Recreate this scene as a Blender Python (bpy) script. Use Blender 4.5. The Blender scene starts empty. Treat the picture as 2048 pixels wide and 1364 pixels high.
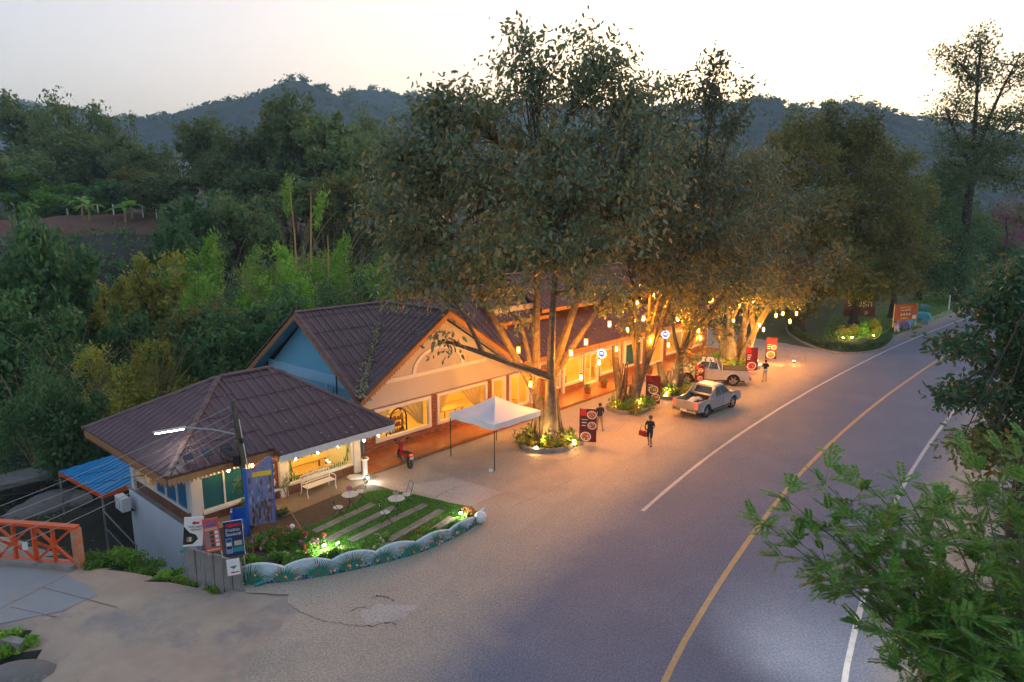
import bpy, bmesh, math, random
import numpy as np
from mathutils import Vector, Matrix, Euler
R = math.radians
rng = np.random.default_rng(7)
random.seed(7)
C = bpy.context.scene.collection
sc = bpy.context.scene

# ---------------------------------------------------------------- camera
CAM_H, FPX = 12.0, 1365.0                      # camera height (m), focal length in px of a 2048 px wide frame
PITCH = math.atan(252 / FPX)
cd = bpy.data.cameras.new('camera'); cam = bpy.data.objects.new('camera', cd); C.objects.link(cam)
cd.sensor_width = 36.0; cd.lens = 36.0 * FPX / 2048.0; cd.clip_end = 8000.0; cd.clip_start = 0.2
cam.location = (0, 0, CAM_H); cam.rotation_euler = (R(90) - PITCH, 0, 0)
sc.camera = cam

# ---------------------------------------------------------------- sky, sun, exposure (dusk, sun gone behind the ridge)
SUN_EL, SUN_AZ = 6.0, 20.0                     # degrees; azimuth clockwise from +Y (the view axis)
w = bpy.data.worlds.new('World'); sc.world = w; w.use_nodes = True
nt = w.node_tree; nt.nodes.clear()
sky = nt.nodes.new('ShaderNodeTexSky'); sky.sky_type = 'NISHITA'; sky.sun_disc = False
sky.sun_elevation = R(SUN_EL); sky.sun_rotation = R(SUN_AZ)
sky.air_density = 1.0; sky.dust_density = 8.5; sky.ozone_density = 1.3; sky.altitude = 400
hs = nt.nodes.new('ShaderNodeHueSaturation'); hs.inputs['Saturation'].default_value = 1.35
bg = nt.nodes.new('ShaderNodeBackground'); bg.inputs['Strength'].default_value = 0.10
wo = nt.nodes.new('ShaderNodeOutputWorld')
gm = nt.nodes.new('ShaderNodeGamma'); gm.inputs['Gamma'].default_value = 0.46        # thin evening veil evens the sky out
nt.links.new(sky.outputs[0], gm.inputs['Color']); nt.links.new(gm.outputs[0], hs.inputs['Color']); wb = nt.nodes.new('ShaderNodeMix'); wb.data_type = 'RGBA'; wb.blend_type = 'MULTIPLY'; wb.inputs['Factor'].default_value = 1; wb.inputs['B'].default_value = (1.05, .985, 1.03, 1)
nt.links.new(hs.outputs[0], wb.inputs['A']); nt.links.new(wb.outputs['Result'], bg.inputs['Color'])
nt.links.new(bg.outputs[0], wo.inputs['Surface'])
sl = bpy.data.lights.new('sun', 'SUN'); sl.energy = 0.10; sl.angle = R(12); sl.color = (1.0, 0.74, 0.52)
so = bpy.data.objects.new('sun', sl); C.objects.link(so)
so.rotation_euler = (R(90 - SUN_EL - 2), 0, R(180 - SUN_AZ))
so.location = (0, 60, 60)
sc.view_settings.view_transform = 'Standard'; sc.view_settings.look = 'None'
sc.view_settings.exposure = 2.92; sc.view_settings.gamma = 1.0
sc.view_settings.use_curve_mapping = False
sc.cycles.use_denoising = True; sc.cycles.use_adaptive_sampling = True; sc.cycles.adaptive_threshold = .03
sc.cycles.max_bounces = 5; sc.cycles.diffuse_bounces = 3; sc.cycles.glossy_bounces = 2
sc.cycles.transparent_max_bounces = 12; sc.cycles.transmission_bounces = 3
sc.cycles.volume_bounces = 2; sc.cycles.caustics_reflective = False; sc.cycles.caustics_refractive = False
sc.cycles.sample_clamp_indirect = 4.0

# ---------------------------------------------------------------- frames and helpers
_c, _s = math.cos(PITCH), math.sin(PITCH)
def _ray(px, py):
    u, v = (px - 1024) / FPX, -(py - 682) / FPX
    return Vector((u, _c + v * _s, -_s + v * _c))
def at(px, py, z=0.0):                         # ground-plan survey: point of the photograph at a known height
    d = _ray(px, py); return Vector((0, 0, CAM_H)) + d * ((z - CAM_H) / d.z)
def aty(px, py, Y):                            # the same at a known distance
    d = _ray(px, py); return Vector((0, 0, CAM_H)) + d * (Y / d.y)
AX = R(48.5); CA, SA = math.cos(AX), math.sin(AX)
def W(s, t, z=0.0): return Vector((s * CA - t * SA, s * SA + t * CA, z))     # building frame -> world
def ST(x, y): return (x * CA + y * SA, -x * SA + y * CA)

def tag(o, label=None, cat=None, group=None, kind=None):
    if label: o['label'] = label
    if cat: o['category'] = cat
    if group: o['group'] = group
    if kind: o['kind'] = kind
    return o
def empty(name, loc=(0, 0, 0), rz=0.0, label=None, cat=None, group=None, scale=1.0):
    o = bpy.data.objects.new(name, None); C.objects.link(o)
    o.location = loc; o.rotation_euler = (0, 0, rz); o.scale = (scale,) * 3; o.empty_display_size = .2
    return tag(o, label, cat, group)
def link(name, me, parent=None, loc=(0, 0, 0), rot=(0, 0, 0)):
    o = bpy.data.objects.new(name, me); C.objects.link(o)
    if parent is not None: o.parent = parent
    o.location = loc; o.rotation_euler = rot
    return o
def copy_tree(o, parent=None):
    c = o.copy(); C.objects.link(c); c.parent = parent
    for ch in list(o.children): copy_tree(ch, c)
    return c

class MB:
    """collects shapes; build() links them as one mesh object"""
    def __init__(s, off=(0, 0, 0)):
        s.v, s.f, s.m, s.cur, s.off, s.X = [], [], [], 0, Vector(off), None
    def add(s, vs, fs):
        b = len(s.v)
        for p in vs:
            p = Vector(p)
            if s.X is not None: p = s.X @ p
            s.v.append(p - s.off)
        for f in fs: s.f.append(tuple(b + i for i in f)); s.m.append(s.cur)
        return s
    def mat(s, i): s.cur = i; return s
    def box(s, c, d, rz=0.0, rx=0.0, ry=0.0):
        c = Vector(c); h = Vector(d) / 2; E = Euler((rx, ry, rz)).to_matrix()
        vs = [c + E @ Vector((h.x * a, h.y * b, h.z * e)) for a in (-1, 1) for b in (-1, 1) for e in (-1, 1)]
        return s.add(vs, [(0, 1, 3, 2), (4, 6, 7, 5), (0, 4, 5, 1), (2, 3, 7, 6), (0, 2, 6, 4), (1, 5, 7, 3)])
    def bx(s, x0, x1, y0, y1, z0, z1): return s.box(((x0 + x1) / 2, (y0 + y1) / 2, (z0 + z1) / 2), (x1 - x0, y1 - y0, z1 - z0))
    def tube(s, pts, r, n=6, cap=True):
        pts = [Vector(p) for p in pts]; k = len(pts)
        rs = r if hasattr(r, '__len__') else [r] * k
        vs, fs = [], []; ref = None
        for i, p in enumerate(pts):
            d = (pts[min(i + 1, k - 1)] - pts[max(i - 1, 0)])
            d = d.normalized() if d.length > 1e-9 else Vector((0, 0, 1))
            if ref is None: ref = Vector((1, 0, 0)) if abs(d.x) < .8 else Vector((0, 1, 0))
            a = (ref - d * ref.dot(d)); a = a.normalized() if a.length > 1e-6 else d.orthogonal().normalized()
            ref = a; b = d.cross(a)
            for j in range(n):
                q = 2 * math.pi * j / n; vs.append(p + (a * math.cos(q) + b * math.sin(q)) * rs[i])
        for i in range(k - 1):
            for j in range(n):
                j2 = (j + 1) % n; fs.append((i * n + j, i * n + j2, (i + 1) * n + j2, (i + 1) * n + j))
        if cap: fs += [tuple(reversed(range(n))), tuple((k - 1) * n + j for j in range(n))]
        return s.add(vs, fs)
    def lathe(s, prof, c=(0, 0, 0), n=12, sx=1, sy=1):
        c = Vector(c); vs = []; fs = []; k = len(prof)
        for r, z in prof:
            for j in range(n):
                q = 2 * math.pi * j / n; vs.append(c + Vector((r * sx * math.cos(q), r * sy * math.sin(q), z)))
        for i in range(k - 1):
            for j in range(n):
                j2 = (j + 1) % n; fs.append((i * n + j, i * n + j2, (i + 1) * n + j2, (i + 1) * n + j))
        fs += [tuple(reversed(range(n))), tuple((k - 1) * n + j for j in range(n))]
        return s.add(vs, fs)
    def ball(s, c, r, n=8, k=6, sq=(1, 1, 1)):
        c = Vector(c); vs = []; fs = []
        for i in range(k + 1):
            th = math.pi * i / k
            for j in range(n):
                q = 2 * math.pi * j / n
                vs.append(c + Vector((r * sq[0] * math.sin(th) * math.cos(q), r * sq[1] * math.sin(th) * math.sin(q), r * sq[2] * math.cos(th))))
        for i in range(k):
            for j in range(n):
                j2 = (j + 1) % n; fs.append((i * n + j, (i + 1) * n + j, (i + 1) * n + j2, i * n + j2))
        return s.add(vs, fs)
    def prism(s, poly, d):                       # planar polygon (3-D points) extruded by vector d
        poly = [Vector(p) for p in poly]; n = len(poly); d = Vector(d)
        return s.add(poly + [p + d for p in poly], [tuple(reversed(range(n))), tuple(range(n, 2 * n))] +
                     [(i, (i + 1) % n, n + (i + 1) % n, n + i) for i in range(n)])
    def poly(s, pts): return s.add(pts, [tuple(range(len(pts)))])
    def mesh(s, name, mats):
        me = bpy.data.meshes.new(name); me.from_pydata([tuple(p) for p in s.v], [], s.f)
        for m in (mats if isinstance(mats, (list, tuple)) else [mats]): me.materials.append(m)
        if any(s.m): me.polygons.foreach_set('material_index', s.m)
        me.update(); return me
    def build(s, name, mats, parent=None, smooth=False, fix=True, bevel=0.0, loc=(0, 0, 0), rot=(0, 0, 0)):
        me = s.mesh(name, mats)
        if fix or bevel:
            bm = bmesh.new(); bm.from_mesh(me)
            if bevel: bmesh.ops.bevel(bm, geom=bm.edges[:] , offset=bevel, segments=2, affect='EDGES', clamp_overlap=True)
            bmesh.ops.recalc_face_normals(bm, faces=bm.faces[:]); bm.to_mesh(me); bm.free()
        if smooth: me.polygons.foreach_set('use_smooth', [True] * len(me.polygons)); me.set_sharp_from_angle(angle=R(40))
        return link(name, me, parent, loc, rot)

def npmesh(name, v, f, mat, mi=None, smooth=False):     # numpy arrays -> mesh
    me = bpy.data.meshes.new(name); v = np.asarray(v, np.float32); f = np.asarray(f, np.int32)
    me.vertices.add(len(v)); me.vertices.foreach_set('co', v.ravel())
    k = f.shape[1]; me.loops.add(f.size); me.loops.foreach_set('vertex_index', f.ravel())
    me.polygons.add(len(f)); me.polygons.foreach_set('loop_start', np.arange(0, f.size, k, dtype=np.int32))
    for m in (mat if isinstance(mat, (list, tuple)) else [mat]): me.materials.append(m)
    if mi is not None: me.polygons.foreach_set('material_index', np.asarray(mi, np.int32))
    if smooth: me.polygons.foreach_set('use_smooth', np.ones(len(f), bool))
    me.update(calc_edges=True); me.validate(); return me

def hexc(h):
    f = lambda x: (x / 12.92) if x <= .04045 else ((x + .055) / 1.055) ** 2.4
    return tuple(f(int(h[i:i + 2], 16) / 255) for i in (0, 2, 4))

def mat(name, c, c2=None, rough=.6, metal=0., scale=3., bump=0., bscale=40., emit=None, estr=0., spec=.5, c3=None, s3=.5, th3=.55, detail=6, coat=0., obj_rand=0.):
    """procedural surface: two noise-mixed tones, optional third stain tone, fine bump"""
    m = bpy.data.materials.new(name); m.use_nodes = True; n = m.node_tree.nodes; l = m.node_tree.links
    b = n['Principled BSDF']; b.inputs['Roughness'].default_value = rough; b.inputs['Metallic'].default_value = metal
    b.inputs['Specular IOR Level'].default_value = spec; b.inputs['Coat Weight'].default_value = coat
    c = tuple(c) + (1,) if len(c) == 3 else c
    c2 = tuple(c2) + (1,) if c2 else tuple(x * .8 for x in c[:3]) + (1,)
    tc = n.new('ShaderNodeTexCoord')
    nz = n.new('ShaderNodeTexNoise'); nz.inputs['Scale'].default_value = scale; nz.inputs['Detail'].default_value = detail; nz.inputs['Roughness'].default_value = .65
    l.new(tc.outputs['Object'], nz.inputs['Vector'])
    mr = n.new('ShaderNodeMapRange'); mr.inputs['From Min'].default_value = .35; mr.inputs['From Max'].default_value = .65
    l.new(nz.outputs[0], mr.inputs[0])
    mx = n.new('ShaderNodeMix'); mx.data_type = 'RGBA'; mx.inputs['A'].default_value = c; mx.inputs['B'].default_value = c2
    l.new(mr.outputs[0], mx.inputs['Factor']); out = mx.outputs['Result']
    if c3:
        z3 = n.new('ShaderNodeTexNoise'); z3.inputs['Scale'].default_value = s3; z3.inputs['Detail'].default_value = 8; z3.inputs['Roughness'].default_value = .7
        l.new(tc.outputs['Object'], z3.inputs['Vector'])
        r3 = n.new('ShaderNodeMapRange'); r3.inputs['From Min'].default_value = th3; r3.inputs['From Max'].default_value = th3 + .12
        l.new(z3.outputs[0], r3.inputs[0])
        m3 = n.new('ShaderNodeMix'); m3.data_type = 'RGBA'; m3.inputs['B'].default_value = tuple(c3) + (1,)
        l.new(out, m3.inputs['A']); l.new(r3.outputs[0], m3.inputs['Factor']); out = m3.outputs['Result']
    if obj_rand:
        oi = n.new('ShaderNodeObjectInfo'); hv = n.new('ShaderNodeHueSaturation')
        mv = n.new('ShaderNodeMapRange'); mv.inputs['To Min'].default_value = 1 - obj_rand; mv.inputs['To Max'].default_value = 1 + obj_rand
        l.new(oi.outputs['Random'], mv.inputs[0]); l.new(mv.outputs[0], hv.inputs['Value']); l.new(out, hv.inputs['Color']); out = hv.outputs[0]
    l.new(out, b.inputs['Base Color'])
    if bump:
        z2 = n.new('ShaderNodeTexNoise'); z2.inputs['Scale'].default_value = bscale; z2.inputs['Detail'].default_value = 4
        l.new(tc.outputs['Object'], z2.inputs['Vector'])
        bp = n.new('ShaderNodeBump'); bp.inputs['Strength'].default_value = bump; bp.inputs['Distance'].default_value = .02
        l.new(z2.outputs[0], bp.inputs['Height']); l.new(bp.outputs[0], b.inputs['Normal'])
    if emit:
        b.inputs['Emission Color'].default_value = tuple(emit) + (1,); b.inputs['Emission Strength'].default_value = estr
    return m

def leafmat(name, c1, c2, c3, rough=.5, trans=.42, spec=.4):
    """leaf: tone picked per leaf, light passes through a little"""
    m = bpy.data.materials.new(name); m.use_nodes = True; n = m.node_tree.nodes; l = m.node_tree.links
    b = n['Principled BSDF']; b.inputs['Roughness'].default_value = rough; b.inputs['Specular IOR Level'].default_value = spec
    g = n.new('ShaderNodeNewGeometry'); r = n.new('ShaderNodeValToRGB')
    c1, c2, c3 = [tuple(min(1, x * (k if max(c1) < .3 else 1)) for x, k in zip(c, (2.9, 3.0, 1.9))) for c in (c1, c2, c3)]
    r.color_ramp.elements[0].color = tuple(c1) + (1,); r.color_ramp.elements[1].color = tuple(c3) + (1,)
    e = r.color_ramp.elements.new(.6); e.color = tuple(c2) + (1,)
    l.new(g.outputs['Random Per Island'], r.inputs[0])
    oi = n.new('ShaderNodeObjectInfo'); hv = n.new('ShaderNodeHueSaturation'); mv = n.new('ShaderNodeMapRange')
    mv.inputs['To Min'].default_value = .75; mv.inputs['To Max'].default_value = 1.25
    l.new(oi.outputs['Random'], mv.inputs[0]); l.new(mv.outputs[0], hv.inputs['Value']); l.new(r.outputs[0], hv.inputs['Color'])
    l.new(hv.outputs[0], b.inputs['Base Color'])
    t = n.new('ShaderNodeBsdfTranslucent'); l.new(hv.outputs[0], t.inputs['Color'])
    mx = n.new('ShaderNodeMixShader'); mx.inputs[0].default_value = trans
    l.new(b.outputs[0], mx.inputs[1]); l.new(t.outputs[0], mx.inputs[2])
    l.new(mx.outputs[0], n['Material Output'].inputs['Surface'])
    return m

def glassmat(name, tint=(1, 1, 1), gl=.12, rough=.03, opaque=0., col=(.1, .3, .35)):
    """thin window pane: mostly see-through with a sky reflection"""
    m = bpy.data.materials.new(name); m.use_nodes = True; n = m.node_tree.nodes; l = m.node_tree.links
    n.remove(n['Principled BSDF'])
    tr = n.new('ShaderNodeBsdfTransparent'); tr.inputs[0].default_value = tuple(tint) + (1,)
    gs = n.new('ShaderNodeBsdfGlossy'); gs.inputs['Roughness'].default_value = rough
    lw = n.new('ShaderNodeLayerWeight'); lw.inputs['Blend'].default_value = .25
    pw_ = n.new('ShaderNodeMath'); pw_.operation = 'POWER'; pw_.inputs[1].default_value = 3.0; l.new(lw.outputs['Facing'], pw_.inputs[0])
    ml = n.new('ShaderNodeMath'); ml.operation = 'MULTIPLY_ADD'; ml.inputs[1].default_value = .5; ml.inputs[2].default_value = .03; l.new(pw_.outputs[0], ml.inputs[0])
    mx = n.new('ShaderNodeMixShader'); l.new(ml.outputs[0], mx.inputs[0]); l.new(tr.outputs[0], mx.inputs[1]); l.new(gs.outputs[0], mx.inputs[2])
    out = mx.outputs[0]
    if opaque:
        df = n.new('ShaderNodeBsdfPrincipled'); df.inputs['Base Color'].default_value = tuple(col) + (1,); df.inputs['Roughness'].default_value = .12
        m2 = n.new('ShaderNodeMixShader'); m2.inputs[0].default_value = opaque; l.new(out, m2.inputs[1]); l.new(df.outputs[0], m2.inputs[2]); out = m2.outputs[0]
    l.new(out, n['Material Output'].inputs['Surface'])
    return m

def emat(name, c, s):
    m = bpy.data.materials.new(name); m.use_nodes = True; b = m.node_tree.nodes['Principled BSDF']
    b.inputs['Base Color'].default_value = tuple(c) + (1,); b.inputs['Emission Color'].default_value = tuple(c) + (1,); b.inputs['Emission Strength'].default_value = s
    return m

WARM = (1.0, 0.50, 0.13)
M = {}
M['roof'] = mat('roof_sheet', (.088, .044, .052), (.112, .058, .068), rough=.5, scale=1.5, bump=.15, bscale=25, c3=(.066, .038, .044), s3=.5, th3=.58, obj_rand=.04)
M['ridge'] = mat('roof_ridge', (.11, .062, .065), (.15, .085, .08), rough=.55, scale=4, bump=.2, bscale=20, obj_rand=.15)
M['deck'] = mat('roof_timber', (.16, .08, .035), (.11, .055, .028), rough=.7, scale=5)
M['lace'] = mat('fretwork', (.42, .20, .085), (.34, .16, .07), rough=.6, scale=6)
M['lacew'] = mat('fretwork_white', (.72, .72, .74), (.6, .6, .64), rough=.6, scale=6)
M['blue'] = mat('blue_wall', (.15, .42, .60), (.17, .45, .63), rough=.7, scale=.8, c3=(.13, .36, .52), s3=.5, th3=.6)
M['blueband'] = mat('pale_blue_band', (.33, .56, .72), (.30, .52, .68), rough=.7, scale=1)
M['cream'] = mat('cream_wall', (.56, .53, .50), (.52, .49, .46), rough=.75, scale=.7, c3=(.46, .43, .40), s3=.4, th3=.6)
M['white'] = mat('white_paint', (.76, .75, .74), (.68, .67, .66), rough=.5, scale=2)
M['whitewall'] = mat('white_wall_paint', (.66, .70, .76), (.58, .62, .68), rough=.75, scale=.8, c3=(.40, .42, .42), s3=.9, th3=.63)
M['mortar'] = mat('mortar', (.30, .20, .15), (.24, .16, .12), rough=.9, scale=8)
M['brick'] = mat('brick', (.36, .15, .075), (.27, .10, .05), rough=.85, scale=9, bump=.3, bscale=30, c3=(.46, .26, .15), s3=3, th3=.55, obj_rand=.35)
M['woodwall'] = mat('brown_boards', (.20, .085, .045), (.14, .06, .032), rough=.65, scale=6, obj_rand=.2)
M['porch'] = mat('terracotta_floor', (.54, .20, .06), (.46, .16, .05), rough=.22, scale=3, c3=(.30, .10, .04), s3=.8, th3=.58, obj_rand=.06)
M['teal'] = glassmat('teal_glass', opaque=.9, col=(.015, .13, .21))
M['bluegl'] = glassmat('blue_glass', opaque=.85, col=(.02, .17, .36))
M['glass'] = glassmat('clear_glass')
M['black'] = mat('black_metal', (.02, .02, .022), (.03, .03, .03), rough=.45, metal=.3)
M['grey'] = mat('grey_metal', (.35, .36, .37), (.28, .29, .30), rough=.4, metal=.6)
M['concrete'] = mat('concrete', (.30, .28, .26), (.22, .20, .185), rough=.85, scale=2.5, bump=.3, bscale=15, c3=(.14, .12, .10), s3=1.2, th3=.57)
M['stone'] = mat('stone', (.20, .18, .165), (.13, .12, .11), rough=.85, scale=1.5, bump=.4, bscale=9, c3=(.27, .25, .22), s3=1.5, th3=.56)
M['bark'] = mat('bark', (.17, .125, .09), (.095, .07, .05), rough=.9, scale=5, bump=.8, bscale=9, c3=(.27, .22, .17), s3=2, th3=.55)
M['darkbark'] = mat('dark_bark', (.08, .06, .045), (.05, .04, .03), rough=.9, scale=4, bump=.5, bscale=9)
M['paper_lamp'] = emat('lantern_core', (1.0, .46, .05), 390.0)
M['bulb'] = emat('warm_bulb', (1.0, .55, .16), 40.0)
M['tube'] = emat('tube_light', (.95, 1.0, .82), 14.0)
M['coolled'] = emat('cool_led', (.85, 1.0, .85), 18.0)
M['curtain'] = mat('curtain', (.76, .62, .26), (.70, .56, .22), rough=.8, scale=5)
M['room'] = mat('room_wall', (.74, .54, .17), (.68, .48, .15), rough=.8, scale=1)
M['wood'] = mat('wood', (.34, .17, .07), (.24, .11, .045), rough=.5, scale=4)
M['ywood'] = mat('light_wood', (.60, .36, .12), (.52, .30, .10), rough=.4, scale=4)
M['orange'] = mat('orange_paint', (.74, .10, .012), (.62, .085, .014), rough=.5, scale=1.5, c3=(.30, .12, .06), s3=2.2, th3=.62)
M['rust'] = mat('rusty_orange', (.55, .14, .05), (.45, .30, .22), rough=.7, scale=3)
M['bluroof'] = mat('blue_metal_roof', (.012, .24, .52), (.015, .20, .44), rough=.4, metal=.1, scale=1.2, obj_rand=.06)
M['terracotta'] = mat('clay_pot', (.36, .17, .08), (.28, .12, .06), rough=.8)
M['soil'] = mat('soil', (.06, .04, .028), (.09, .06, .04), rough=.95, scale=5, bump=.5, bscale=12)
M['red'] = mat('red_paint', (.40, .012, .015), (.34, .01, .012), rough=.25, coat=.5)
M['rubber'] = mat('rubber', (.018, .018, .018), (.028, .028, .028), rough=.8)
M['silver'] = mat('silver_car_paint', (.44, .45, .48), (.42, .43, .46), rough=.28, metal=.55, coat=.6)
M['silver2'] = mat('pale_silver_car_paint', (.60, .60, .60), (.57, .57, .57), rough=.28, metal=.35, coat=.6)
M['chrome'] = mat('chrome', (.6, .6, .6), (.55, .55, .55), rough=.15, metal=1)
M['carglass'] = mat('car_glass', (.02, .025, .03), (.03, .035, .04), rough=.06, spec=.8)
M['taillight'] = mat('tail_lamp', (.5, .02, .015), (.45, .02, .01), rough=.2, emit=(1, .10, .03), estr=.22)
M['amber'] = mat('amber_lamp', (.7, .3, .05), (.6, .25, .05), rough=.2, emit=(1, .35, .08), estr=1.0)
M['canvas'] = mat('white_canvas', (.74, .75, .80), (.70, .71, .77), rough=.75, scale=1)
M['mosaic'] = mat('mosaic_top', (.62, .60, .56), (.36, .35, .33), rough=.5, scale=14, detail=1)
M['cloth_black'] = mat('black_cloth', (.018, .018, .022), (.03, .03, .035), rough=.85)
M['skin'] = mat('skin', (.36, .20, .13), (.33, .18, .11), rough=.6)
M['hair'] = mat('hair', (.012, .010, .009), (.02, .016, .013), rough=.6)
M['khaki'] = mat('khaki_cloth', (.34, .25, .13), (.30, .22, .11), rough=.85)
M['paletrouser'] = mat('pale_trousers', (.55, .45, .33), (.50, .40, .28), rough=.85)
M['bagred'] = mat('red_bag', (.28, .02, .02), (.22, .015, .015), rough=.5)
def text(name, body, size, m, parent, loc, rot=(R(90), 0, 0), ext=.004, align='CENTER', shear=0.0):
    cu = bpy.data.curves.new(name, 'FONT'); cu.body = body; cu.size = size; cu.extrude = ext; cu.align_x = align; cu.resolution_u = 2; cu.shear = shear
    tmp = bpy.data.objects.new(name, cu); me = bpy.data.meshes.new_from_object(tmp); bpy.data.objects.remove(tmp)
    me.name = name; me.materials.clear(); me.materials.append(m)
    return link(name, me, parent, loc, rot)
# leaves
M['l_ficus'] = leafmat('ficus_leaf', (.038, .058, .052), (.060, .076, .062), (.130, .084, .034), rough=.34, trans=.4, spec=.6)
M['l_far'] = leafmat('far_leaf', (.036, .062, .038), (.058, .084, .044), (.100, .092, .042))
M['l_dark'] = leafmat('dark_leaf', (.020, .052, .032), (.034, .074, .038), (.066, .092, .034), rough=.45)
M['l_olive'] = leafmat('olive_leaf', (.036, .050, .024), (.058, .064, .026), (.105, .070, .022))
M['l_bamboo'] = leafmat('bamboo_leaf', (.060, .125, .024), (.090, .165, .030), (.145, .175, .036))
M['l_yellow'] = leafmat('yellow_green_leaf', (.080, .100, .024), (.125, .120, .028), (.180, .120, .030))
M['l_shrub'] = leafmat('shrub_leaf', (.035, .085, .022), (.055, .115, .026), (.090, .130, .030))
M['l_near'] = leafmat('near_pinnate_leaf', (.026, .072, .022), (.044, .098, .026), (.100, .105, .030), rough=.45)
M['l_neardark'] = leafmat('near_glossy_leaf', (.010, .036, .026), (.018, .050, .032), (.060, .045, .020), rough=.32, spec=.6)
M['l_banana'] = leafmat('banana_leaf', (.055, .120, .035), (.075, .150, .045), (.110, .150, .040))
M['l_pink'] = leafmat('pink_blossom', (.40, .10, .22), (.50, .16, .30), (.30, .08, .18))
M['l_white'] = leafmat('white_blossom', (.60, .55, .50), (.65, .58, .50), (.70, .62, .55))
M['l_red'] = leafmat('red_blossom', (.45, .03, .03), (.50, .08, .05), (.55, .20, .10))
M['grass'] = leafmat('turf_blade', (.035, .10, .016), (.050, .135, .020), (.085, .135, .024), trans=.3)

def shellmat(name, c, st, tr):
    m = bpy.data.materials.new(name); m.use_nodes = True; n = m.node_tree.nodes; l = m.node_tree.links; n.remove(n['Principled BSDF'])
    e = n.new('ShaderNodeEmission'); e.inputs[0].default_value = tuple(c) + (1,); e.inputs[1].default_value = st; t = n.new('ShaderNodeBsdfTransparent'); t.inputs[0].default_value = (1, .75, .4, 1)
    mx = n.new('ShaderNodeMixShader'); mx.inputs[0].default_value = 1 - tr; l.new(t.outputs[0], mx.inputs[1]); l.new(e.outputs[0], mx.inputs[2]); l.new(mx.outputs[0], n['Material Output'].inputs['Surface']); return m
M['paper_shell'] = shellmat('lantern_paper', (1.0, .36, .04), .35, .45)
# ================================================================ setting: terrain, road, forecourt, hills, haze
def sm(a, b, x):
    k = np.clip((x - a) / (b - a), 0, 1); return k * k * (3 - 2 * k)
class VN:                                        # small value-noise field
    def __init__(s, seed): s.g = np.random.default_rng(seed).random((256, 256))
    def __call__(s, x, y):
        xi, yi = np.floor(x).astype(int), np.floor(y).astype(int); fx, fy = x - xi, y - yi
        fx = fx * fx * (3 - 2 * fx); fy = fy * fy * (3 - 2 * fy); g = s.g
        a = g[xi % 256, yi % 256]; b = g[(xi + 1) % 256, yi % 256]; c = g[xi % 256, (yi + 1) % 256]; d = g[(xi + 1) % 256, (yi + 1) % 256]
        return (a * (1 - fx) + b * fx) * (1 - fy) + (c * (1 - fx) + d * fx) * fy - .5
N1, N2, N3 = VN(1), VN(2), VN(3)

YEL = [(-4.6, -8), (-2.6, 0), (0.2, 8), (3.85, 15.9), (5.8, 19.2), (9.0, 24.0), (11.7, 28.0), (15.8, 33.4), (23.3, 42.4), (32.7, 52.8), (41.0, 61.5), (54.5, 74.6), (70, 89), (92, 108), (125, 133), (170, 160)]
def catmull(P, n=10):
    P = [np.array(p, float) for p in P]; out = []
    for i in range(len(P) - 1):
        p0, p1, p2, p3 = P[max(i - 1, 0)], P[i], P[i + 1], P[min(i + 2, len(P) - 1)]
        for k in range(n):
            u = k / n; out.append(.5 * ((2 * p1) + (p2 - p0) * u + (2 * p0 - 5 * p1 + 4 * p2 - p3) * u * u + (3 * p1 - p0 - 3 * p2 + p3) * u ** 3))
    out.append(P[-1]); return np.array(out)
CL = catmull(YEL, 10)
_d = np.r_[0, np.cumsum(np.linalg.norm(np.diff(CL, axis=0), axis=1))]; _q = np.arange(0, _d[-1], 1.25); CL = np.c_[np.interp(_q, _d, CL[:, 0]), np.interp(_q, _d, CL[:, 1])]
for _ in range(14): CL[1:-1] = CL[1:-1] * .5 + (CL[:-2] + CL[2:]) * .25          # ease the bends
CT = np.gradient(CL, axis=0); CT /= np.linalg.norm(CT, axis=1)[:, None]
CN = np.stack([-CT[:, 1], CT[:, 0]], 1)          # left normal
def road_off(x, y):                              # signed distance from the centre line, left positive
    x = np.atleast_1d(x).astype(float); y = np.atleast_1d(y).astype(float)
    best = np.full(x.shape, 1e9); sg = np.zeros(x.shape)
    for i in range(0, len(CL), 2):
        dx, dy = x - CL[i, 0], y - CL[i, 1]; d2 = dx * dx + dy * dy
        k = d2 < best; best = np.where(k, d2, best); sg = np.where(k, dx * CN[i, 0] + dy * CN[i, 1], sg)
    return np.sqrt(best) * np.sign(sg)

def height(x, y):
    x = np.asarray(x, float); y = np.asarray(y, float); shp = x.shape
    s, t = x * CA + y * SA, -x * SA + y * CA
    ro = road_off(x.ravel(), y.ravel()).reshape(shp)
    edge = 9.0 + 2.7 * sm(23.2, 25.2, t); yard = sm(edge - .2, edge + .9, s) * (1 - sm(37.3, 40.5, t))
    far_lvl = sm(66, 74, s) * (1 - sm(30, 70, t))
    dirt = 1 - sm(0.0, 5.5, y - (21.7 - (x + 15) * .33) + N1(x * .5, y * .5) * 1.2)
    dirt = dirt * (1 - sm(15.5, 13.5, -x + 0 * y) * 0)
    bank = sm(17.6, 15.2, y + (x + 14) * .35) * sm(-12.4, -14.2, x)          # lower-left bank of the stream
    left = np.maximum(np.maximum(yard, far_lvl), dirt) * (1 - bank * .9)
    nearroad = 1 - sm(7.5, 10.5, np.abs(ro))
    lvl = np.maximum(left * (ro > 0), nearroad)
    low_left = -3.3 + 14.5 * sm(56, 132, t) + 16 * sm(130, 300, t) + N2(x * .06, y * .06) * 3 * sm(42, 80, t) + N1(x * .25, y * .25) * .9
    low_right = -1.2 - 1.6 * sm(7, 18, -ro) + N1(x * .2, y * .2) * .8
    low = np.where(ro > 0, low_left, low_right)
    return lvl * (-.008) + (1 - lvl) * low

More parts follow.
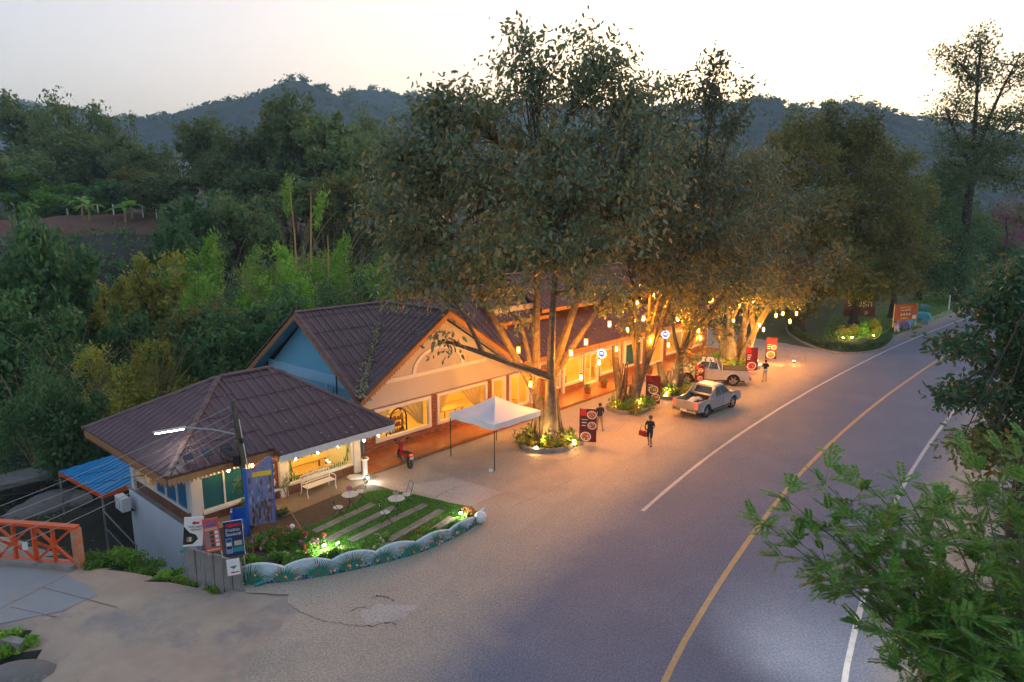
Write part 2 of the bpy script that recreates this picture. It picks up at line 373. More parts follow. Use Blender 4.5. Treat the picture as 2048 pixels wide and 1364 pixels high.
def axis(lo, hi, near_lo, near_hi, step, g=1.18):
    a = list(np.arange(near_lo, near_hi + .01, step)); d = step
    while a[-1] < hi: d *= g; a.append(a[-1] + d)
    b = []; v = near_lo; d = step
    while v > lo: d *= g; v -= d; b.append(v)
    return np.array(b[::-1] + a)
gx = axis(-3200, 3200, -60, 75, .9); gy = axis(-400, 3400, 2, 110, .9)
GX, GY = np.meshgrid(gx, gy, indexing='ij'); GZ = height(GX, GY)
nx, ny = GX.shape
idx = np.arange(nx * ny).reshape(nx, ny)
F = np.stack([idx[:-1, :-1], idx[1:, :-1], idx[1:, 1:], idx[:-1, 1:]], -1).reshape(-1, 4)
cx = (GX[:-1, :-1] + GX[1:, 1:]).ravel() / 2; cy = (GY[:-1, :-1] + GY[1:, 1:]).ravel() / 2; cz = (GZ[:-1, :-1] + GZ[1:, 1:]).ravel() / 2
S_, T_ = cx * CA + cy * SA, -cx * SA + cy * CA
RO = road_off(cx, cy)
mi = np.ones(len(cx), int)                       # 1 undergrowth
mi[(np.abs(cz) < .25) & (cy < 26) & (RO > 0) & (S_ < 20)] = 0          # dirt
mi[(RO > 0) & (S_ > 60) & (T_ < 34)] = 3                               # grass verge
mi[(RO < 0) & (RO > -8)] = 0
rs = (T_ > 112) & (T_ < 141) & (cx < -38) & (cx > -110)
mi[rs] = 2
M['dirt'] = mat('tan_dirt', (.38, .285, .215), (.45, .345, .265), rough=.95, scale=.8, bump=.6, bscale=7, c3=(.27, .235, .215), s3=.35, th3=.5)
M['under'] = mat('undergrowth_soil', (.022, .026, .016), (.038, .034, .022), rough=.95, scale=.8, bump=.8, bscale=3)
M['redsoil'] = mat('red_soil', (.13, .045, .03), (.09, .05, .03), rough=.95, scale=.3, bump=.5, bscale=2)
M['verge'] = mat('grass_verge', (.06, .085, .022), (.09, .10, .03), rough=.95, scale=1.2, bump=.8, bscale=14, c3=(.12, .085, .05), s3=.3, th3=.58)
g_me = npmesh('ground', np.stack([GX, GY, GZ], -1).reshape(-1, 3), F, [M['dirt'], M['under'], M['redsoil'], M['verge']], mi, True)
tag(link('ground', g_me), kind='structure')

# road sheet, lines
def ribbon(name, o0, o1, z, m, i0=0, i1=None, jit=0.0, parent=None):
    i1 = i1 or len(CL); n = i1 - i0; a = CL[i0:i1]; nn = CN[i0:i1]
    j0 = (rng.random(n) - .5) * jit; j1 = (rng.random(n) - .5) * jit
    v0 = a + nn * (o0 + j0)[:, None]; v1 = a + nn * (o1 + j1)[:, None]
    v = np.concatenate([np.c_[v0, np.full(n, z)], np.c_[v1, np.full(n, z)]])
    f = [(i, i + 1, n + i + 1, n + i) for i in range(n - 1)]
    return link(name, npmesh(name, v, f, m, smooth=False), parent)
def asphalt(name, base, var, worn):
    m = mat(name, base, var, rough=.68, scale=.35, bump=.35, bscale=55, c3=worn, s3=.22, th3=.5, spec=.45)
    n = m.node_tree.nodes; l = m.node_tree.links; b = n['Principled BSDF']
    src = b.inputs['Base Color'].links[0].from_socket                   # bright aggregate chips
    tc = n['Texture Coordinate']; vz = n.new('ShaderNodeTexNoise'); vz.inputs['Scale'].default_value = 16; vz.inputs['Detail'].default_value = 3; l.new(tc.outputs['Object'], vz.inputs['Vector'])
    mr = n.new('ShaderNodeMapRange'); mr.inputs['From Min'].default_value = .3; mr.inputs['From Max'].default_value = .7; mr.inputs['To Min'].default_value = .68; mr.inputs['To Max'].default_value = 1.32; l.new(vz.outputs[0], mr.inputs[0])
    mm = n.new('ShaderNodeMix'); mm.data_type = 'RGBA'; mm.blend_type = 'MULTIPLY'; mm.inputs['Factor'].default_value = 1
    l.new(src, mm.inputs['A']); l.new(mr.outputs[0], mm.inputs['B']); l.new(mm.outputs['Result'], b.inputs['Base Color'])
    return m
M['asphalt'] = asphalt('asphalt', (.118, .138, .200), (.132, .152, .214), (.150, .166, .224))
M['apron'] = asphalt('forecourt_paving', (.40, .315, .245), (.44, .355, .28), (.34, .28, .225))
def paint(name, c, worn, th):
    m = mat(name, c, tuple(x * .85 for x in c), rough=.6, scale=3, c3=worn, s3=5, th3=th); return m
M['yline'] = paint('yellow_paint', (.54, .34, .16), (.30, .22, .15), .57)
M['wline'] = paint('white_line_paint', (.50, .49, .49), (.19, .185, .20), .56)
offs = [7.6, 6.6, 5.8, 5.1, 4.5, 4.0, 2.6, 1.4, 0, -1.4, -2.6, -3.9, -4.5, -5.2, -6.0]; dust = [1.0, .95, .70, .34, .08, -.12, -.25, -.12, -.22, -.12, -.25, -.12, .1, .45, 1.0]
nl = len(CL); rv_ = np.concatenate([np.c_[CL + CN * (o + (.35 * N1(np.arange(nl) * .31 + k, np.arange(nl) * .1) if k in (0, 14) else 0 * CL[:, 0]))[:, None] if hasattr(o + 0 * CL[:, 0], '__len__') else 0, np.full(nl, .008)] for k, o in enumerate(offs)]); rf_ = [(k * nl + i, k * nl + i + 1, (k + 1) * nl + i + 1, (k + 1) * nl + i) for k in range(len(offs) - 1) for i in range(nl - 1)]
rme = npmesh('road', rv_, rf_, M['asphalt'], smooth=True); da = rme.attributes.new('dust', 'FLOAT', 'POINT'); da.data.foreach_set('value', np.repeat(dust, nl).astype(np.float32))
_m = M['asphalt'].node_tree; _b = _m.nodes['Principled BSDF']; _mm = _b.inputs['Base Color'].links[0].from_node; _src = _mm.inputs['A'].links[0].from_socket      # dust trodden onto the road edges
_at = _m.nodes.new('ShaderNodeAttribute'); _at.attribute_name = 'dust'; _nz = _m.nodes.new('ShaderNodeTexNoise'); _nz.inputs['Scale'].default_value = .9; _nz.inputs['Detail'].default_value = 8; _nz.inputs['Roughness'].default_value = .7
_ad = _m.nodes.new('ShaderNodeMath'); _ad.operation = 'MULTIPLY_ADD'; _ad.inputs[1].default_value = .7; _ad.inputs[2].default_value = -.35; _m.links.new(_m.nodes['Texture Coordinate'].outputs['Object'], _nz.inputs['Vector']); _m.links.new(_nz.outputs[0], _ad.inputs[0])
_a2 = _m.nodes.new('ShaderNodeMath'); _a2.operation = 'ADD'; _a2.use_clamp = True; _m.links.new(_at.outputs['Fac'], _a2.inputs[0]); _m.links.new(_ad.outputs[0], _a2.inputs[1])
_mx = _m.nodes.new('ShaderNodeMix'); _mx.data_type = 'RGBA'; _mx.inputs['B'].default_value = (.385, .31, .25, 1); _m.links.new(_a2.outputs[0], _mx.inputs['Factor']); _m.links.new(_src, _mx.inputs['A']); _m.links.new(_mx.outputs['Result'], _mm.inputs['A'])
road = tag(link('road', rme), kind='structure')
i_w = int(np.argmin(np.abs(CL[:, 1] - 23.6)))
ribbon('centre_line', .09, -.09, .014, M['yline'], parent=road, jit=.02)
ribbon('edge_line', 4.42, 4.26, .014, M['wline'], i0=i_w, parent=road, jit=.03)
ribbon('edge_line', -4.02, -4.18, .014, M['wline'], parent=road, jit=.02)

def jitter_poly(pts, step=.8, amp=.12):
    out = []
    for i in range(len(pts)):
        a, b = Vector(pts[i]).to_2d(), Vector(pts[(i + 1) % len(pts)]).to_2d(); n = max(1, int((b - a).length / step))
        for k in range(n):
            p = a.lerp(b, k / n); out.append((p.x + (random.random() - .5) * amp, p.y + (random.random() - .5) * amp))
    return out
def sheet(name, pts, z, m, parent=None, **k):
    pts = jitter_poly(pts, **k) if k else [(p[0], p[1]) for p in pts]
    o = MB().poly([(p[0], p[1], z) for p in pts]).build(name, m, parent, fix=False)
    if o.data.polygons[0].normal.z < 0: o.data.flip_normals()
    return o
redge = [tuple(CL[i] + CN[i] * 6.2) for i in range(*[int(np.argmin(np.abs(CL[:, 1] - q))) for q in (5.5, 72)], 2)]
ap = redge + [tuple(W(64, 19.5)[:2]), tuple(W(66, 27)[:2]), tuple(W(70, 38)[:2]), tuple(W(64, 40)[:2]), tuple(W(58.5, 27.5)[:2]), tuple(W(18.3, 27.5)[:2]), tuple(W(10.9, 26.2)[:2]), (-9.6, 21.5), (-8.6, 20.2)]
ap += [tuple(at(*p)[:2]) for p in [(575, 1190), (578, 1205), (590, 1220), (583, 1238), (562, 1250), (553, 1268), (532, 1282), (524, 1304), (500, 1322), (488, 1350), (468, 1385), (430, 1440)]] + [(-5.2, 6.5)]
fore = tag(sheet('forecourt', ap, .002, M['apron'], step=.3, amp=.16), kind='structure')
M['crack'] = mat('pavement_crack', (.19, .15, .13), (.25, .20, .17), rough=.95, scale=6)
def crack(pts, wd=.05, z=.0065):
    P = catmull([tuple(at(*p)[:2]) for p in pts], 12); v = []
    for i, p in enumerate(P):
        p = p + (rng.random(2) - .5) * .10; d = P[min(i + 1, len(P) - 1)] - P[max(i - 1, 0)]; d /= np.linalg.norm(d) + 1e-9
        n = np.array([-d[1], d[0]]) * wd * .45 * (.25 + rng.random()) * min(1, .2 + i / 6, .2 + (len(P) - 1 - i) / 6); v += [(*(p + n), z), (*(p - n), z)]
    link('pavement_crack', npmesh('pavement_crack', v, [(2 * i, 2 * i + 1, 2 * i + 3, 2 * i + 2) for i in range(len(P) - 1)], M['crack']), fore)
crack([(585, 1215), (640, 1240), (735, 1252), (780, 1245), (800, 1250), (850, 1240), (930, 1215), (1010, 1185), (1060, 1150), (1130, 1110)], .06)
crack([(745, 1195), (765, 1192), (790, 1202)], .10); crack([(690, 1230), (720, 1215), (745, 1218)], .05); crack([(770, 1185), (800, 1175)], .04)
crack([(1130, 905), (1180, 892), (1230, 870)], .035); crack([(1055, 915), (1090, 922), (1140, 918), (1165, 905)], .03)
crack([(1325, 915), (1360, 895), (1400, 875)], .05); crack([(1236, 862), (1250, 845), (1262, 840)], .03); crack([(1610, 700), (1612, 730), (1618, 755)], .05)
crack([(1010, 1020), (1090, 985), (1160, 950)], .025); crack([(860, 1000), (895, 982), (930, 970)], .04)
M['stain'] = asphalt('forecourt_patch', (.46, .385, .335), (.49, .415, .36), (.41, .335, .295))
sheet('concrete_patch', [at(*p)[:2] for p in [(722, 1222), (760, 1208), (842, 1212), (845, 1236), (800, 1240), (735, 1248)]], .0055, M['stain'], fore, step=.3, amp=.12)
sheet('concrete_patch', [at(*p)[:2] for p in [(800, 975), (870, 992), (890, 985), (858, 1003), (915, 1022), (1005, 985), (905, 955)]], .0055, M['stain'], fore, step=.4, amp=.06)
M['slabc'] = mat('bridge_slab', (.27, .275, .29), (.31, .31, .31), rough=.9, scale=.6, bump=.3, bscale=12, c3=(.30, .255, .21), s3=.4, th3=.56)
slab = tag(sheet('bridge_road', [at(*p)[:2] for p in [(-300, 1080), (0, 1133), (135, 1152), (205, 1185), (160, 1205), (120, 1222), (60, 1236), (0, 1246), (-300, 1240)]], .006, M['slabc'], step=.5, amp=.25), kind='structure')
for a, b in [((0, 1218), (135, 1150)), ((20, 1214), (115, 1235)), ((85, 1175), (235, 1215))]:
    P0, P1 = at(*a), at(*b); n = Vector((-(P1 - P0).y, (P1 - P0).x)).normalized() * .018
    MB().poly([(P0.x + n.x, P0.y + n.y, .011), (P0.x - n.x, P0.y - n.y, .011), (P1.x - n.x, P1.y - n.y, .011), (P1.x + n.x, P1.y + n.y, .011)]).build('slab_joint', M['crack'], slab, fix=False)

# ---------------------------------------------------------------- hills
M['hill'] = mat('hill_forest', (.018, .032, .026), (.030, .044, .032), rough=.95, scale=.05, c3=(.05, .055, .03), s3=.02, th3=.55)  # forest tones shifted slightly blue, distance haze put into the colour
def leaf_quads(cen, size, asp=.5, rg=rng, droop=0.0):   # diamond leaves as two triangles
    n = len(cen); d = rg.normal(size=(n, 3)); d[:, 2] -= droop; d /= np.linalg.norm(d, axis=1)[:, None]
    q = rg.normal(size=(n, 3)); q -= d * (q * d).sum(1)[:, None]; q /= np.linalg.norm(q, axis=1)[:, None]
    sz = (size * (.6 + .8 * rg.random(n)))[:, None]
    v = np.stack([cen - d * sz, cen + q * sz * asp, cen + d * sz, cen - q * sz * asp], 1).reshape(-1, 3)
    return v, np.arange(4 * n).reshape(n, 4)
def hill(name, Y0, prof, depth, seed, cols=640, rows=120, base=-25, bump=5.0, trees=420):
    pp = np.array([[*aty(px, py, Y0)] for px, py in prof]); nz = VN(seed)
    xs = np.linspace(pp[0, 0], pp[-1, 0], cols); zr = np.interp(xs, pp[:, 0], pp[:, 2])
    zr = zr + nz(xs * .02, xs * 0) * 10
    r = np.concatenate([np.linspace(0, 1, rows), [1.15, 1.4]])
    X, Q = np.meshgrid(xs, r, indexing='ij'); ZR = np.repeat(zr[:, None], len(r), 1)
    Y = Y0 + (Q - 1) * depth
    up = np.where(Q <= 1, sm(-.08, 1.06, Q), 1 - (Q - 1) * .8)
    fold = nz(X * .006 + 9, Y * .006) * 60 * np.clip(1 - Q, 0, 1) * 1.2 + nz(X * .02, Y * .02 + 40) * 20 * np.clip(1.0 - Q, 0, .6)
    Z = base + (ZR - base) * up + fold + (nz(X * .11, Y * .09) + .6 * nz(X * .21, Y * .2)) * bump * 1.5
    V = np.stack([X, Y, Z], -1); id_ = np.arange(V.shape[0] * V.shape[1]).reshape(V.shape[:2])
    f = np.stack([id_[:-1, :-1], id_[1:, :-1], id_[1:, 1:], id_[:-1, 1:]], -1).reshape(-1, 4)
    o = tag(link(name, npmesh(name, V.reshape(-1, 3), f, M['hill'], smooth=True)), kind='structure')
    # crowns that stand out on the crest
    k = np.random.default_rng(seed).integers(0, cols, trees); rr = np.random.default_rng(seed + 1)
    jr = np.where(rr.random(trees) < .75, rows - 1 - rr.integers(0, 5, trees), rr.integers(int(rows * .5), rows, trees))
    base_p = V[k, jr]; hgt = rr.uniform(3, 10, trees) * Y0 / 1000
    cen = []
    for p, h in zip(base_p, hgt):
        m = 34; a = rr.normal(size=(m, 3)) * [h * .42, h * .42, h * .25]; a[:, 2] += h * .6; cen.append(p + a)
        m = 10; a = rr.normal(size=(m, 3)) * [h * .05, h * .05, 0]; a[:, 2] = rr.random(m) * h * .8; cen.append(p + a)
    v, q = leaf_quads(np.concatenate(cen), 1.7 * Y0 / 1000 + 0 * rr.random(trees * 44), .7, rr)
    fo = link('crest_forest', npmesh('crest_forest', v, q, M['l_dark']))
    tag(fo, {'hill': 'forest along the crest of the ' + LAB[Y0]}[name], 'forest', kind='stuff')
LAB = {1500: 'pale ridge low on the far left', 1000: 'tall wooded hill left of the big tree', 1250: 'second rounded summit behind the tall hill', 850: 'long dark ridge on the right'}
hill('hill', 1500, [(-160, 190), (0, 205), (50, 210), (95, 226), (200, 236), (320, 250), (500, 270)], 500, 11)
hill('hill', 1250, [(350, 340), (500, 250), (640, 195), (690, 186), (720, 176), (780, 184), (840, 198), (950, 215), (1100, 215), (1300, 214), (1450, 212), (1700, 240), (2000, 300)], 420, 13)
hill('hill', 1000, [(-60, 340), (100, 300), (300, 242), (400, 222), (500, 196), (560, 178), (600, 168), (640, 172), (690, 192), (760, 222), (850, 250), (1000, 300), (1200, 360)], 420, 12)
hill('hill', 850, [(1000, 300), (1200, 262), (1350, 228), (1490, 206), (1560, 211), (1640, 214), (1700, 214), (1780, 230), (1850, 246), (1950, 262), (2160, 285)], 380, 14)

# ---------------------------------------------------------------- haze of the valley
M['haze'] = bpy.data.materials.new('haze'); M['haze'].use_nodes = True
_n = M['haze'].node_tree; _n.nodes.remove(_n.nodes['Principled BSDF'])
pv = _n.nodes.new('ShaderNodeVolumePrincipled'); pv.inputs['Color'].default_value = (.60, .80, 1.0, 1); pv.inputs['Density'].default_value = HAZE = .00030
pv.inputs['Anisotropy'].default_value = .0
_n.links.new(pv.outputs[0], _n.nodes['Material Output'].inputs['Volume'])
hz = MB().bx(-3300, 3300, -480, 3500, -12, 330).build('haze', M['haze'])
tag(hz, 'thin blue evening haze filling the valley', 'haze', kind='stuff')
# ================================================================ buildings
def clip2(poly, cl):
    for i in range(len(cl)):
        a, b = cl[i], cl[(i + 1) % len(cl)]; out = []
        ex, ey = b[0] - a[0], b[1] - a[1]
        ins = lambda p: ex * (p[1] - a[1]) - ey * (p[0] - a[0]) >= -1e-9
        for j in range(len(poly)):
            p, q = poly[j], poly[(j + 1) % len(poly)]
            if ins(p): out.append(p)
            if ins(p) != ins(q):
                den = ex * (q[1] - p[1]) - ey * (q[0] - p[0])
                k = (ex * (a[1] - p[1]) - ey * (a[0] - p[0])) / den
                out.append((p[0] + (q[0] - p[0]) * k, p[1] + (q[1] - p[1]) * k))
        poly = out
        if len(poly) < 3: return []
    return poly
PROF = [(0, 0), (.03, .05), (.08, .05), (.115, .004), (.24, .0), (.27, .02), (.32, .02), (.35, .0), (.44, 0)]
PROF_METAL = [(0, 0), (.02, .04), (.05, .04), (.07, 0), (.35, 0)]
_sheetcache = {}
def roof_face(parent, pts, e0, e1, off, m, prof=PROF, ln=1.22, name='roof_sheet', lift=.024, rotten=0.0):
    """lays real corrugated sheets, clipped to the face, on one roof slope"""
    pts = [Vector(p) for p in pts]; e0, e1 = Vector(e0), Vector(e1); a = (e1 - e0).normalized()
    n = None
    for i in range(len(pts)):
        c = (pts[(i + 1) % len(pts)] - pts[i]).cross(pts[(i + 2) % len(pts)] - pts[i])
        if c.length > 1e-4: n = c.normalized(); break
    if n.z < 0: n = -n
    b = n.cross(a)
    if b.z < 0: a = -a; b = n.cross(a)
    o = e0; P2 = [((p - o).dot(a), (p - o).dot(b)) for p in pts]
    ar = sum(P2[i][0] * P2[(i + 1) % len(P2)][1] - P2[(i + 1) % len(P2)][0] * P2[i][1] for i in range(len(P2)))
    if ar < 0: P2 = P2[::-1]
    wd = prof[-1][0]; a0, a1 = min(p[0] for p in P2), max(p[0] for p in P2); b1 = max(p[1] for p in P2); b0 = min(p[1] for p in P2)
    Mr = Matrix((a, b, n)).transposed().to_4x4(); cnt = 0
    nc = int(math.ceil((a1 - a0) / wd)); nr = max(1, int(math.ceil((b1 - b0) / ln)))
    for r in range(nr):
        for c in range(nc):
            x0, y0 = a0 + c * wd, b0 + r * ln; vs, fs, full = [], [], True
            for k in range(len(prof) - 1):
                (p0, h0), (p1, h1) = prof[k], prof[k + 1]
                q = clip2([(x0 + p0, y0), (x0 + p1, y0), (x0 + p1, y0 + ln + .02), (x0 + p0, y0 + ln + .02)], P2)
                if not q: full = False; continue
                if abs(sum(q[i][0] * q[(i + 1) % len(q)][1] - q[(i + 1) % len(q)][0] * q[i][1] for i in range(len(q))) / 2) < (p1 - p0) * ln * .98: full = False
                base = len(vs); hh = []
                for (x, y) in q:
                    h = h0 + (h1 - h0) * (x - x0 - p0) / (p1 - p0) + lift * (1 - (y - y0) / ln); hh.append(h)
                    vs.append((x - x0, y - y0, h))
                fs.append(tuple(range(base, base + len(q))))
                low = [i for i in range(len(q)) if abs(q[i][1] - y0) < 1e-6]
                if len(low) == 2:
                    i, j = low; bb = len(vs); vs += [(q[i][0] - x0, 0, hh[i] - .035), (q[j][0] - x0, 0, hh[j] - .035)]
                    fs.append((base + i, bb, bb + 1, base + j))
            if not fs: continue
            if full and len(fs) == 2 * (len(prof) - 1):
                key = (id(prof), m.name)
                if key not in _sheetcache:
                    me = bpy.data.meshes.new(name); me.from_pydata(vs, [], fs); me.materials.append(m); _sheetcache[key] = me
                me = _sheetcache[key]
            else:
                me = bpy.data.meshes.new(name); me.from_pydata(vs, [], fs); me.materials.append(m)
            ob = link(name, me, parent)
            jz = random.uniform(-.004, .006)
            ob.matrix_basis = Matrix.Translation(o + a * x0 + b * y0 + n * (.01 + jz) - Vector(off)) @ Mr @ Matrix.Rotation(random.uniform(-.004, .004), 4, 'Z'); cnt += 1
    return cnt
_cap = None
def ridge_caps(parent, p0, p1, off, m, r=.12, ln=.40):
    global _cap
    if _cap is None:
        mb = MB(); k = 7
        for i in range(2):
            rr = r * (1.12 if i == 0 else .95)
            mb.v += [Vector((i * ln * 1.08, rr * math.cos(math.pi * j / (k - 1)), rr * .85 * math.sin(math.pi * j / (k - 1)) - .02)) for j in range(k)]
        mb.f = [(j, j + 1, k + j + 1, k + j) for j in range(k - 1)] + [tuple(range(k))]; mb.m = [0] * len(mb.f)
        _cap = mb.mesh('ridge_cap', m)
    p0, p1 = Vector(p0), Vector(p1); d = (p1 - p0); L = d.length; d.normalize()
    y = Vector((0, 0, 1)).cross(d).normalized(); z = d.cross(y)
    Mr = Matrix((d, y, z)).transposed().to_4x4()
    for i in range(int(L / ln)):
        o = link('ridge_cap', _cap, parent); o.matrix_basis = Matrix.Translation(p0 + d * (i * ln) + z * random.uniform(.0, .015) - Vector(off)) @ Mr
def lace(parent, p0, p1, off, m, depth=.2, pitch=.17, board=.14, nrm=(0, -1, 0), name='fretwork_trim'):
    """fascia board with a cut scalloped lower edge"""
    p0, p1 = Vector(p0), Vector(p1); d = p1 - p0; n = max(2, int(d.length / pitch)); dn = Vector((0, 0, -1)); e = Vector(nrm) * .025
    mb = MB(off); mb.prism([p0, p1, p1 + dn * board, p0 + dn * board], e)
    for i in range(n):
        a = p0 + d * (i / n) + dn * board; b = p0 + d * ((i + 1) / n) + dn * board; c = (a + b) / 2
        mb.prism([a, b, b.lerp(c, .1) + dn * (depth - board) * .55, c + dn * (depth - board) * (1 + .25 * (i % 2)), a.lerp(c, .1) + dn * (depth - board) * .55], e)
    return mb.build(name, m, parent)
def deck(parent, pts, off, m, th=.06, name='roof_underside', drop=.02):
    return MB(off).prism([Vector(p) - Vector((0, 0, drop)) for p in pts], (0, 0, -th)).build(name, m, parent)
def wall_s(mb, s0, s1, z0, z1, t, th, ops):      # wall along s with openings (sa, sb, za, zb)
    x = s0
    for sa, sb, za, zb in sorted(ops):
        if sa > x: mb.bx(x, sa, t, t + th, z0, z1)
        if za > z0: mb.bx(sa, sb, t, t + th, z0, za)
        if zb < z1: mb.bx(sa, sb, t, t + th, zb, z1)
        x = sb
    if x < s1: mb.bx(x, s1, t, t + th, z0, z1)
def wall_t(mb, t0, t1, z0, z1, s, th, ops):
    x = t0
    for ta, tb, za, zb in sorted(ops):
        if ta > x: mb.bx(s, s + th, x, ta, z0, z1)
        if za > z0: mb.bx(s, s + th, ta, tb, z0, za)
        if zb < z1: mb.bx(s, s + th, ta, tb, zb, z1)
        x = tb
    if x < t1: mb.bx(s, s + th, x, t1, z0, z1)
def window_s(parent, off, sa, sb, za, zb, t, fw=.13, mul=(), glass=None, name='window', proud=.05, gl_t=.08):
    """frame along s; panes are separate sub-parts"""
    f = MB(off); p = proud
    f.bx(sa - fw * .2, sb + fw * .2, t - p, t + .12, za - .02, za + fw); f.bx(sa - fw * .2, sb + fw * .2, t - p, t + .12, zb - fw, zb + .02)
    f.bx(sa - fw * .2, sa + fw, t - p + .003, t + .12, za + fw, zb - fw); f.bx(sb - fw, sb + fw * .2, t - p + .003, t + .12, za + fw, zb - fw)
    for x in mul: f.bx(x - .03, x + .03, t + .02, t + .1, za + fw, zb - fw)
    w_ = f.build(name, M['white'], parent)
    xs = [sa + fw] + list(mul) + [sb - fw]
    for i in range(len(xs) - 1):
        MB(off).bx(xs[i] + (.03 if i else 0), xs[i + 1] - (.03 if i < len(xs) - 2 else 0), t + gl_t, t + gl_t + .008, za + fw, zb - fw).build('pane', glass or M['glass'], w_)
    return w_

# ---------------------------------------------------------------- restaurant hall with crossing gables and the long shop wing
OFF = (18.8, 26.3, 0.0)
hall = empty('restaurant_building', W(18.8, 26.3), AX, 'long restaurant with blue side gable, cream front gable and dark purple roofs', 'building')
ZE, ZR = 3.25, 7.0; SL, SC, SR, SEND = 18.8, 24.7, 30.6, 57.6; TF, TR, TB = 26.3, 31.7, 37.1
wl = MB(OFF)
wins = [(20.3, 24.0, .6, 2.32), (24.5, 28.45, .6, 2.32), (28.9, 30.1, .15, 2.34), (30.45, 32.4, .15, 2.34)]
wall_s(wl, 19.6, 32.6, 2.42, 3.5, 27.2, .18, [])
wl.prism([(19.6, 27.2, 3.5), (29.8, 27.2, 3.5), (24.7, 27.2, 6.72)], (0, .18, 0))
wl.build('front_wall', M['cream'], hall)
lw = MB(OFF)                                     # mortar-coloured backing behind the bricks
wall_s(lw, 19.6, 32.6, .1, 2.42, 27.24, .14, wins); lw.build('brick_backing', M['mortar'], hall)
bl = MB(OFF); bl.bx(19.6, 19.78, 27.42, 36.3, -3.4, 3.3)
zz = lambda t: ZE + (t - TF) * (ZR - ZE) / (TR - TF) - .16
bl.prism([(19.6, 27.42, 3.3), (19.6, 36.2, 3.3), (19.6, TR, zz(TR))], (.18, 0, 0)); bl.build('side_wall', M['blue'], hall)
b2 = MB(OFF); b2.bx(19.55, 19.6, 27.3, 36.1, 3.3, 3.85); b2.bx(19.55, 19.6, 30.2, 30.42, 1.0, 3.3); b2.bx(19.55, 19.6, 27.25, 27.5, 0, 3.3); b2.build('pale_band', M['blueband'], hall)
b3 = MB(OFF); b3.tube([(19.52, 29.3, 2.0), (19.52, 29.3, 3.9)], .03); b3.tube([(19.52, 29.6, 1.9), (19.52, 29.6, 3.2)], .02); b3.build('drain_pipe', M['black'], hall)
mo = MB(OFF); mo.bx(21.0, 28.4, 27.12, 27.2, 3.56, 3.76)
for i in range(20):
    q0, q1 = math.pi * i / 20, math.pi * (i + 1) / 20
    A_ = lambda q, r: (24.7 - math.cos(q) * 1.9 * r, 27.14, 3.76 + math.sin(q) * 1.25 * r)
    mo.prism([A_(q0, 1), A_(q1, 1), A_(q1, .88), A_(q0, .88)], (0, .06, 0))
mo.build('gable_moulding', M['white'], hall)
sf = MB(OFF)                                     # soffits
def soff(pts): sf.prism([(p[0], p[1], p[2] - .11) for p in pts], (0, 0, -.03))
soff([(SL + .1, TF + .05, ZE), (SC, TF + .05, ZR), (SC, 27.2, ZR), (SL + .1, 27.2, ZE)]); soff([(SR - .1, TF + .05, ZE), (SC, TF + .05, ZR), (SC, 27.2, ZR), (SR - .1, 27.2, ZE)])
sf.build('front_soffit', M['cream'], hall)
sf = MB(OFF); soff([(SL + .05, TF + .1, ZE), (SL + .05, TR, ZR), (19.6, TR, ZR), (19.6, TF + .1, ZE)]); soff([(SL + .05, TB, ZE), (SL + .05, TR, ZR), (19.6, TR, ZR), (19.6, TB, ZE)])
sf.build('side_soffit', M['blue'], hall)
for (sa, sb, za, zb), mul in zip(wins, [(), (), (), (31.4,)]): window_s(hall, OFF, sa, sb, za, zb, 27.2, fw=.14, mul=mul, proud=.07)
pw = [(34.2, 35.6), (36.0, 38.15), (40.3, 42.95), (43.6, 46.1), (50.0, 52.9), (53.6, 56.4)]; pd = [(38.35, 40.1), (46.6, 49.4)]
lo = MB(OFF); up = MB(OFF)
ops = [(a, b, .55, 2.42) for a, b in pw] + [(a, b, .12, 2.5) for a, b in pd]
wall_s(lo, 32.6, SEND - .2, .1, 2.42, 27.24, .14, [(a, b, c, min(d, 2.42)) for a, b, c, d in ops]); lo.build('brick_backing', M['mortar'], hall)
wall_s(up, 32.6, SEND - .2, 2.42, 3.75, 27.2, .18, [(a, b, 2.42, 2.5) for a, b in pd]); up.bx(SEND - .2, SEND, 27.2, 36.5, 0, 4.0); up.build('shop_wall', M['cream'], hall)
for a, b in pw: window_s(hall, OFF, a, b, .55, 2.42, 27.2, fw=.13, proud=.07, glass=M['glass'] if a != 43.6 else M['teal'])
for a, b in pd: window_s(hall, OFF, a, b, .14, 2.5, 27.2, fw=.12, mul=((a + b) / 2,), proud=.07, name='glass_door')
# columns and canopy at the entrance
for s_ in (32.5, 35.8, 43.3): MB(OFF).bx(s_ - .11, s_ + .11, 27.0, 27.19, .15, 3.1).build('pilaster', M['white'], hall)
# roof
roof = MB(OFF).prism([(SL + .1, TR - .1, ZR - .25), (SEND - .1, TR - .1, ZR - .25), (SEND - .1, TR + .1, ZR - .25), (SL + .1, TR + .1, ZR - .25)], (0, 0, -.12)).build('roof', M['deck'], hall)
e0, e1 = (SL, TF, ZE), (SR, TF, ZE)
PV = [(SL, TF, ZE), (SL, TR, ZR), (SC, TR, ZR)]; roof_face(roof, PV, (SL, TF, ZE), (SR, TF, ZE), OFF, M['roof'])
PL_ = [(SL, TF, ZE), (SC, TF, ZR), (SC, TR, ZR)]; roof_face(roof, PL_, (SL, TF, ZE), (SL, TR, ZE), OFF, M['roof'])
PR_ = [(SR, TF, ZE), (SC, TF, ZR), (SC, TR, ZR)]; roof_face(roof, PR_, (SR, TF, ZE), (SR, TR, ZE), OFF, M['roof'])
PM1 = [(SR, TF, ZE), (SC, TR, ZR), (31.6, TR, ZR), (31.6, TF, ZE)]; roof_face(roof, PM1, (SL, TF, ZE), (SR, TF, ZE), OFF, M['roof'])
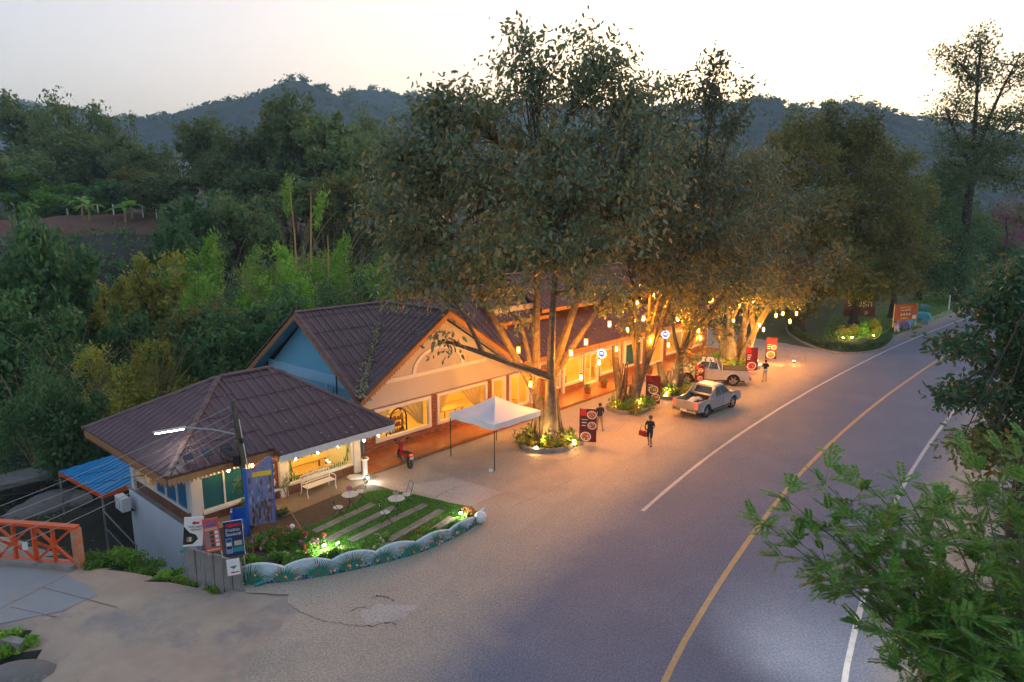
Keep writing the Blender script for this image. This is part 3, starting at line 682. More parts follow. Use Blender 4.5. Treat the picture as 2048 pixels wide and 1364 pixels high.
PM2 = [(31.6, TF, ZE), (31.6, 29.7, ZE + 3.4 * .6944), (SEND, 29.7, ZE + 3.4 * .6944), (SEND, TF, ZE)]; roof_face(roof, PM2, (31.6, TF, ZE), (SEND, TF, ZE), OFF, M['roof'], ln=1.4)
U1 = [(31.2, 28.85, 5.30), (31.2, 32.0, 7.30), (36.4, 32.0, 7.30), (36.4, 28.85, 5.30)]; roof_face(roof, U1, U1[0], U1[3], OFF, M['roof'])
U2 = [(35.4, 28.7, 5.75), (35.4, 32.0, 7.85), (SEND, 32.0, 7.85), (SEND, 28.7, 5.75)]; roof_face(roof, U2, U2[0], U2[3], OFF, M['roof'], ln=1.5)
BK = [(SL, TB, ZE), (SL, TR, ZR), (SEND, TR, ZR), (SEND, TB, ZE)]
for p in (PV, PL_, PR_, PM1, PM2, BK): deck(roof, p, OFF, M['deck'])
for p in (U1, U2): deck(roof, p, OFF, M['deck'], th=.1)
back = MB(OFF).prism([(x, y, z + .06) for x, y, z in [(SL, TB, ZE), (SL, TR + .02, ZR), (SEND, TR + .02, ZR), (SEND, TB, ZE)]], (0, 0, -.05)).build('back_slope', M['roof'], roof)
bk2 = MB(OFF).prism([(31.2, 32, 7.3), (SEND, 32, 7.9), (SEND, 35, 5.9), (31.2, 35, 5.4)], (0, 0, -.08)).build('back_slope', M['roof'], roof)
cl_ = MB(OFF); cl_.bx(31.5, SEND - .2, 29.5, 29.6, 5.0, 6.1); cl_.bx(31.4, 31.5, 29.5, 34.5, 5.0, 6.2); cl_.build('clerestory_wall', M['cream'], hall)
ridge_caps(roof, (SL, TR, ZR + .02), (31.4, TR, ZR + .02), OFF, M['ridge']); ridge_caps(roof, (SC, TF, ZR + .03), (SC, TR, ZR + .03), OFF, M['ridge'])
ridge_caps(roof, (31.2, 32, 7.34), (36, 32, 7.34), OFF, M['ridge']); ridge_caps(roof, (35.4, 32, 7.9), (SEND, 32, 7.9), OFF, M['ridge'])
for a, b in [((SL - .02, TF, ZE + .05), (SL - .02, TR, ZR + .05)), ((SL - .02, TB, ZE + .05), (SL - .02, TR, ZR + .05))]: ridge_caps(roof, a, b, OFF, M['ridge'])
for a, b, nr in [((SL - .03, TF, ZE), (SL - .03, TR, ZR - .02), (-1, 0, 0)), ((SL - .03, TB, ZE), (SL - .03, TR, ZR - .02), (-1, 0, 0))]: lace(roof, a, b, OFF, M['lace'], .34, .18, .17, nr)
for a, b in [((SL, TF - .02, ZE), (SC, TF - .02, ZR)), ((SR, TF - .02, ZE), (SC, TF - .02, ZR))]:
    lace(roof, a, b, OFF, M['lace'], .36, .18, .18)
    d_ = Vector(b) - Vector(a); MB(OFF).tube([Vector(a) + Vector((0, -.03, .03)), Vector(b) + Vector((0, -.03, .03))], .05, 6).build('verge_roll', M['deck'], roof)
lace(roof, (SR + .2, TF - .02, ZE), (SEND, TF - .02, ZE), OFF, M['lace'], .3, .2, .16)
for q in ((31.2, 36.4, 28.82, 5.3), (35.4, SEND, 28.67, 5.75)): MB(OFF).bx(q[0], q[1], q[2] - .04, q[2], q[3] - .26, q[3] - .01).build('fascia_board', M['lace'], roof)
# gutter litter: dry leaves lying in the valley
rv = np.random.default_rng(5); k_ = rv.random(420) ** 1.3; pv_ = np.array([SL, TF, ZE]) + k_[:, None] * (np.array([SC, TR, ZR]) - np.array([SL, TF, ZE])) * .72 + rv.normal(size=(420, 3)) * [.13, .13, .03] + [0, 0, .17]
v_, f_ = leaf_quads(pv_ - np.array(OFF), .10 + 0 * k_, .5, rv); M['litter'] = leafmat('dry_leaf', (.10, .085, .08), (.17, .15, .145), (.26, .22, .20))
tag(link('leaf_litter', npmesh('leaf_litter', v_, f_, M['litter']), roof), kind='stuff')
def roof_leaves(par, pts, off, n, seed):
    r = np.random.default_rng(seed); a, b, c = [np.array(p) for p in pts]; u, w_ = r.random((2, n)); fl_ = u + w_ > 1; u[fl_], w_[fl_] = 1 - u[fl_], 1 - w_[fl_]; P = a + np.outer(u, b - a) + np.outer(w_, c - a) + [0, 0, .09] - np.array(off)
    v, f = leaf_quads(P, .07 + 0 * u, .45, r); q4 = np.repeat(P, 4, 0); v = q4 + (v - q4) * [1, 1, .35]; tag(link('fallen_leaves', npmesh('fallen_leaves', v, f, M['litter']), par), kind='stuff')
roof_leaves(roof, [(SL, TF, ZE), (SC, TF, ZR), (SC, TR, ZR)], OFF, 130, 31); roof_leaves(roof, [(32, TF, ZE), (46, TF, ZE), (38, 29.5, 5.4)], OFF, 260, 32); roof_leaves(roof, [(SL, TF, ZE), (SL, TR, ZR), (SC, TR, ZR)], OFF, 60, 33)
# porch
po = MB(OFF); po.bx(18.35, 57.6, 25.05, 27.24, -.3, .15); porch = po.build('porch', M['porch'], hall)
MB(OFF).bx(18.3, 57.65, 25.0, 25.05, -.3, .12).build('porch_riser', M['wood'], hall)
MB(OFF).bx(18.36, 20.2, 26.05, 26.09, .15, .156).build('tile_joint', M['mortar'], porch)
# bricks: rows of real bricks on the front piers and under the windows
BRS = []
def bricks(sa, sb, za, zb):
    rows = int((zb - za) / .088)
    for r in range(rows):
        x = sa + (-.13 if r % 2 else 0)
        while x < sb:
            x0, x1 = max(x, sa), min(x + .25, sb)
            if x1 - x0 > .06: BRS.append(((x0 + x1) / 2, za + (r + .5) * .088, x1 - x0))
            x += .265
for a, b, z0, z1 in [(19.62, 32.4, .15, .6), (23.98 + .05, 24.47, .6, 2.4), (28.47, 28.88, .6, 2.4), (19.62, 20.26, .6, 2.4), (30.12, 30.42, .15, 2.4)]:
    if z1 < 1 and b > 30: bricks(19.62, 28.88, .15, .59)
    else: bricks(a, b, z0, z1)
bm_full = MB().bx(-.123, .123, -.03, .03, -.038, .038).mesh('brick', M['brick'])
rest = MB(OFF); BRS.sort(key=lambda q: q[0])
for i, (x, z, l_) in enumerate(BRS):
    if i < 300:
        o = link('brick', bm_full, hall, (x - OFF[0], 27.215 - OFF[1] + random.uniform(-.012, .008), z)); o.scale = ((l_ - .012) / .246, 1, 1)
    else: rest.box((x, 27.215 + random.uniform(-.012, .008), z), (l_ - .012, .06, .076))
BRS.clear()
for i in range(len(pw)):
    bricks(pw[i][0], pw[i][1], .13, .54)
for a, b in [(32.7, 34.2), (35.6, 36), (38.15, 38.35), (40.1, 40.3), (42.95, 43.6), (46.1, 46.6), (49.4, 50), (52.9, 53.6), (56.4, 57.4)]: bricks(a, b, .13, 2.4)
for x, z, l_ in BRS: rest.box((x, 27.215 + random.uniform(-.012, .008), z), (l_ - .012, .06, .076))
tag(rest.build('brick_courses', M['brick'], hall, fix=False), kind='stuff')
# rooms behind the glass
rm = MB(OFF); rm.bx(19.8, 32.4, 31.2, 31.3, .1, 3.2); rm.bx(32.5, 32.6, 27.4, 31.2, .1, 3.2); rm.bx(32.6, 57.3, 30.4, 30.5, .1, 3.2); rm.bx(45, 45.1, 27.5, 30.4, .1, 3.2)
rm.build('room_wall', M['room'], hall)
MB(OFF).bx(19.8, 57.3, 27.4, 31.25, 3.2, 3.28).build('room_ceiling', M['white'], hall)
MB(OFF).bx(19.8, 57.3, 27.25, 31.25, .06, .14).build('room_floor', M['ywood'], hall)
M['roomlamp'] = emat('room_lamp', (1.0, .66, .13), 10.0)
for s_ in (21.2, 23.6, 26.3, 28.8, 31.5, 35.2, 37.3, 39.3, 41.7, 44, 48, 51.5, 55):
    MB(OFF).lathe([(.02, 0), (.3, 0), (.3, .05), (.05, .07)], (s_, 28.9, 3.1), 12).build('ceiling_lamp', M['roomlamp'], hall)

# ---------------------------------------------------------------- cafe with hipped roof
OC = (10.5, 25.8, 0.0)
cafe = empty('cafe_building', W(10.5, 25.8), AX, 'small cafe with hipped purple roof and teal windows above a white base wall', 'building')
cw = MB(OC)
wall_s(cw, 10.5, 18.2, .46, 2.75, 25.8, .15, [(10.8, 12.6, .5, 1.95), (12.95, 14.1, .5, 2.2), (14.5, 17.85, .48, 1.9)])
wall_t(cw, 25.96, 32.0, .46, 2.7, 10.5, .15, [(26.3, 31.6, .5, 1.8)])
cw.bx(18.05, 18.2, 25.96, 32.0, 0, 2.5); cw.bx(10.5, 18.2, 32.0, 32.15, -3.4, 2.6); cw.build('wall', M['white'], cafe)
wd_ = MB(OC)
for i in range(54): x = 10.5 + i * .1425; wd_.bx(x + .006, x + .1365, 25.775 + (i % 3) * .004, 25.9, -.02, .46)
for i in range(43): x = 25.93 + i * .1425; wd_.bx(10.47 + (i % 3) * .004, 10.6, x + .006, x + .1365, -.1, .46)
wd_.build('board_cladding', M['woodwall'], cafe)
for q in ((14.28, .17), (18.08, .17)): MB(OC).bx(q[0] - q[1], q[0] + q[1], 25.68, 25.79, -.02, 2.3).build('pilaster', M['white'], cafe)
MB(OC).bx(10.36, 10.74, 25.66, 25.8, -.02, 2.6).build('pilaster', M['white'], cafe)
MB(OC).bx(10.36, 10.495, 31.6, 31.95, -.1, 2.5).build('pilaster', M['white'], cafe)
window_s(cafe, OC, 10.8, 12.6, .5, 1.95, 25.8, fw=.05, mul=(11.75,), glass=M['teal'], proud=.04)
pan = MB(OC).bx(12.95, 14.1, 25.83, 25.86, .5, 2.2).build('shop_sign_panel', M['woodwall'], cafe)
window_s(cafe, OC, 14.48, 17.87, .46, 1.92, 25.8, fw=.08, proud=.06)
MB(OC).bx(12.7, 14.12, 25.7, 25.84, .40, .5).build('sill', M['white'], cafe); MB(OC).bx(10.8, 12.65, 25.7, 25.84, .40, .49).build('sill', M['white'], cafe)
fr = MB(OC)                                      # left side glazing
fr.bx(10.44, 10.58, 26.25, 31.65, .42, .52); fr.bx(10.44, 10.58, 26.25, 31.65, 1.76, 1.86)
ys = [26.3, 27.3, 28.4, 29.4, 30.4, 31.6]
for y in ys: fr.bx(10.45, 10.57, y - .04, y + .04, .52, 1.76)
lf = fr.build('side_window', M['white'], cafe)
for i in range(5): MB(OC).bx(10.5, 10.508, ys[i] + .04, ys[i + 1] - .04, .52, 1.76).build('pane', M['bluegl'] if i < 3 else M['glass'], lf)
bw = MB(OC); bw.bx(10.38, 10.5, 25.62, 32.4, -3.9, -.1); bw.bx(10.5, 12.0, 25.62, 25.76, -3.0, -.04); bw.build('base_wall', M['whitewall'], cafe)
MB(OC).bx(10.30, 10.52, 25.6, 32.45, -.1, -.04).build('ledge', M['concrete'], cafe)
MB(OC).bx(10.62, 18.0, 25.95, 31.95, -.03, .06).build('floor', M['ywood'], cafe)
MB(OC).bx(10.62, 18.04, 25.96, 31.99, 2.3, 2.36).build('ceiling', M['white'], cafe)
RL, RRt, TC = 13.3, 15.8, 28.9
FA = [(9.1, 24.55, 2.74), (13.3, 24.55, 2.74), (13.3, TC, 5.0)]; FB = [(13.3, 24.15, 2.53), (19.1, 24.15, 2.53), (RRt, TC, 5.0), (13.3, TC, 5.0)]
FL = [(9.1, 24.55, 2.74), (13.3, TC, 5.0), (9.1, 33.25, 2.74)]; FR = [(19.1, 24.15, 2.53), (RRt, TC, 5.0), (19.1, 33.6, 2.53)]; FK = [(9.1, 33.25, 2.74), (RL, TC, 5), (RRt, TC, 5), (19.1, 33.6, 2.53)]
cr = MB(OC).bx(RL, RRt, TC - .08, TC + .08, 4.6, 4.85).build('roof', M['deck'], cafe)
roof_face(cr, FA, FA[0], FA[1], OC, M['roof']); roof_face(cr, FB, FB[0], FB[1], OC, M['roof']); roof_face(cr, FL, FL[0], FL[2], OC, M['roof']); roof_face(cr, FR, FR[0], FR[2], OC, M['roof'])
for p in (FA, FB, FL, FR, FK): deck(cr, p, OC, M['deck'], th=.05)
MB(OC).prism([(x, y, z + .05) for x, y, z in FK], (0, 0, -.04)).build('back_slope', M['roof'], cr)
for a, b in [((9.1, 24.55, 2.76), (RL, TC, 5.03)), ((19.1, 24.15, 2.55), (RRt, TC, 5.03)), ((RL, TC, 5.05), (RRt + .2, TC, 5.05)), ((9.1, 33.25, 2.76), (RL, TC, 5.03))]: ridge_caps(cr, a, b, OC, M['ridge'])
lace(cr, (9.15, 24.58, 2.70), (13.3, 24.58, 2.70), OC, M['lace'], .34, .15, .12); lace(cr, (9.12, 24.6, 2.70), (9.12, 33.2, 2.70), OC, M['lace'], .34, .15, .12, (-1, 0, 0))
lace(cr, (13.3, 24.16, 2.52), (19.1, 24.16, 2.50), OC, M['lacew'], .32, .14, .15); lace(cr, (19.1, 24.2, 2.5), (19.1, 26.2, 2.5), OC, M['lacew'], .32, .14, .15, (1, 0, 0))
MB(OC).bx(13.26, 13.3, 24.2, 26.5, 2.3, 2.75).build('gable_board', M['deck'], cr)
roof_leaves(cr, FB[:3], OC, 70, 34); roof_leaves(cr, FA, OC, 30, 35)
# solar flood-light panels on the eave
M['solar'] = mat('solar_cell', (.015, .02, .035), (.02, .03, .05), rough=.2)
for i, (s_, t_) in enumerate([(10.05, 24.9), (10.75, 24.85), (11.5, 24.85), (12.2, 24.9)]):
    k = empty('solar_panel', W(s_, t_, 2.92 + .5 * (t_ - 24.55)), AX, ['solar panel nearest the hip corner of the cafe eave', 'second solar panel along the cafe eave from the corner', 'third solar panel along the cafe eave from the corner', 'solar panel on the cafe eave nearest the utility pole'][i], 'solar panel', 'solar panels on the cafe eave')
    MB().box((0, 0, .12), (.34, .30, .03), rx=.5).build('cell_panel', M['solar'], k); MB().tube([(0, 0, -.05), (0, .02, .11)], .02).build('bracket', M['grey'], k)
# ================================================================ garden, street furniture, signs
PAL = {k: mat('print_' + k, hexc(h), tuple(x * .85 for x in hexc(h)), rough=.5, scale=20) for k, h in dict(
    red='d02030', white='f2f2f0', navy='12305c', teal='2a8a92', cream='ead9b0', dark='2a1c18', maroon='6e1416', orange='e0702a', green='4f8a3a', brown='8a5326',
    salmon='e0604e', grey='8d8f90', lilac='a58cc8', sky='6f9fd6', pink='e88aa8', yellow='f0c040', dgreen='1f5a4c', blue='2467c4').items()}

# --- garden wall with painted scalloped panels
gw_px = [(484, 1168), (560, 1163), (640, 1152), (700, 1140), (780, 1121), (850, 1100), (920, 1068), (955, 1045), (967, 1034)]
GW = catmull([tuple(at(*p)[:2]) for p in gw_px], 16); gl_ = np.r_[0, np.cumsum(np.linalg.norm(np.diff(GW, axis=0), axis=1))]; GLEN = gl_[-1]
def gwp(d): return np.array([np.interp(d, gl_, GW[:, 0]), np.interp(d, gl_, GW[:, 1])])
def gwn(d):
    k = gwp(min(d + .1, GLEN)) - gwp(max(d - .1, 0)); k /= np.linalg.norm(k); return np.array([k[1], -k[0]])
def gtop(d): u = d / GLEN; return (.52 + .20 * abs(math.sin(math.pi * (u * 6.4 + .1))) ** .8) * (1 - .45 * u ** 2)
gwall = empty('garden_wall', (*gwp(GLEN / 2), 0), 0, 'low curved garden wall with wavy top, painted with grass and flowers', 'garden wall')
go = Vector((*gwp(GLEN / 2), 0)); nn_ = 150; mb = MB(go); vs = []; fs = []
for i in range(nn_ + 1):
    d = GLEN * i / nn_; p, n = gwp(d), gwn(d); zb = -.22 * (1 - d / GLEN) - .03
    for (o, z) in ((.06, zb), (.06, gtop(d) - .02), (.04, gtop(d)), (-.04, gtop(d)), (-.06, gtop(d) - .02), (-.06, zb)): vs.append((p[0] + n[0] * o, p[1] + n[1] * o, z))
for i in range(nn_):
    for k in range(5): fs.append((i * 6 + k, (i + 1) * 6 + k, (i + 1) * 6 + k + 1, i * 6 + k + 1))
fs += [tuple(range(6)), tuple(nn_ * 6 + k for k in range(6))]
mb.add(vs, fs).build('wall_body', mat('painted_wall', (.50, .61, .68), (.57, .68, .74), rough=.6, scale=2, c3=(.45, .55, .62), s3=1.5, th3=.6), gwall)
def wallpt(d, z, o=.066): p, n = gwp(d), gwn(d); return (p[0] + n[0] * o, p[1] + n[1] * o, z)
gr_ = [PAL['dgreen'], PAL['teal'], PAL['green']]
band = MB(go); r_ = random.Random(3); d = .02
while d < GLEN - .15:                            # painted ground band
    h = .10 + .10 * r_.random(); band.mat(r_.randrange(2)).poly([wallpt(d, -.2), wallpt(d + .13, -.2), wallpt(d + .11, h * .8), wallpt(d + .06, h), wallpt(d + .01, h * .7)]); d += .11
band.build('painted_ground', gr_, gwall, fix=False)
for k in range(9):                               # fan-shaped grass tufts
    dc = GLEN * (k + .28) / 9; tf = MB(go); hh = gtop(dc) * 1.08
    for j in range(30):
        a = -1.3 + 2.6 * j / 29; ln_ = hh * (.75 + .3 * r_.random()); p = [dc + .12 * (j / 29 - .5), .02]; w_ = .042; tf.mat(j % 3); q = []
        for m_ in range(5):
            u = m_ / 4; q.append((p[0] + math.sin(a) * ln_ * u * (1 + .35 * u), .02 + ln_ * u * math.cos(a * .9) * (1 - .12 * u * abs(a)), w_ * (1 - u * .9)))
        L_ = [wallpt(min(max(x - w_, 0), GLEN), z, .068 + j * .0003) for x, z, w_ in q]; R_ = [wallpt(min(max(x + w_, 0), GLEN), z, .068 + j * .0003) for x, z, w_ in q]
        for m_ in range(4): tf.poly([L_[m_], R_[m_], R_[m_ + 1], L_[m_ + 1]])
    tf.build('painted_grass_tuft', gr_, gwall, fix=False)
fl = MB(go)
def disc(dc, zc, r, o): fl.poly([wallpt(min(max(dc + r * math.cos(a), 0), GLEN), zc + r * math.sin(a), o) for a in np.linspace(0, 2 * math.pi, 9)[:-1]])
for k in range(90):
    dc = GLEN * r_.random() * .985 + .05; zc = .05 + r_.random() * gtop(dc) * (.32 if k > 24 else .8)
    if k <= 24: fl.mat(0); disc(dc, zc, .055, .080); fl.mat(1); disc(dc, zc, .028, .083)
    else: fl.mat([2, 3, 4, 1, 5][k % 5]); disc(dc, zc, .02 + .03 * r_.random(), .081)
for k in range(9):                               # painted toadstools
    dc = GLEN * (k + .72 + .1 * r_.random()) / 9.6; zc = .13 + .05 * r_.random(); fl.mat(1).poly([wallpt(dc - .012, zc - .09, .084), wallpt(dc + .012, zc - .09, .084), wallpt(dc + .012, zc, .084), wallpt(dc - .012, zc, .084)])
    fl.mat(2 if k % 2 else 4).poly([wallpt(dc + .06 * math.cos(a), zc + .05 * math.sin(a), .086) for a in np.linspace(0, math.pi, 8)])
fl.build('painted_flowers', [PAL['orange'], PAL['cream'], PAL['red'], PAL['blue'], PAL['pink'], PAL['lilac']], gwall, fix=False)
wb = empty('white_globe', at(961, 1046), 0, 'round white globe at the far end of the garden wall', 'globe'); MB().ball((0, 0, .24), .25, 14, 10).build('globe', M['white'], wb, smooth=True); MB().lathe([(.1, 0), (.09, .05)], (0, 0, 0), 10).build('foot', M['concrete'], wb)

# --- garden ground: soil bed, turf, paving strips
gpoly = [tuple(gwp(GLEN * u)[:2] - gwn(GLEN * u) * .06) for u in np.linspace(0.01, .99, 24)] + [tuple(at(*p)[:2]) for p in [(945, 1015), (880, 1003), (800, 985), (742, 968)]] + [tuple(W(17.2, 24.9)[:2]), tuple(W(10.8, 24.9)[:2]), tuple(W(9.7, 23.4)[:2])]
gd = sheet('garden_bed', gpoly, .03, M['soil']); tag(gd, kind='structure')
walk = tag(sheet('cafe_walkway', [tuple(W(*p)[:2]) for p in [(11.2, 25.75), (18.2, 25.75), (18.4, 24.6), (16.2, 24.2), (13.6, 24.0), (11.3, 24.0)]], .05, mat('walkway_concrete', (.20, .155, .115), (.25, .19, .14), rough=.85, scale=2, bump=.3, bscale=14, c3=(.13, .10, .075), s3=1, th3=.55), step=.5, amp=.08), kind='structure')
M['plank'] = mat('paving_plank', (.27, .235, .20), (.20, .17, .145), rough=.85, scale=5, bump=.3, bscale=20, c3=(.13, .11, .09), s3=4, th3=.58, obj_rand=.15)
strips = [((628, 1066), (748, 1010)), ((654, 1083), (790, 1016)), ((701, 1084), (852, 1011)), ((750, 1100), (884, 1022)), ((790, 1113), (905, 1037))]
for a, b in strips:
    A0, B0 = at(*a), at(*b); d = B0 - A0; L = d.length; d.normalize(); n = int(L / .62)
    rz = math.atan2(d.y, d.x)
    for i in range(n):
        for sd in (-.09, .09):
            c = A0 + d * (L * (i + .5) / n) + Vector((-d.y, d.x, 0)) * sd; MB().box((0, 0, 0), (L / n - .02, .165, .05)).build('plank', M['plank'], gd, loc=(c.x, c.y, .045 + random.uniform(-.006, .006)), rot=(0, 0, rz + random.uniform(-.02, .02)))
tp = np.array(gpoly); 
def inpoly(P, poly):
    x, y = P[:, 0], P[:, 1]; c = np.zeros(len(P), bool); j = len(poly) - 1
    for i in range(len(poly)):
        xi, yi = poly[i]; xj, yj = poly[j]; c ^= ((yi > y) != (yj > y)) & (x < (xj - xi) * (y - yi) / (yj - yi + 1e-12) + xi); j = i
    return c
turf = np.array([tuple(at(*p)[:2]) for p in [(600, 1060), (655, 1040), (700, 1015), (735, 985), (770, 980), (830, 990), (945, 1018), (950, 1040), (900, 1070), (840, 1095), (760, 1115), (690, 1125), (600, 1115), (560, 1090)]])
def blades(n, poly, h, w, seed, zf=lambda P: .03, excl=None):
    r = np.random.default_rng(seed); lo, hi = poly.min(0), poly.max(0); P = r.random((n * 3, 2)) * (hi - lo) + lo; P = P[inpoly(P, poly)]
    if excl is not None: P = P[~excl(P)]
    P = P[:n]; n = len(P); a = r.random(n) * 6.283; hh = h * (.5 + r.random(n)); z = np.broadcast_to(zf(P), (n,))
    dx = np.c_[np.cos(a), np.sin(a)] * (w / 2); ln = r.normal(size=(n, 2)) * (h * .35)
    v = np.stack([np.c_[P - dx, z], np.c_[P + dx, z], np.c_[P + ln, z + hh]], 1).reshape(-1, 3); return v, np.arange(3 * n).reshape(n, 3)
def onstrip(P):
    m = np.zeros(len(P), bool)
    for a, b in strips:
        A0, B0 = np.array(at(*a)[:2]), np.array(at(*b)[:2]); d = B0 - A0; L = np.linalg.norm(d); d /= L; q = P - A0
        m |= (np.abs(q[:, 0] * -d[1] + q[:, 1] * d[0]) < .15) & (q @ d > 0) & (q @ d < L)
    return m
v, f = blades(42000, turf, .05, .016, 21, excl=onstrip); tag(link('turf', npmesh('turf', v, f, M['grass'])), 'short green turf between the garden paving strips', 'turf', kind='stuff')
tag(sheet('turf_base', [tuple(p) for p in turf], .034, mat('turf_ground', (.03, .05, .015), (.045, .06, .02), rough=.95, scale=4)), kind='structure')

# --- leafy clusters used for all low planting
def cluster(n, cen, rad, leaf, seed, m, squash=1.0, asp=.45, droop=0.0, name='foliage', parent=None, hollow=.35, lumps=7):
    r = np.random.default_rng(seed); lc = r.normal(size=(lumps, 3)); lc /= np.linalg.norm(lc, axis=1)[:, None]; lc *= r.uniform(.25, .8, (lumps, 1)); lc[:, 2] = np.abs(lc[:, 2]) * .9
    k = r.integers(0, lumps, n); d = r.normal(size=(n, 3)); d /= np.linalg.norm(d, axis=1)[:, None]
    p = lc[k] + d * r.uniform(hollow, 1, (n, 1)) * r.uniform(.28, .5, lumps)[k][:, None]
    p = p * np.array([rad, rad, rad * squash]) ; p[:, 2] = np.maximum(p[:, 2], .01) ; p += np.array(cen)
    v, f = leaf_quads(p, leaf + 0 * p[:, 0], asp, r, droop); return link(name, npmesh(name, v, f, m), parent)
def bush(name, loc, rad, n, leaf, m, label, cat='shrub', group=None, seed=0, squash=1.0, bl=None, bln=0, blsize=.05, stem=True):
    o = empty(name, loc, 0, label, cat, group); cluster(n, (0, 0, .05), rad, leaf, seed, m, squash, parent=o)
    if stem:
        s_ = MB()
        for i in range(4): a = i * 1.6 + seed; s_.tube([(0, 0, 0), (math.cos(a) * rad * .4, math.sin(a) * rad * .4, rad * squash * .7)], [.02, .008], 5)
        s_.build('stems', M['darkbark'], o)
    if bl is not None:
        r = np.random.default_rng(seed + 99); d = r.normal(size=(bln, 3)); d /= np.linalg.norm(d, axis=1)[:, None]; d[:, 2] = np.abs(d[:, 2]); P = d * rad * np.array([.95, .95, squash * 1.05]) + [0, 0, .08]
        c = np.repeat(P, 9, 0) + r.normal(size=(bln * 9, 3)) * blsize * .5; v, f = leaf_quads(c, blsize * .55 + 0 * c[:, 0], .8, r); link('blossoms', npmesh('blossoms', v, f, bl), o)
    return o
gl_names = ['rose bush with red and pink blooms by the blue mural frame', 'leafy rose bush beside the mural board', 'dense green bush behind the first wave of the garden wall', 'green bush behind the second wave of the garden wall', 'bush next to the left garden spike light', 'low bush behind the third wave of the garden wall',
            'rose bush with pale blooms in the middle of the bed', 'rose bush with one red bloom near the far paving strips', 'trimmed green edging bush before the right spike light', 'trimmed edging bush left of the garden wall end', 'trimmed edging bush near the garden wall end', 'reddish shrub at the tip of the garden by the globe', 'bush at the corner of the garden wall by the blue sign', 'bush between the first two waves of the wall', 'bush between the two spike lights', 'bush behind the fourth wave of the wall', 'bush behind the fifth wave of the wall', 'leafy bush under the mural board', 'rose bush left of the paving strips']
for i, (px, py, rad, n, bl, nb) in enumerate([(575, 1085, .62, 1100, 'l_red', 9), (530, 1095, .7, 1300, 'l_pink', 5), (560, 1125, .5, 900, None, 0), (615, 1120, .5, 1000, 'l_red', 3), (665, 1112, .42, 800, 'l_white', 3), (720, 1113, .42, 700, 'l_white', 2),
                                        (765, 1085, .36, 450, 'l_white', 6), (850, 1072, .36, 450, 'l_red', 4), (835, 1095, .42, 1000, 'l_red', 2), (875, 1078, .42, 1100, None, 0), (915, 1057, .4, 1100, None, 0), (940, 1034, .36, 600, 'l_red', 5), (505, 1130, .55, 1300, 'l_red', 2), (590, 1128, .5, 1200, None, 0), (695, 1118, .45, 1100, 'l_pink', 2), (765, 1108, .42, 1000, 'l_white', 2), (805, 1104, .42, 1000, 'l_red', 2), (545, 1080, .6, 1300, 'l_red', 3), (625, 1098, .5, 900, 'l_pink', 5)]):
    p = at(px, py); bush('rose_bush', (p.x, p.y, .02), rad, n, .055, M['l_shrub'] if i != 11 else M['l_olive'], gl_names[i], 'bush', 'bushes in the cafe garden', 300 + i, .85, M[bl] if bl else None, nb, .075)
p = at(553, 1032); bush('round_shrub', (p.x, p.y, .03), .48, 1500, .04, M['l_dark'], 'clipped round shrub right of the mural board', 'shrub', seed=41, squash=.9)
p = at(500, 1045); bush('tall_shrub', (p.x - .3, p.y + .7, .03), .65, 1200, .05, M['l_dark'], 'dark shrub under the teal cafe window', 'shrub', seed=42, squash=1.2)
p = at(422, 1035); bush('potted_shrub', (p.x, p.y + .6, .0), .4, 700, .05, M['l_dark'], 'small dark shrub at the white corner of the cafe', 'shrub', seed=43, squash=1.6)
# dry rose canes by the bench
p = at(575, 1000); cane = empty('climbing_rose', (p.x, p.y, .05), 0, 'thin staked climbing rose left of the white bench', 'plant'); s_ = MB(); r_ = random.Random(9)
for i in range(7): s_.tube([(0, 0, 0), (r_.uniform(-.2, .2), r_.uniform(-.1, .1), .6), (r_.uniform(-.35, .45), r_.uniform(-.2, .2), 1.2)], [.012, .008, .004], 4)
s_.build('canes', M['wood'], cane); cluster(160, (0, 0, .5), .45, .04, 77, M['l_shrub'], 1.6, parent=cane)
a, b = at(558, 985, .9), at(607, 1065, .05); c_ = empty('bamboo_stake', b, 0, 'thin bamboo stake leaning across the flower bed', 'stake'); MB().tube([(0, 0, 0), a - b], [.016, .012], 5).build('cane', M['khaki'], c_)

# --- toadstool ornaments
for i, (px, py, c) in enumerate([(612, 1078, 'red'), (648, 1080, 'salmon'), (585, 1062, 'white')]):
    p = at(px, py, 0); o = empty('toadstool_ornament', (p.x, p.y, .03), 0, ['red toadstool ornament among the roses', 'salmon toadstool ornament right of the red one', 'white post ornament in front of the mural board'][i], 'ornament', 'garden ornaments', .8)
    MB().lathe([(.05, 0), (.035, .12), (.04, .2)], n=10).build('stalk', M['white'], o, smooth=True); MB().lathe([(.02, .18), (.13, .19), (.12, .25), (.08, .3), (.01, .32)], n=12).build('cap', PAL[c], o, smooth=True)

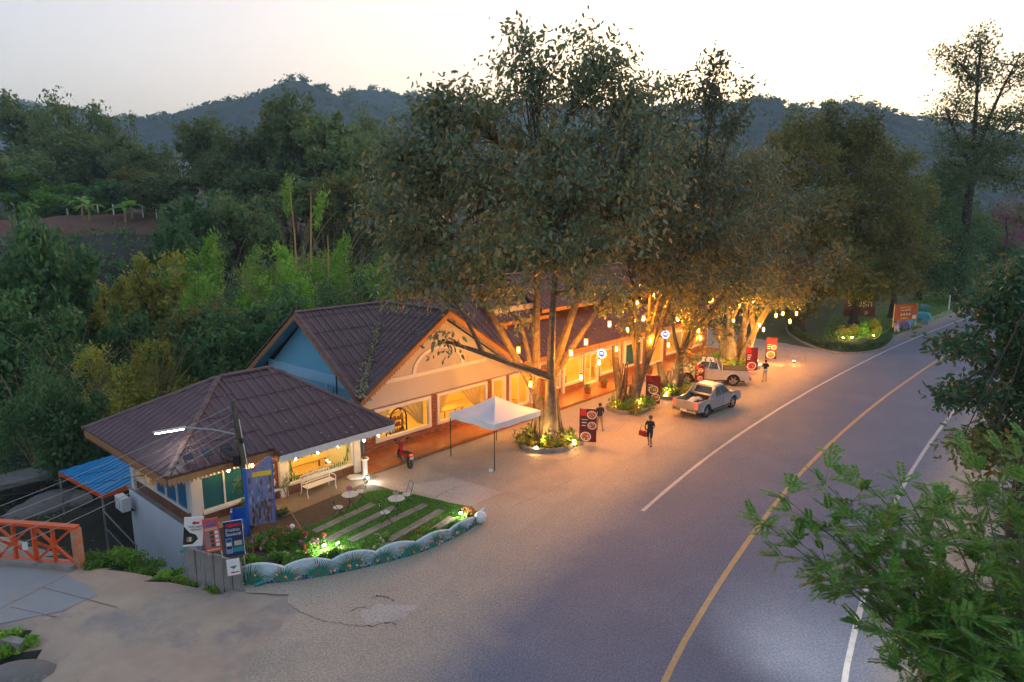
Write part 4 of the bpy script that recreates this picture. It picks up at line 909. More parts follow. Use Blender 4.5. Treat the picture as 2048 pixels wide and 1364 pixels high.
# --- bistro tables and folding chairs
def bistro_table(loc, label, seed):
    o = empty('bistro_table', loc, seed, label, 'table', 'bistro tables on the turf')
    MB().lathe([(.33, .70), (.345, .715), (.33, .73)], n=20).build('table_top', M['mosaic'], o)
    for k in range(3):
        a = k * 2.09; MB().tube([(math.cos(a) * .30, math.sin(a) * .30, 0), (math.cos(a) * .05, math.sin(a) * .05, .38), (math.cos(a + .6) * .18, math.sin(a + .6) * .18, .70)], .012, 5).build('leg', M['black'], o)
    MB().tube([(.06 * math.cos(q), .06 * math.sin(q), .38) for q in np.linspace(0, 6.283, 9)], .012, 5).build('collar', M['black'], o); return o
def vase(loc, m, label, seed):
    o = empty('flower_vase', loc, 0, label, 'vase', 'vases on the bistro tables'); MB().lathe([(.04, 0), (.06, .06), (.045, .12), (.055, .14)], n=10).build('pot', M['white'], o, smooth=True)
    r = np.random.default_rng(seed); d = r.normal(size=(130, 3)); d /= np.linalg.norm(d, axis=1)[:, None]; v, f = leaf_quads(d * .10 + [0, 0, .22], .035 + 0 * d[:, 0], .8, r); link('flowers', npmesh('flowers', v, f, m), o)
def folding_chair(loc, rz, label):
    o = empty('folding_chair', loc, rz, label, 'chair', 'folding chairs at the bistro tables')
    MB().lathe([(.19, .43), (.2, .44), (.19, .455)], n=16).build('seat', M['mosaic'], o)
    for sx in (-1, 1):
        x = sx * .18; MB().tube([(x, -.24, 0), (x, .02, .40), (x, .19, .75), (x, .23, .92)], .012, 5).build('leg', M['black'], o); MB().tube([(x * .9, .26, 0), (x * .9, -.16, .44)], .012, 5).build('leg', M['black'], o)
    b = MB(); b.tube([(-.18, .23, .92), (-.1, .24, .96), (.1, .24, .96), (.18, .23, .92)], .012, 5)
    for x in (-.09, 0, .09): b.tube([(x, .17, .62), (x, .24, .95)], .006, 4)
    b.tube([(-.18, .165, .62), (.18, .165, .62)], .01, 5); b.build('backrest', M['black'], o); MB().lathe([(.02, -.01), (.085, -.008), (.085, .008), (.02, .01)], n=12).build('mosaic_medallion', M['mosaic'], o, loc=(0, .205, .78), rot=(R(78), 0, 0)); return o
for i, (px, py) in enumerate([(700, 990), (793, 998)]):
    p = at(px, py, .72); bistro_table((p.x, p.y, .035), ['bistro table with pink flowers nearer the cafe', 'bistro table with pale flowers farther from the cafe'][i], i * .7)
    vase((p.x - .02, p.y + .02, .766), M['l_pink'] if i == 0 else M['l_white'], ['vase of pink flowers on the bistro table', 'vase of pale blue-white flowers on the bistro table'][i], 60 + i)
for i, (px, py, rz) in enumerate([(676, 1016, 2.0), (722, 984, -.9), (770, 1026, 2.0), (814, 990, -.9)]):
    p = at(px, py, .44); folding_chair((p.x, p.y, .035), rz, ['folding chair left of the table with pink flowers', 'folding chair right of the table with pink flowers', 'folding chair left of the table with pale flowers', 'folding chair right of the table with pale flowers'][i])

# --- white cast bench
bp = W(15.55, 25.05); be = empty('garden_bench', (bp.x, bp.y, .05), AX + .03, 'white cast iron bench with lattice back under the cafe window', 'bench')
st_ = MB()
for i in range(5): st_.bx(-.72, .72, -.22 + i * .09, -.15 + i * .09, .42, .445)
st_.build('seat', M['white'], be); bk = MB(); bk.tube([(-.72, .26, .86), (0, .28, .9), (.72, .26, .86)], .02, 6); bk.tube([(-.72, .22, .52), (.72, .22, .52)], .018, 6)
for i in range(17):
    x = -.7 + i * .0875
    for sg in (-1, 1):
        x2 = x + sg * .3
        if -.72 <= x2 <= .72: bk.tube([(x, .225, .53), (x2, .262, .87)], .009, 4)
bk.build('backrest', M['white'], be)
for sx in (-.72, .72):
    MB().tube([(sx, -.27, 0), (sx, -.2, .2), (sx, -.22, .43)], [.02, .028, .022], 6).build('leg', M['white'], be); MB().tube([(sx, .34, 0), (sx, .22, .25), (sx, .22, .5), (sx, .27, .87)], [.02, .028, .022, .02], 6).build('leg', M['white'], be)
    MB().tube([(sx, -.22, .43), (sx, -.26, .58), (sx, -.18, .65), (sx, .0, .64), (sx, .24, .62)], .018, 6).build('armrest', M['white'], be)

# --- white pedestal planter, stone, spike lights
p = at(731, 953); pe = empty('pedestal_planter', (p.x, p.y, .0), 0, 'white fluted pedestal planter at the cafe corner', 'planter')
MB().lathe([(.2, 0), (.2, .08), (.14, .11), (.12, .2), (.115, .75), (.15, .8), (.2, .84), (.2, .9), (.16, .9)], n=16).build('pedestal', M['white'], pe, smooth=True); cluster(120, (0, 0, .88), .2, .04, 55, M['l_olive'], .7, parent=pe)
p = at(712, 958); ws = empty('white_paving_stone', (p.x, p.y, .04), 0, 'flat white stone beside the pedestal planter', 'stone'); MB().prism([(-.42, -.1, 0), (-.2, -.26, 0), (.3, -.2, 0), (.42, .1, 0), (.1, .26, 0), (-.35, .2, 0)], (0, 0, .1)).build('slab', M['white'], ws, bevel=.02)
def spike(px, py, label, power=14, col=(.85, 1, .75), z=.0):
    p = at(px, py, .3); o = empty('spike_light', (p.x, p.y, z), 0, label, 'garden light', 'solar spike lights')
    MB().tube([(0, 0, 0), (0, 0, .26)], .012, 5).build('stake', M['black'], o); MB().lathe([(.03, .26), (.09, .34), (.09, .36), (.02, .37)], n=10).build('cap', M['black'], o)
    MB().lathe([(.015, .24), (.05, .25), (.06, .315)], n=10).build('lens', M['coolled'], o)
    l = bpy.data.lights.new('spike_lamp', 'POINT'); l.energy = power; l.color = col; l.shadow_soft_size = .05; lo = bpy.data.objects.new('lamp', l); C.objects.link(lo); lo.parent = o; lo.location = (.12, -.12, .3)
spike(735, 954, 'spike light shining at the foot of the white pedestal', 5, (1, 1, .9)); spike(648, 1088, 'spike light glowing behind the left part of the garden wall'); spike(800, 1093, 'spike light glowing behind the middle of the garden wall'); spike(921, 1024, 'spike light at the far tip of the garden', 6, (1, .9, .6))

# --- mural board with blue frame
p = at(518, 1066, 0); mu = empty('mural_board', (p.x, p.y, .0), R(20), 'tall printed board in a blue frame painted with clouds and brown strokes', 'mural board')
mm_ = mat('mural_print', (.16, .20, .40), (.30, .22, .38), rough=.4, scale=1.6, c3=(.20, .11, .07), s3=1.3, th3=.52)
MB().bx(-.3, .62, -.02, .02, .35, 2.62).build('print', mm_, mu); MB().prism([(-.05, -.02, 2.62), (.62, -.02, 2.62), (.62, -.02, 3.0), (.5, -.02, 3.02)], (0, .04, 0)).build('print_top', mm_, mu)
fb = MB(); fb.bx(-.42, -.3, -.06, .06, .0, 2.66); fb.bx(.62, .66, -.04, .04, .3, 2.9); fb.build('frame', PAL['blue'], mu)
bn = MB(); bn.bx(-.95, -.42, -.2, .25, .55, .62); bn.bx(-.95, -.88, -.2, .25, .0, 1.05); bn.bx(-.5, -.42, -.2, .25, 0, .55); bn.bx(-.95, -.42, .19, .25, .62, 1.05); bn.build('painted_seat', PAL['blue'], mu)
MB().prism([(-.1, -.03, 2.28), (.58, -.03, 2.3), (.6, -.03, 2.5), (-.08, -.03, 2.46)], (0, .008, 0)).build('golden_cloud', PAL['yellow'], mu)
r_ = random.Random(12); bs = MB()
for i in range(70):                              # loose vertical brush strokes
    z = r_.uniform(.45, 2.25); x = r_.uniform(-.24, .56); low = z < 1.3; bs.mat(r_.choice([3, 4, 5, 3]) if low else r_.choice([0, 1, 2, 0, 1, 4])); w_ = r_.uniform(.02, .06); l_ = r_.uniform(.12, .34)
    bs.poly([(x - w_, -.022 - i * .0001, z), (x - w_ * .3, -.022 - i * .0001, z - l_ * .6), (x + w_ * .8, -.022 - i * .0001, z - l_ * .3), (x + w_, -.022 - i * .0001, z + l_ * .4), (x, -.022 - i * .0001, z + l_ * .6)])
bs.build('brush_strokes', [mat('stroke_' + k, hexc(h), hexc(h), rough=.5) for k, h in (('a', '6a7cb0'), ('b', '8d7fae'), ('c', '9aa6c4'), ('d', '4a3a34'), ('e', '6b5040'), ('f', '7a5a50'))], mu, fix=False)
text('cafe_lettering', 'alyn', .42, PAL['cream'], pan, (13.62 - 10.5, 25.825 - 25.8, 1.42), shear=.25); text('cafe_lettering', 'and pastry', .17, PAL['cream'], pan, (13.58 - 10.5, 25.825 - 25.8, 1.15), shear=.25)
lf_ = MB(OC); lf_.poly([(13.1 + .35 * math.cos(a), 25.82, .72 + .2 * math.sin(a)) for a in np.linspace(.0, 6.0, 12)]); lf_.build('painted_leaf', PAL['dgreen'], pan, fix=False)
fl2 = MB(OC)
for k in range(7): fl2.poly([(13.8 + .12 * math.cos(k * .9) + .07 * math.cos(a), 25.818, .8 + .12 * math.sin(k * .9) + .07 * math.sin(a)) for a in np.linspace(0, 5.6, 8)])
fl2.build('painted_flower', PAL['cream'], pan, fix=False)
# painted meadow on the cafe window
r_ = random.Random(17); pm_ = MB(OC)
for k in range(260):
    x = r_.uniform(14.6, 17.76); edge = max(0, 1 - min(x - 14.6, 17.76 - x) / .35); hgt = r_.uniform(.05, .22 + 1.0 * edge * (r_.random() < .6)); w_ = r_.uniform(.01, .03); pm_.mat(r_.choice([0, 0, 1, 2])); z0 = .55 + r_.uniform(0, .12 + .7 * edge)
    pm_.poly([(x - w_, 25.868 - k * .00006, z0), (x + w_, 25.868 - k * .00006, z0), (x + r_.uniform(-.08, .08), 25.868 - k * .00006, min(z0 + hgt, 1.8))])
for k in range(60):
    x = r_.uniform(14.6, 17.76); z0 = .56 + r_.random() ** 2 * .3; r = r_.uniform(.012, .028); pm_.mat(r_.choice([3, 4, 5])); pm_.poly([(x + r * math.cos(a), 25.848, z0 + r * math.sin(a)) for a in (0, 1.05, 2.1, 3.14, 4.2, 5.2)])
pm_.build('painted_meadow', [PAL['green'], PAL['dgreen'], PAL['teal'], PAL['white'], PAL['pink'], PAL['sky']], cafe, fix=False)

# --- directional signs on the concrete plank wall
pw0, pw1 = at(378, 1150), at(487, 1180); pn = empty('concrete_plank_wall', (pw0 + pw1) / 2, 0, 'short wall of upright concrete planks below the direction signs', 'wall')
dv = (pw1 - pw0); rz = math.atan2(dv.y, dv.x)
for i in range(6):
    c = pw0 + dv * ((i + .5) / 6) - (pw0 + pw1) / 2; MB().box((0, 0, .1), (dv.length / 6 - .03, .07, 1.9 - .06 * (i % 3))).build('plank', M['concrete'], pn, loc=(c.x, c.y, random.uniform(-.05, .03)), rot=(random.uniform(-.03, .03), 0, rz + random.uniform(-.05, .05)))
def sign(px, py, wpx, hpx, Y, yaw, lean, label, name='direction_sign', legs=.9, col='white'):
    p = aty(px, py, Y); w_, h_ = wpx * Y * 1.04 / FPX, hpx * Y * 1.06 / FPX; o = empty(name, (p.x, p.y, p.z), yaw, label, 'sign', 'direction signs on the plank wall')
    o.rotation_euler = (0, lean, yaw); MB().bx(-w_ / 2, w_ / 2, -.015, .015, -h_ / 2, h_ / 2).build('board', PAL[col], o)
    for sx in (-.42, .42): MB().tube([(sx * w_, .03, h_ / 2), (sx * w_, .03, -h_ / 2 - legs)], .018, 5).build('post', M['grey'], o)
    return o, w_, h_
def arrow(o, x, z, w_, h_, c='red'):
    a = MB(); a.prism([(x - w_ / 2, -.022, z), (x - w_ * .1, -.022, z + h_ / 2), (x - w_ * .1, -.022, z + h_ * .22), (x + w_ / 2, -.022, z + h_ * .22), (x + w_ / 2, -.022, z - h_ * .22), (x - w_ * .1, -.022, z - h_ * .22), (x - w_ * .1, -.022, z - h_ / 2)], (0, .006, 0)); a.build('arrow', PAL[c], o)
def patch(o, x0, x1, z0, z1, c, y=-.018, nm='print'): MB().bx(x0, x1, y, y + .004, z0, z1).build(nm, PAL[c], o)
o, w_, h_ = sign(387, 1063, 37, 62, 20.5, R(22), .12, 'white direction sign with red arrow and dark photo, leftmost of the three boards')
arrow(o, .05, h_ * .30, .22, .14); text('lettering', 'WAN BEST', .085, PAL['dark'], o, (.05, -.02, h_ * .14)); text('lettering', 'RESORT', .085, PAL['dark'], o, (.08, -.02, h_ * .04))
MB().poly([(-w_ * .5, -.02, h_ * .2), (-w_ * .2, -.02, -.02), (w_ * .12, -.02, -h_ * .1), (w_ * .25, -.02, -h_ * .25), (0, -.02, -h_ * .42), (-w_ * .5, -.02, -h_ * .44)]).build('photo', PAL['dark'], o, fix=False)
for i in range(9): MB().poly([(-.15 + .07 * (i % 3) + .045 * math.cos(a), -.022 - i * .0004, -.2 - .05 * (i // 3) + .035 * math.sin(a)) for a in (0, 1, 2, 3, 4, 5)]).build('photo_detail', PAL[['grey', 'cream', 'dgreen'][i % 3]], o, fix=False)
o, w_, h_ = sign(424, 1070, 30, 72, 20.4, R(20), -.05, 'salmon red notice board with nine small photos, middle of the three boards', col='salmon')
text('lettering', 'HOMESTAY', .08, PAL['blue'], o, (0, -.02, h_ * .38)); patch(o, -w_ * .3, w_ * .3, h_ * .28, h_ * .34, 'blue'); patch(o, -w_ * .42, w_ * .42, h_ * .16, h_ * .18, 'cream'); patch(o, -w_ * .38, w_ * .38, h_ * .2, h_ * .22, 'cream'); patch(o, -w_ * .4, w_ * .4, -h_ * .45, -h_ * .42, 'cream')
for i in range(12): x = -w_ * .3 + w_ * .3 * (i % 3); z = h_ * .07 - h_ * .125 * (i // 3); patch(o, x - w_ * .12, x + w_ * .12, z - h_ * .045, z + h_ * .05, ['grey', 'dgreen', 'white', 'dark'][(i * 5 + i // 3) % 4], nm='photo')
o, w_, h_ = sign(468, 1077, 36, 76, 20.3, R(20), -.02, 'dark blue direction sign with large red arrow, rightmost of the three boards', col='navy')
e_ = MB(); e_.bx(-w_ / 2 - .015, w_ / 2 + .015, -.01, .01, h_ / 2, h_ / 2 + .015); e_.bx(w_ / 2, w_ / 2 + .015, -.01, .01, -h_ / 2, h_ / 2); e_.build('white_edge', PAL['white'], o)
arrow(o, 0, h_ * .39, w_ * .84, .19); text('lettering', 'บ้านสวน', .13, PAL['white'], o, (-.02, -.02, h_ * .22)); text('lettering', 'โฮมสเตย์', .13, PAL['white'], o, (0, -.02, h_ * .10)); patch(o, -w_ * .02, w_ * .42, -h_ * .2, -h_ * .06, 'grey'); patch(o, -w_ * .48, w_ * .48, -h_ * .38, -h_ * .24, 'teal'); patch(o, -w_ * .45, -w_ * .12, -h_ * .40, h_ * .03, 'sky', -.020)
for i in range(4): patch(o, -w_ * .42, -w_ * .15, -h_ * .38 + i * h_ * .102, -h_ * .30 + i * h_ * .102, ['grey', 'dark', 'cream', 'dgreen'][i], -.023, 'photo')
for i in range(4): patch(o, .0, w_ * .38, -h_ * .19 + i * .04, -h_ * .19 + i * .04 + .018, 'cream', -.024)
o, w_, h_ = sign(467, 1134, 25, 35, 20.2, R(20), -.02, 'small white direction sign with thin red arrow below the blue board', legs=.4)
arrow(o, .02, -h_ * .32, w_ * .7, .07); MB().poly([(-.12, -.02, .03), (.12, -.02, .06), (.05, -.02, -.02), (0, -.02, -.06), (-.06, -.02, -.01)]).build('emblem', PAL['teal'], o, fix=False)
p = aty(376, 1098, 20.6); o = empty('drain_pipe_stub', p, R(20), 'teal plastic pipe sticking out of the white base wall', 'pipe'); MB().tube([(-.22, 0, -.05), (.14, .3, .08)], .05, 10).build('pipe', PAL['teal'], o)
p = at(530, 1168); o = empty('fallen_pipe', (p.x, p.y, .05), 0, 'short teal pipe on the ground at the foot of the garden wall', 'pipe'); MB().tube([(-.28, -.16, .0), (.3, .2, .1)], .06, 10).build('pipe', PAL['teal'], o)

# --- utility pole, street tube lamp, wires
pb = W(11.9, 24.05); up_ = empty('utility_pole', (pb.x, pb.y, 0), 0, 'weathered leaning utility pole in front of the cafe with coiled cables', 'utility pole')
ptop = aty(466, 802, pb.y - .1) - pb; MB().tube([(0, 0, -.3), ptop * .5, ptop], [.12, .105, .09], 8).build('pole', mat('weathered_post', (.13, .12, .075), (.085, .075, .05), rough=.9, scale=4, bump=.4, bscale=15), up_)
MB().box(ptop * .55 + Vector((-.15, -.1, 0)), (.22, .2, .4)).build('meter_box', M['black'], up_); MB().box(ptop * .7 + Vector((.12, -.05, 0)), (.12, .12, .2)).build('junction_box', M['black'], up_)
for k, (u, r) in enumerate([(.62, .3), (.66, .2)]): MB().tube([ptop * u + Vector((-.42 - k * .05 + r * math.cos(a), -.12, -.1 + r * .8 * math.sin(a))) for a in np.linspace(0, 6.283, 17)], .016, 4).build('cable_coil', M['black'], up_)
tg = MB(); r_ = random.Random(4)
for k in range(16): z = r_.uniform(.5, .92); q = ptop * z; tg.tube([q + Vector((-.08, -.08, 0)), q + Vector((r_.uniform(-.6, .2), r_.uniform(-.25, .1), r_.uniform(-.35, .2))), q + Vector((r_.uniform(-.5, .1), -.1, r_.uniform(-.6, -.1)))], .01, 4)
tg.build('cable_tangle', M['black'], up_)
cluster(420, tuple(ptop * .3 + Vector((-.2, 0, 0))), .5, .05, 66, M['l_dark'], 1.4, name='creeper', parent=up_)
MB().tube([Vector((.08, 0, 1.7)), ptop * .86 + Vector((.12, 0, 0))], .02, 5).build('white_conduit', M['white'], up_)
tl = empty('tube_street_lamp', pb + ptop * .74, 0, 'lit fluorescent street lamp on a grey arm in front of the cafe roof', 'street lamp'); t0, t1 = aty(310, 868, pb.y - .6) - tl.location, aty(368, 858, pb.y - .5) - tl.location
MB().tube([(0, 0, 0), t1 * .45 + Vector((0, 0, .1)), t1 + Vector((0, 0, .06))], .028, 6).build('arm', M['grey'], tl); d_ = t1 - t0; q_ = MB(); q_.X = Matrix.Translation((t0 + t1) / 2 + Vector((0, 0, .075))) @ d_.to_track_quat('X', 'Z').to_matrix().to_4x4(); q_.box((0, 0, 0), (d_.length * 1.12, .10, .04)); q_.build('housing', M['white'], tl); MB().tube([t0, t1], .016, 8).build('fluorescent_tube', M['tube'], tl)
wires = [((455, 838), (-80, 1042), 20, 22), ((452, 845), (-60, 1056), 18, 20), ((455, 862), (-60, 1078), 17, 19), ((458, 872), (-40, 1100), 17, 19), ((456, 880), (-40, 1122), 17, 18), ((452, 810), (-60, 978), 26, 34), ((460, 808), (-80, 888), 40, 46), ((455, 850), (-80, 1000), 24, 30)]
for i, (a, b, y1, y2) in enumerate(wires):
    P0 = pb + ptop * (.97 - .055 * i); P1 = aty(b[0], b[1], y1); o = empty('overhead_wire', P0, 0, 'overhead wire leaving the utility pole, ' + ['topmost', 'second from the top', 'third from the top', 'fourth from the top', 'fifth from the top', 'sixth, towards the stream', 'seventh, towards the forest', 'lowest, towards the stream'][i], 'wire', 'wires from the utility pole')
    MB().tube([(P0.lerp(P1, k / 12) - P0) + Vector((0, 0, -.5 * 4 * (k / 12) * (1 - k / 12) * (.3 + .1 * (i % 3)))) for k in range(13)], .011, 4).build('cable', M['grey'] if i < 5 else M['black'], o)

# --- white pop-up tent
tf_ = [at(902, 912), at(989, 941), at(1079, 907)]; tf_.append(tf_[0] + tf_[2] - tf_[1]); tcn = sum(tf_, Vector()) / 4
te = empty('popup_tent', (tcn.x, tcn.y, 0), 0, 'white pop-up canopy tent on four thin black legs', 'tent'); Q = [p - tcn for p in tf_]
for q in Q: MB().bx(q.x - .022, q.x + .022, q.y - .022, q.y + .022, 0, 2.2).build('leg', M['black'], te); MB().bx(q.x - .06, q.x + .06, q.y - .06, q.y + .06, 0, .02).build('foot_plate', M['grey'], te)
cv = MB(); gN = 10
for e in range(4):
    A_, B_ = Q[e] * 1.02, Q[(e + 1) % 4] * 1.02; v = []; f = []
    for i in range(gN + 1):
        for j in range(gN + 1):
            u = i / gN; p = A_.lerp(B_, j / gN) * (1 - u); cor = abs(2 * j / gN - 1); p.z = 2.28 + .82 * (u ** 1.35) - .06 * math.sin(math.pi * u) * (1 - cor ** 2) ; v.append(p)
    for i in range(gN):
        for j in range(gN): f.append((i * (gN + 1) + j, i * (gN + 1) + j + 1, (i + 1) * (gN + 1) + j + 1, (i + 1) * (gN + 1) + j))
    cv.add(v, f)
cv.build('canopy', M['canvas'], te, smooth=True); va = MB()
for e in range(4):
    A_, B_ = Q[e] * 1.025, Q[(e + 1) % 4] * 1.025; v = []; f = []; n = 14
    for j in range(n + 1): p = A_.lerp(B_, j / n); wv = p.normalized() * .025 * math.sin(j * 2.1); v += [p + Vector((0, 0, 2.29)), p + wv + Vector((0, 0, 2.0 + .02 * math.sin(j)))]
    for j in range(n): f.append((2 * j, 2 * j + 2, 2 * j + 3, 2 * j + 1))
    va.add(v, f)
va.build('valance', M['canvas'], te, smooth=True)
p = at(985, 944); o = empty('tent_weight', (p.x - .08, p.y, 0), 0, 'small white weight at the front tent leg', 'weight'); MB().box((0, 0, .07), (.18, .16, .13)).build('block', M['white'], o, bevel=.02)

# --- motorbike
m0, m1 = at(796, 918), at(824, 941); dm = m0 - m1; dm.z = 0; mk_ = empty('motorbike', ((m0 + m1) / 2), math.atan2(dm.y, dm.x), 'parked red and black step-through motorbike by the porch', 'motorbike')
def wheel_y(par, x, r, w_, name='wheel', rim='chrome', y=0.0, spokes=6):
    t_ = MB()
    prof = [(r * .72, -w_ / 2), (r * .93, -w_ / 2), (r, -w_ * .3), (r, w_ * .3), (r * .93, w_ / 2), (r * .72, w_ / 2)]; k = 20; vs = []; fs = []
    for a in range(k):
        q = 2 * math.pi * a / k
        for rr, yy in prof: vs.append((x + rr * math.cos(q), y + yy, r + rr * math.sin(q)))
    for a in range(k):
        for j in range(5): fs.append((a * 6 + j, ((a + 1) % k) * 6 + j, ((a + 1) % k) * 6 + j + 1, a * 6 + j + 1))
        fs.append((a * 6 + 5, ((a + 1) % k) * 6 + 5, ((a + 1) % k) * 6, a * 6))
    wo_ = t_.add(vs, fs).build(name, M['rubber'], par, smooth=True)
    rm_ = MB(); rm_.tube([(x, y - w_ * .42, r), (x, y + w_ * .42, r)], r * .16, 10)
    for a in range(spokes):
        q = 2 * math.pi * a / spokes
        for yy in (-w_ * .36, w_ * .36): rm_.box((x + r * .42 * math.cos(q), y + yy, r + r * .42 * math.sin(q)), (r * .72, w_ * .12, r * (.24 if w_ > .15 else .07)), ry=-q)
    vs = []; fs = []
    for a in range(k):
        q = 2 * math.pi * a / k
        for yy in (-w_ * .4, w_ * .4): vs.append((x + r * .73 * math.cos(q), y + yy, r + r * .73 * math.sin(q)))
    for a in range(k): fs.append((2 * a, 2 * ((a + 1) % k), 2 * ((a + 1) % k) + 1, 2 * a + 1))
    rm_.add(vs, fs).build('rim', M[rim], wo_); return wo_
wheel_y(mk_, .62, .29, .09, spokes=5); wheel_y(mk_, -.62, .29, .10, spokes=5)
MB().prism([(-.3, -.09, .45), (.05, -.09, .34), (.38, -.09, .45), (.46, -.09, .85), (.40, -.09, .95), (.33, -.09, .7), (.12, -.09, .52), (-.12, -.09, .6), (-.85, -.09, .78), (-.8, -.09, .66)], (0, .18, 0)).build('body', M['red'], mk_, bevel=.03)
MB().prism([(-.82, -.12, .74), (-.25, -.12, .66), (-.02, -.12, .70), (-.08, -.12, .76), (-.5, -.12, .8), (-.82, -.12, .83)], (0, .24, 0)).build('seat', M['rubber'], mk_, bevel=.03)
for y in (-.07, .07): MB().tube([(.62, y, .29), (.44, y, .9)], .022, 6).build('fork_leg', M['black'], mk_); MB().tube([(-.62, y * 1.3, .29), (-.55, y * 1.5, .68)], .025, 6).build('shock_absorber', M['black'], mk_)
hb = MB(); hb.tube([(.3, -.34, 1.02), (.36, -.15, 1.0), (.4, 0, .98), (.36, .15, 1.0), (.3, .34, 1.02)], .016, 6); hb.build('handlebar', M['black'], mk_)
MB().ball((.5, 0, .92), .1, 10, 8, (.8, 1.2, 1)).build('headlight', M['red'], mk_, smooth=True); MB().box((-.05, .0, .36), (.42, .24, .22)).build('engine', M['grey'], mk_, bevel=.03); MB().tube([(-.1, -.14, .25), (-.75, -.15, .34)], [.03, .05], 8).build('exhaust', M['grey'], mk_)
MB().box((-.93, 0, .62), (.015, .2, .17), ry=-.35).build('number_plate', M['white'], mk_); MB().box((-.86, 0, .76), (.05, .16, .07)).build('tail_light', M['taillight'], mk_)
for y in (-.3, .3): MB().box((.34, y, 1.2), (.02, .12, .08)).build('mirror', M['black'], mk_); MB().tube([(.33, y * .9, 1.02), (.34, y, 1.17)], .008, 4).build('mirror_stem', M['black'], mk_)
MB().prism([(.30, -.06, .52), (.62, -.06, .66), (.9, -.06, .5), (.86, -.06, .47), (.62, -.06, .6)], (0, .12, 0)).build('front_mudguard', M['red'], mk_); MB().tube([(0, .1, .3), (.02, .3, .02)], .014, 5).build('kick_stand', M['black'], mk_)

# --- orange panel bridge at the left edge
b0, b1 = at(158, 1132), at(-330, 1092); db = (b1 - b0); bl_ = db.length; br = empty('bridge_truss', b0, math.atan2(db.y, db.x), 'rusty orange steel panel bridge railing at the left edge', 'bridge')
MB().bx(-.1, bl_, -.13, .13, 1.40, 1.50).build('top_chord', M['orange'], br); MB().bx(-.1, bl_, -.1, .1, -.05, .1).build('bottom_chord', M['orange'], br)
MB().bx(-.16, .06, -.12, .14, -.1, 1.40).build('end_post', M['rust'], br); cs = MB()
npn = int(bl_ / 1.55)
for i in range(npn):
    x0 = .1 + i * 1.55; xm = x0 + .775
    d_ = MB(); y = 0.0
    for a, b in [((x0, .1), (xm, .75)), ((xm, .75), (x0 + 1.5, .1)), ((x0 + .03, 1.36), (xm, .75)), ((xm, .75), (x0 + 1.5, 1.36))]:
        v_ = Vector((b[0] - a[0], 0, b[1] - a[1])); d_.box(((a[0] + b[0]) / 2, y, (a[1] + b[1]) / 2), (v_.length, .08, .07), ry=-math.atan2(v_.z, v_.x))
    d_.bx(xm - .04, xm + .04, -.055, .055, .1, 1.40); d_.bx(xm - .10, xm + .10, -.05, .05, .64, .86); d_.build('lattice_panel', M['orange'], br)
    MB().bx(x0 + 1.49, x0 + 1.56, -.08, .08, .1, 1.40).build('upright', M['orange'], br); MB().tube([(x0 + 1.5, -.1, .7), (x0 + 1.3, -.75, .05)], .05, 6).build('raker', M['orange'], br)
MB().bx(.62 + 1.2, .62 + 1.42, .09, .1, .5, .8).build('number_tag', M['white'], br)
kb0, kb1 = at(146, 1140), at(-300, 1100); kk = empty('bridge_kerb', kb0, math.atan2((kb1 - kb0).y, (kb1 - kb0).x), 'grey concrete kerb beam at the foot of the orange bridge', 'kerb'); MB().bx(0, (kb1 - kb0).length, -.1, .1, -.2, .16).build('beam', M['concrete'], kk)
kb0, kb1 = at(48, 1292), at(-200, 1235); kk = empty('bridge_kerb', kb0, math.atan2((kb1 - kb0).y, (kb1 - kb0).x), 'dark broken kerb beam in the lower left corner', 'kerb'); MB().bx(0, (kb1 - kb0).length, -.12, .12, -.2, .14).build('beam', M['concrete'], kk)

# --- blue-roofed shed, air conditioner, railing, stepped deck by the stream
SH = [at(118, 943, -.75), at(204, 989, -.75), at(266, 968, -.45), at(262, 915, -.45)]
sd_ = empty('blue_shed', (SH[1] + SH[3]) / 2 * 1, 0, 'open shed with bright blue metal roof beside the cafe', 'shed'); so_ = (SH[1] + SH[3]) / 2; so_.z = 0; sd_.location = so_
pl = [tuple(p) for p in SH]; nsh = roof_face(sd_, [tuple(SH[0]), tuple(SH[1]), tuple(SH[2]), tuple(SH[3])], SH[0], SH[1], so_, M['bluroof'], PROF_METAL, 9.0, 'roof_sheet', .0)
for a, b in ((0, 1), (1, 2)): MB(so_).prism([SH[a], SH[b], SH[b] - Vector((0, 0, .2)), SH[a] - Vector((0, 0, .2))], (0, -.04, 0)).build('fascia', M['orange'], sd_)
for q in SH: g_ = float(height(q.x, q.y)); MB(so_).tube([(q.x, q.y, g_ - .2), (q.x, q.y, q.z - .1)], .05, 8).build('post', M['concrete'], sd_)
acp = W(9.95, 32.0, -.95); ac = empty('air_conditioner', acp, AX + R(90), 'white outdoor air conditioner unit on the cafe base wall', 'air conditioner'); MB().box((0, 0, .32), (.85, .36, .62)).build('casing', M['white'], ac, bevel=.02)
MB().tube([(.08 + .23 * math.cos(a), .185, .32 + .23 * math.sin(a)) for a in np.linspace(0, 6.283, 17)], .012, 4).build('fan_grille', M['grey'], ac); MB().box((0, -.05, -.02), (.8, .5, .04)).build('bracket', M['black'], ac)
rl0, rl1 = aty(207, 1022, W(8.6, 31.5).y), aty(273, 1092, W(10.0, 29.2).y); ra = empty('balcony_railing', rl0, 0, 'dark vertical-bar railing of the small deck under the air conditioner', 'railing'); dr = rl1 - rl0; rb = MB()
dz = Vector((dr.x, dr.y, dr.z)); rt = MB(); rt.tube([(0, 0, 0), dz], .03, 6); rt.build('top_rail', M['grey'], ra); MB().tube([(0, 0, -.75), dz + Vector((0, 0, -.75))], .03, 6).build('bottom_rail', M['grey'], ra)
for i in range(15): q = dz * (i / 14); MB().tube([q, q + Vector((0, 0, -.75))], .014, 4).build('bar', M['black'], ra)
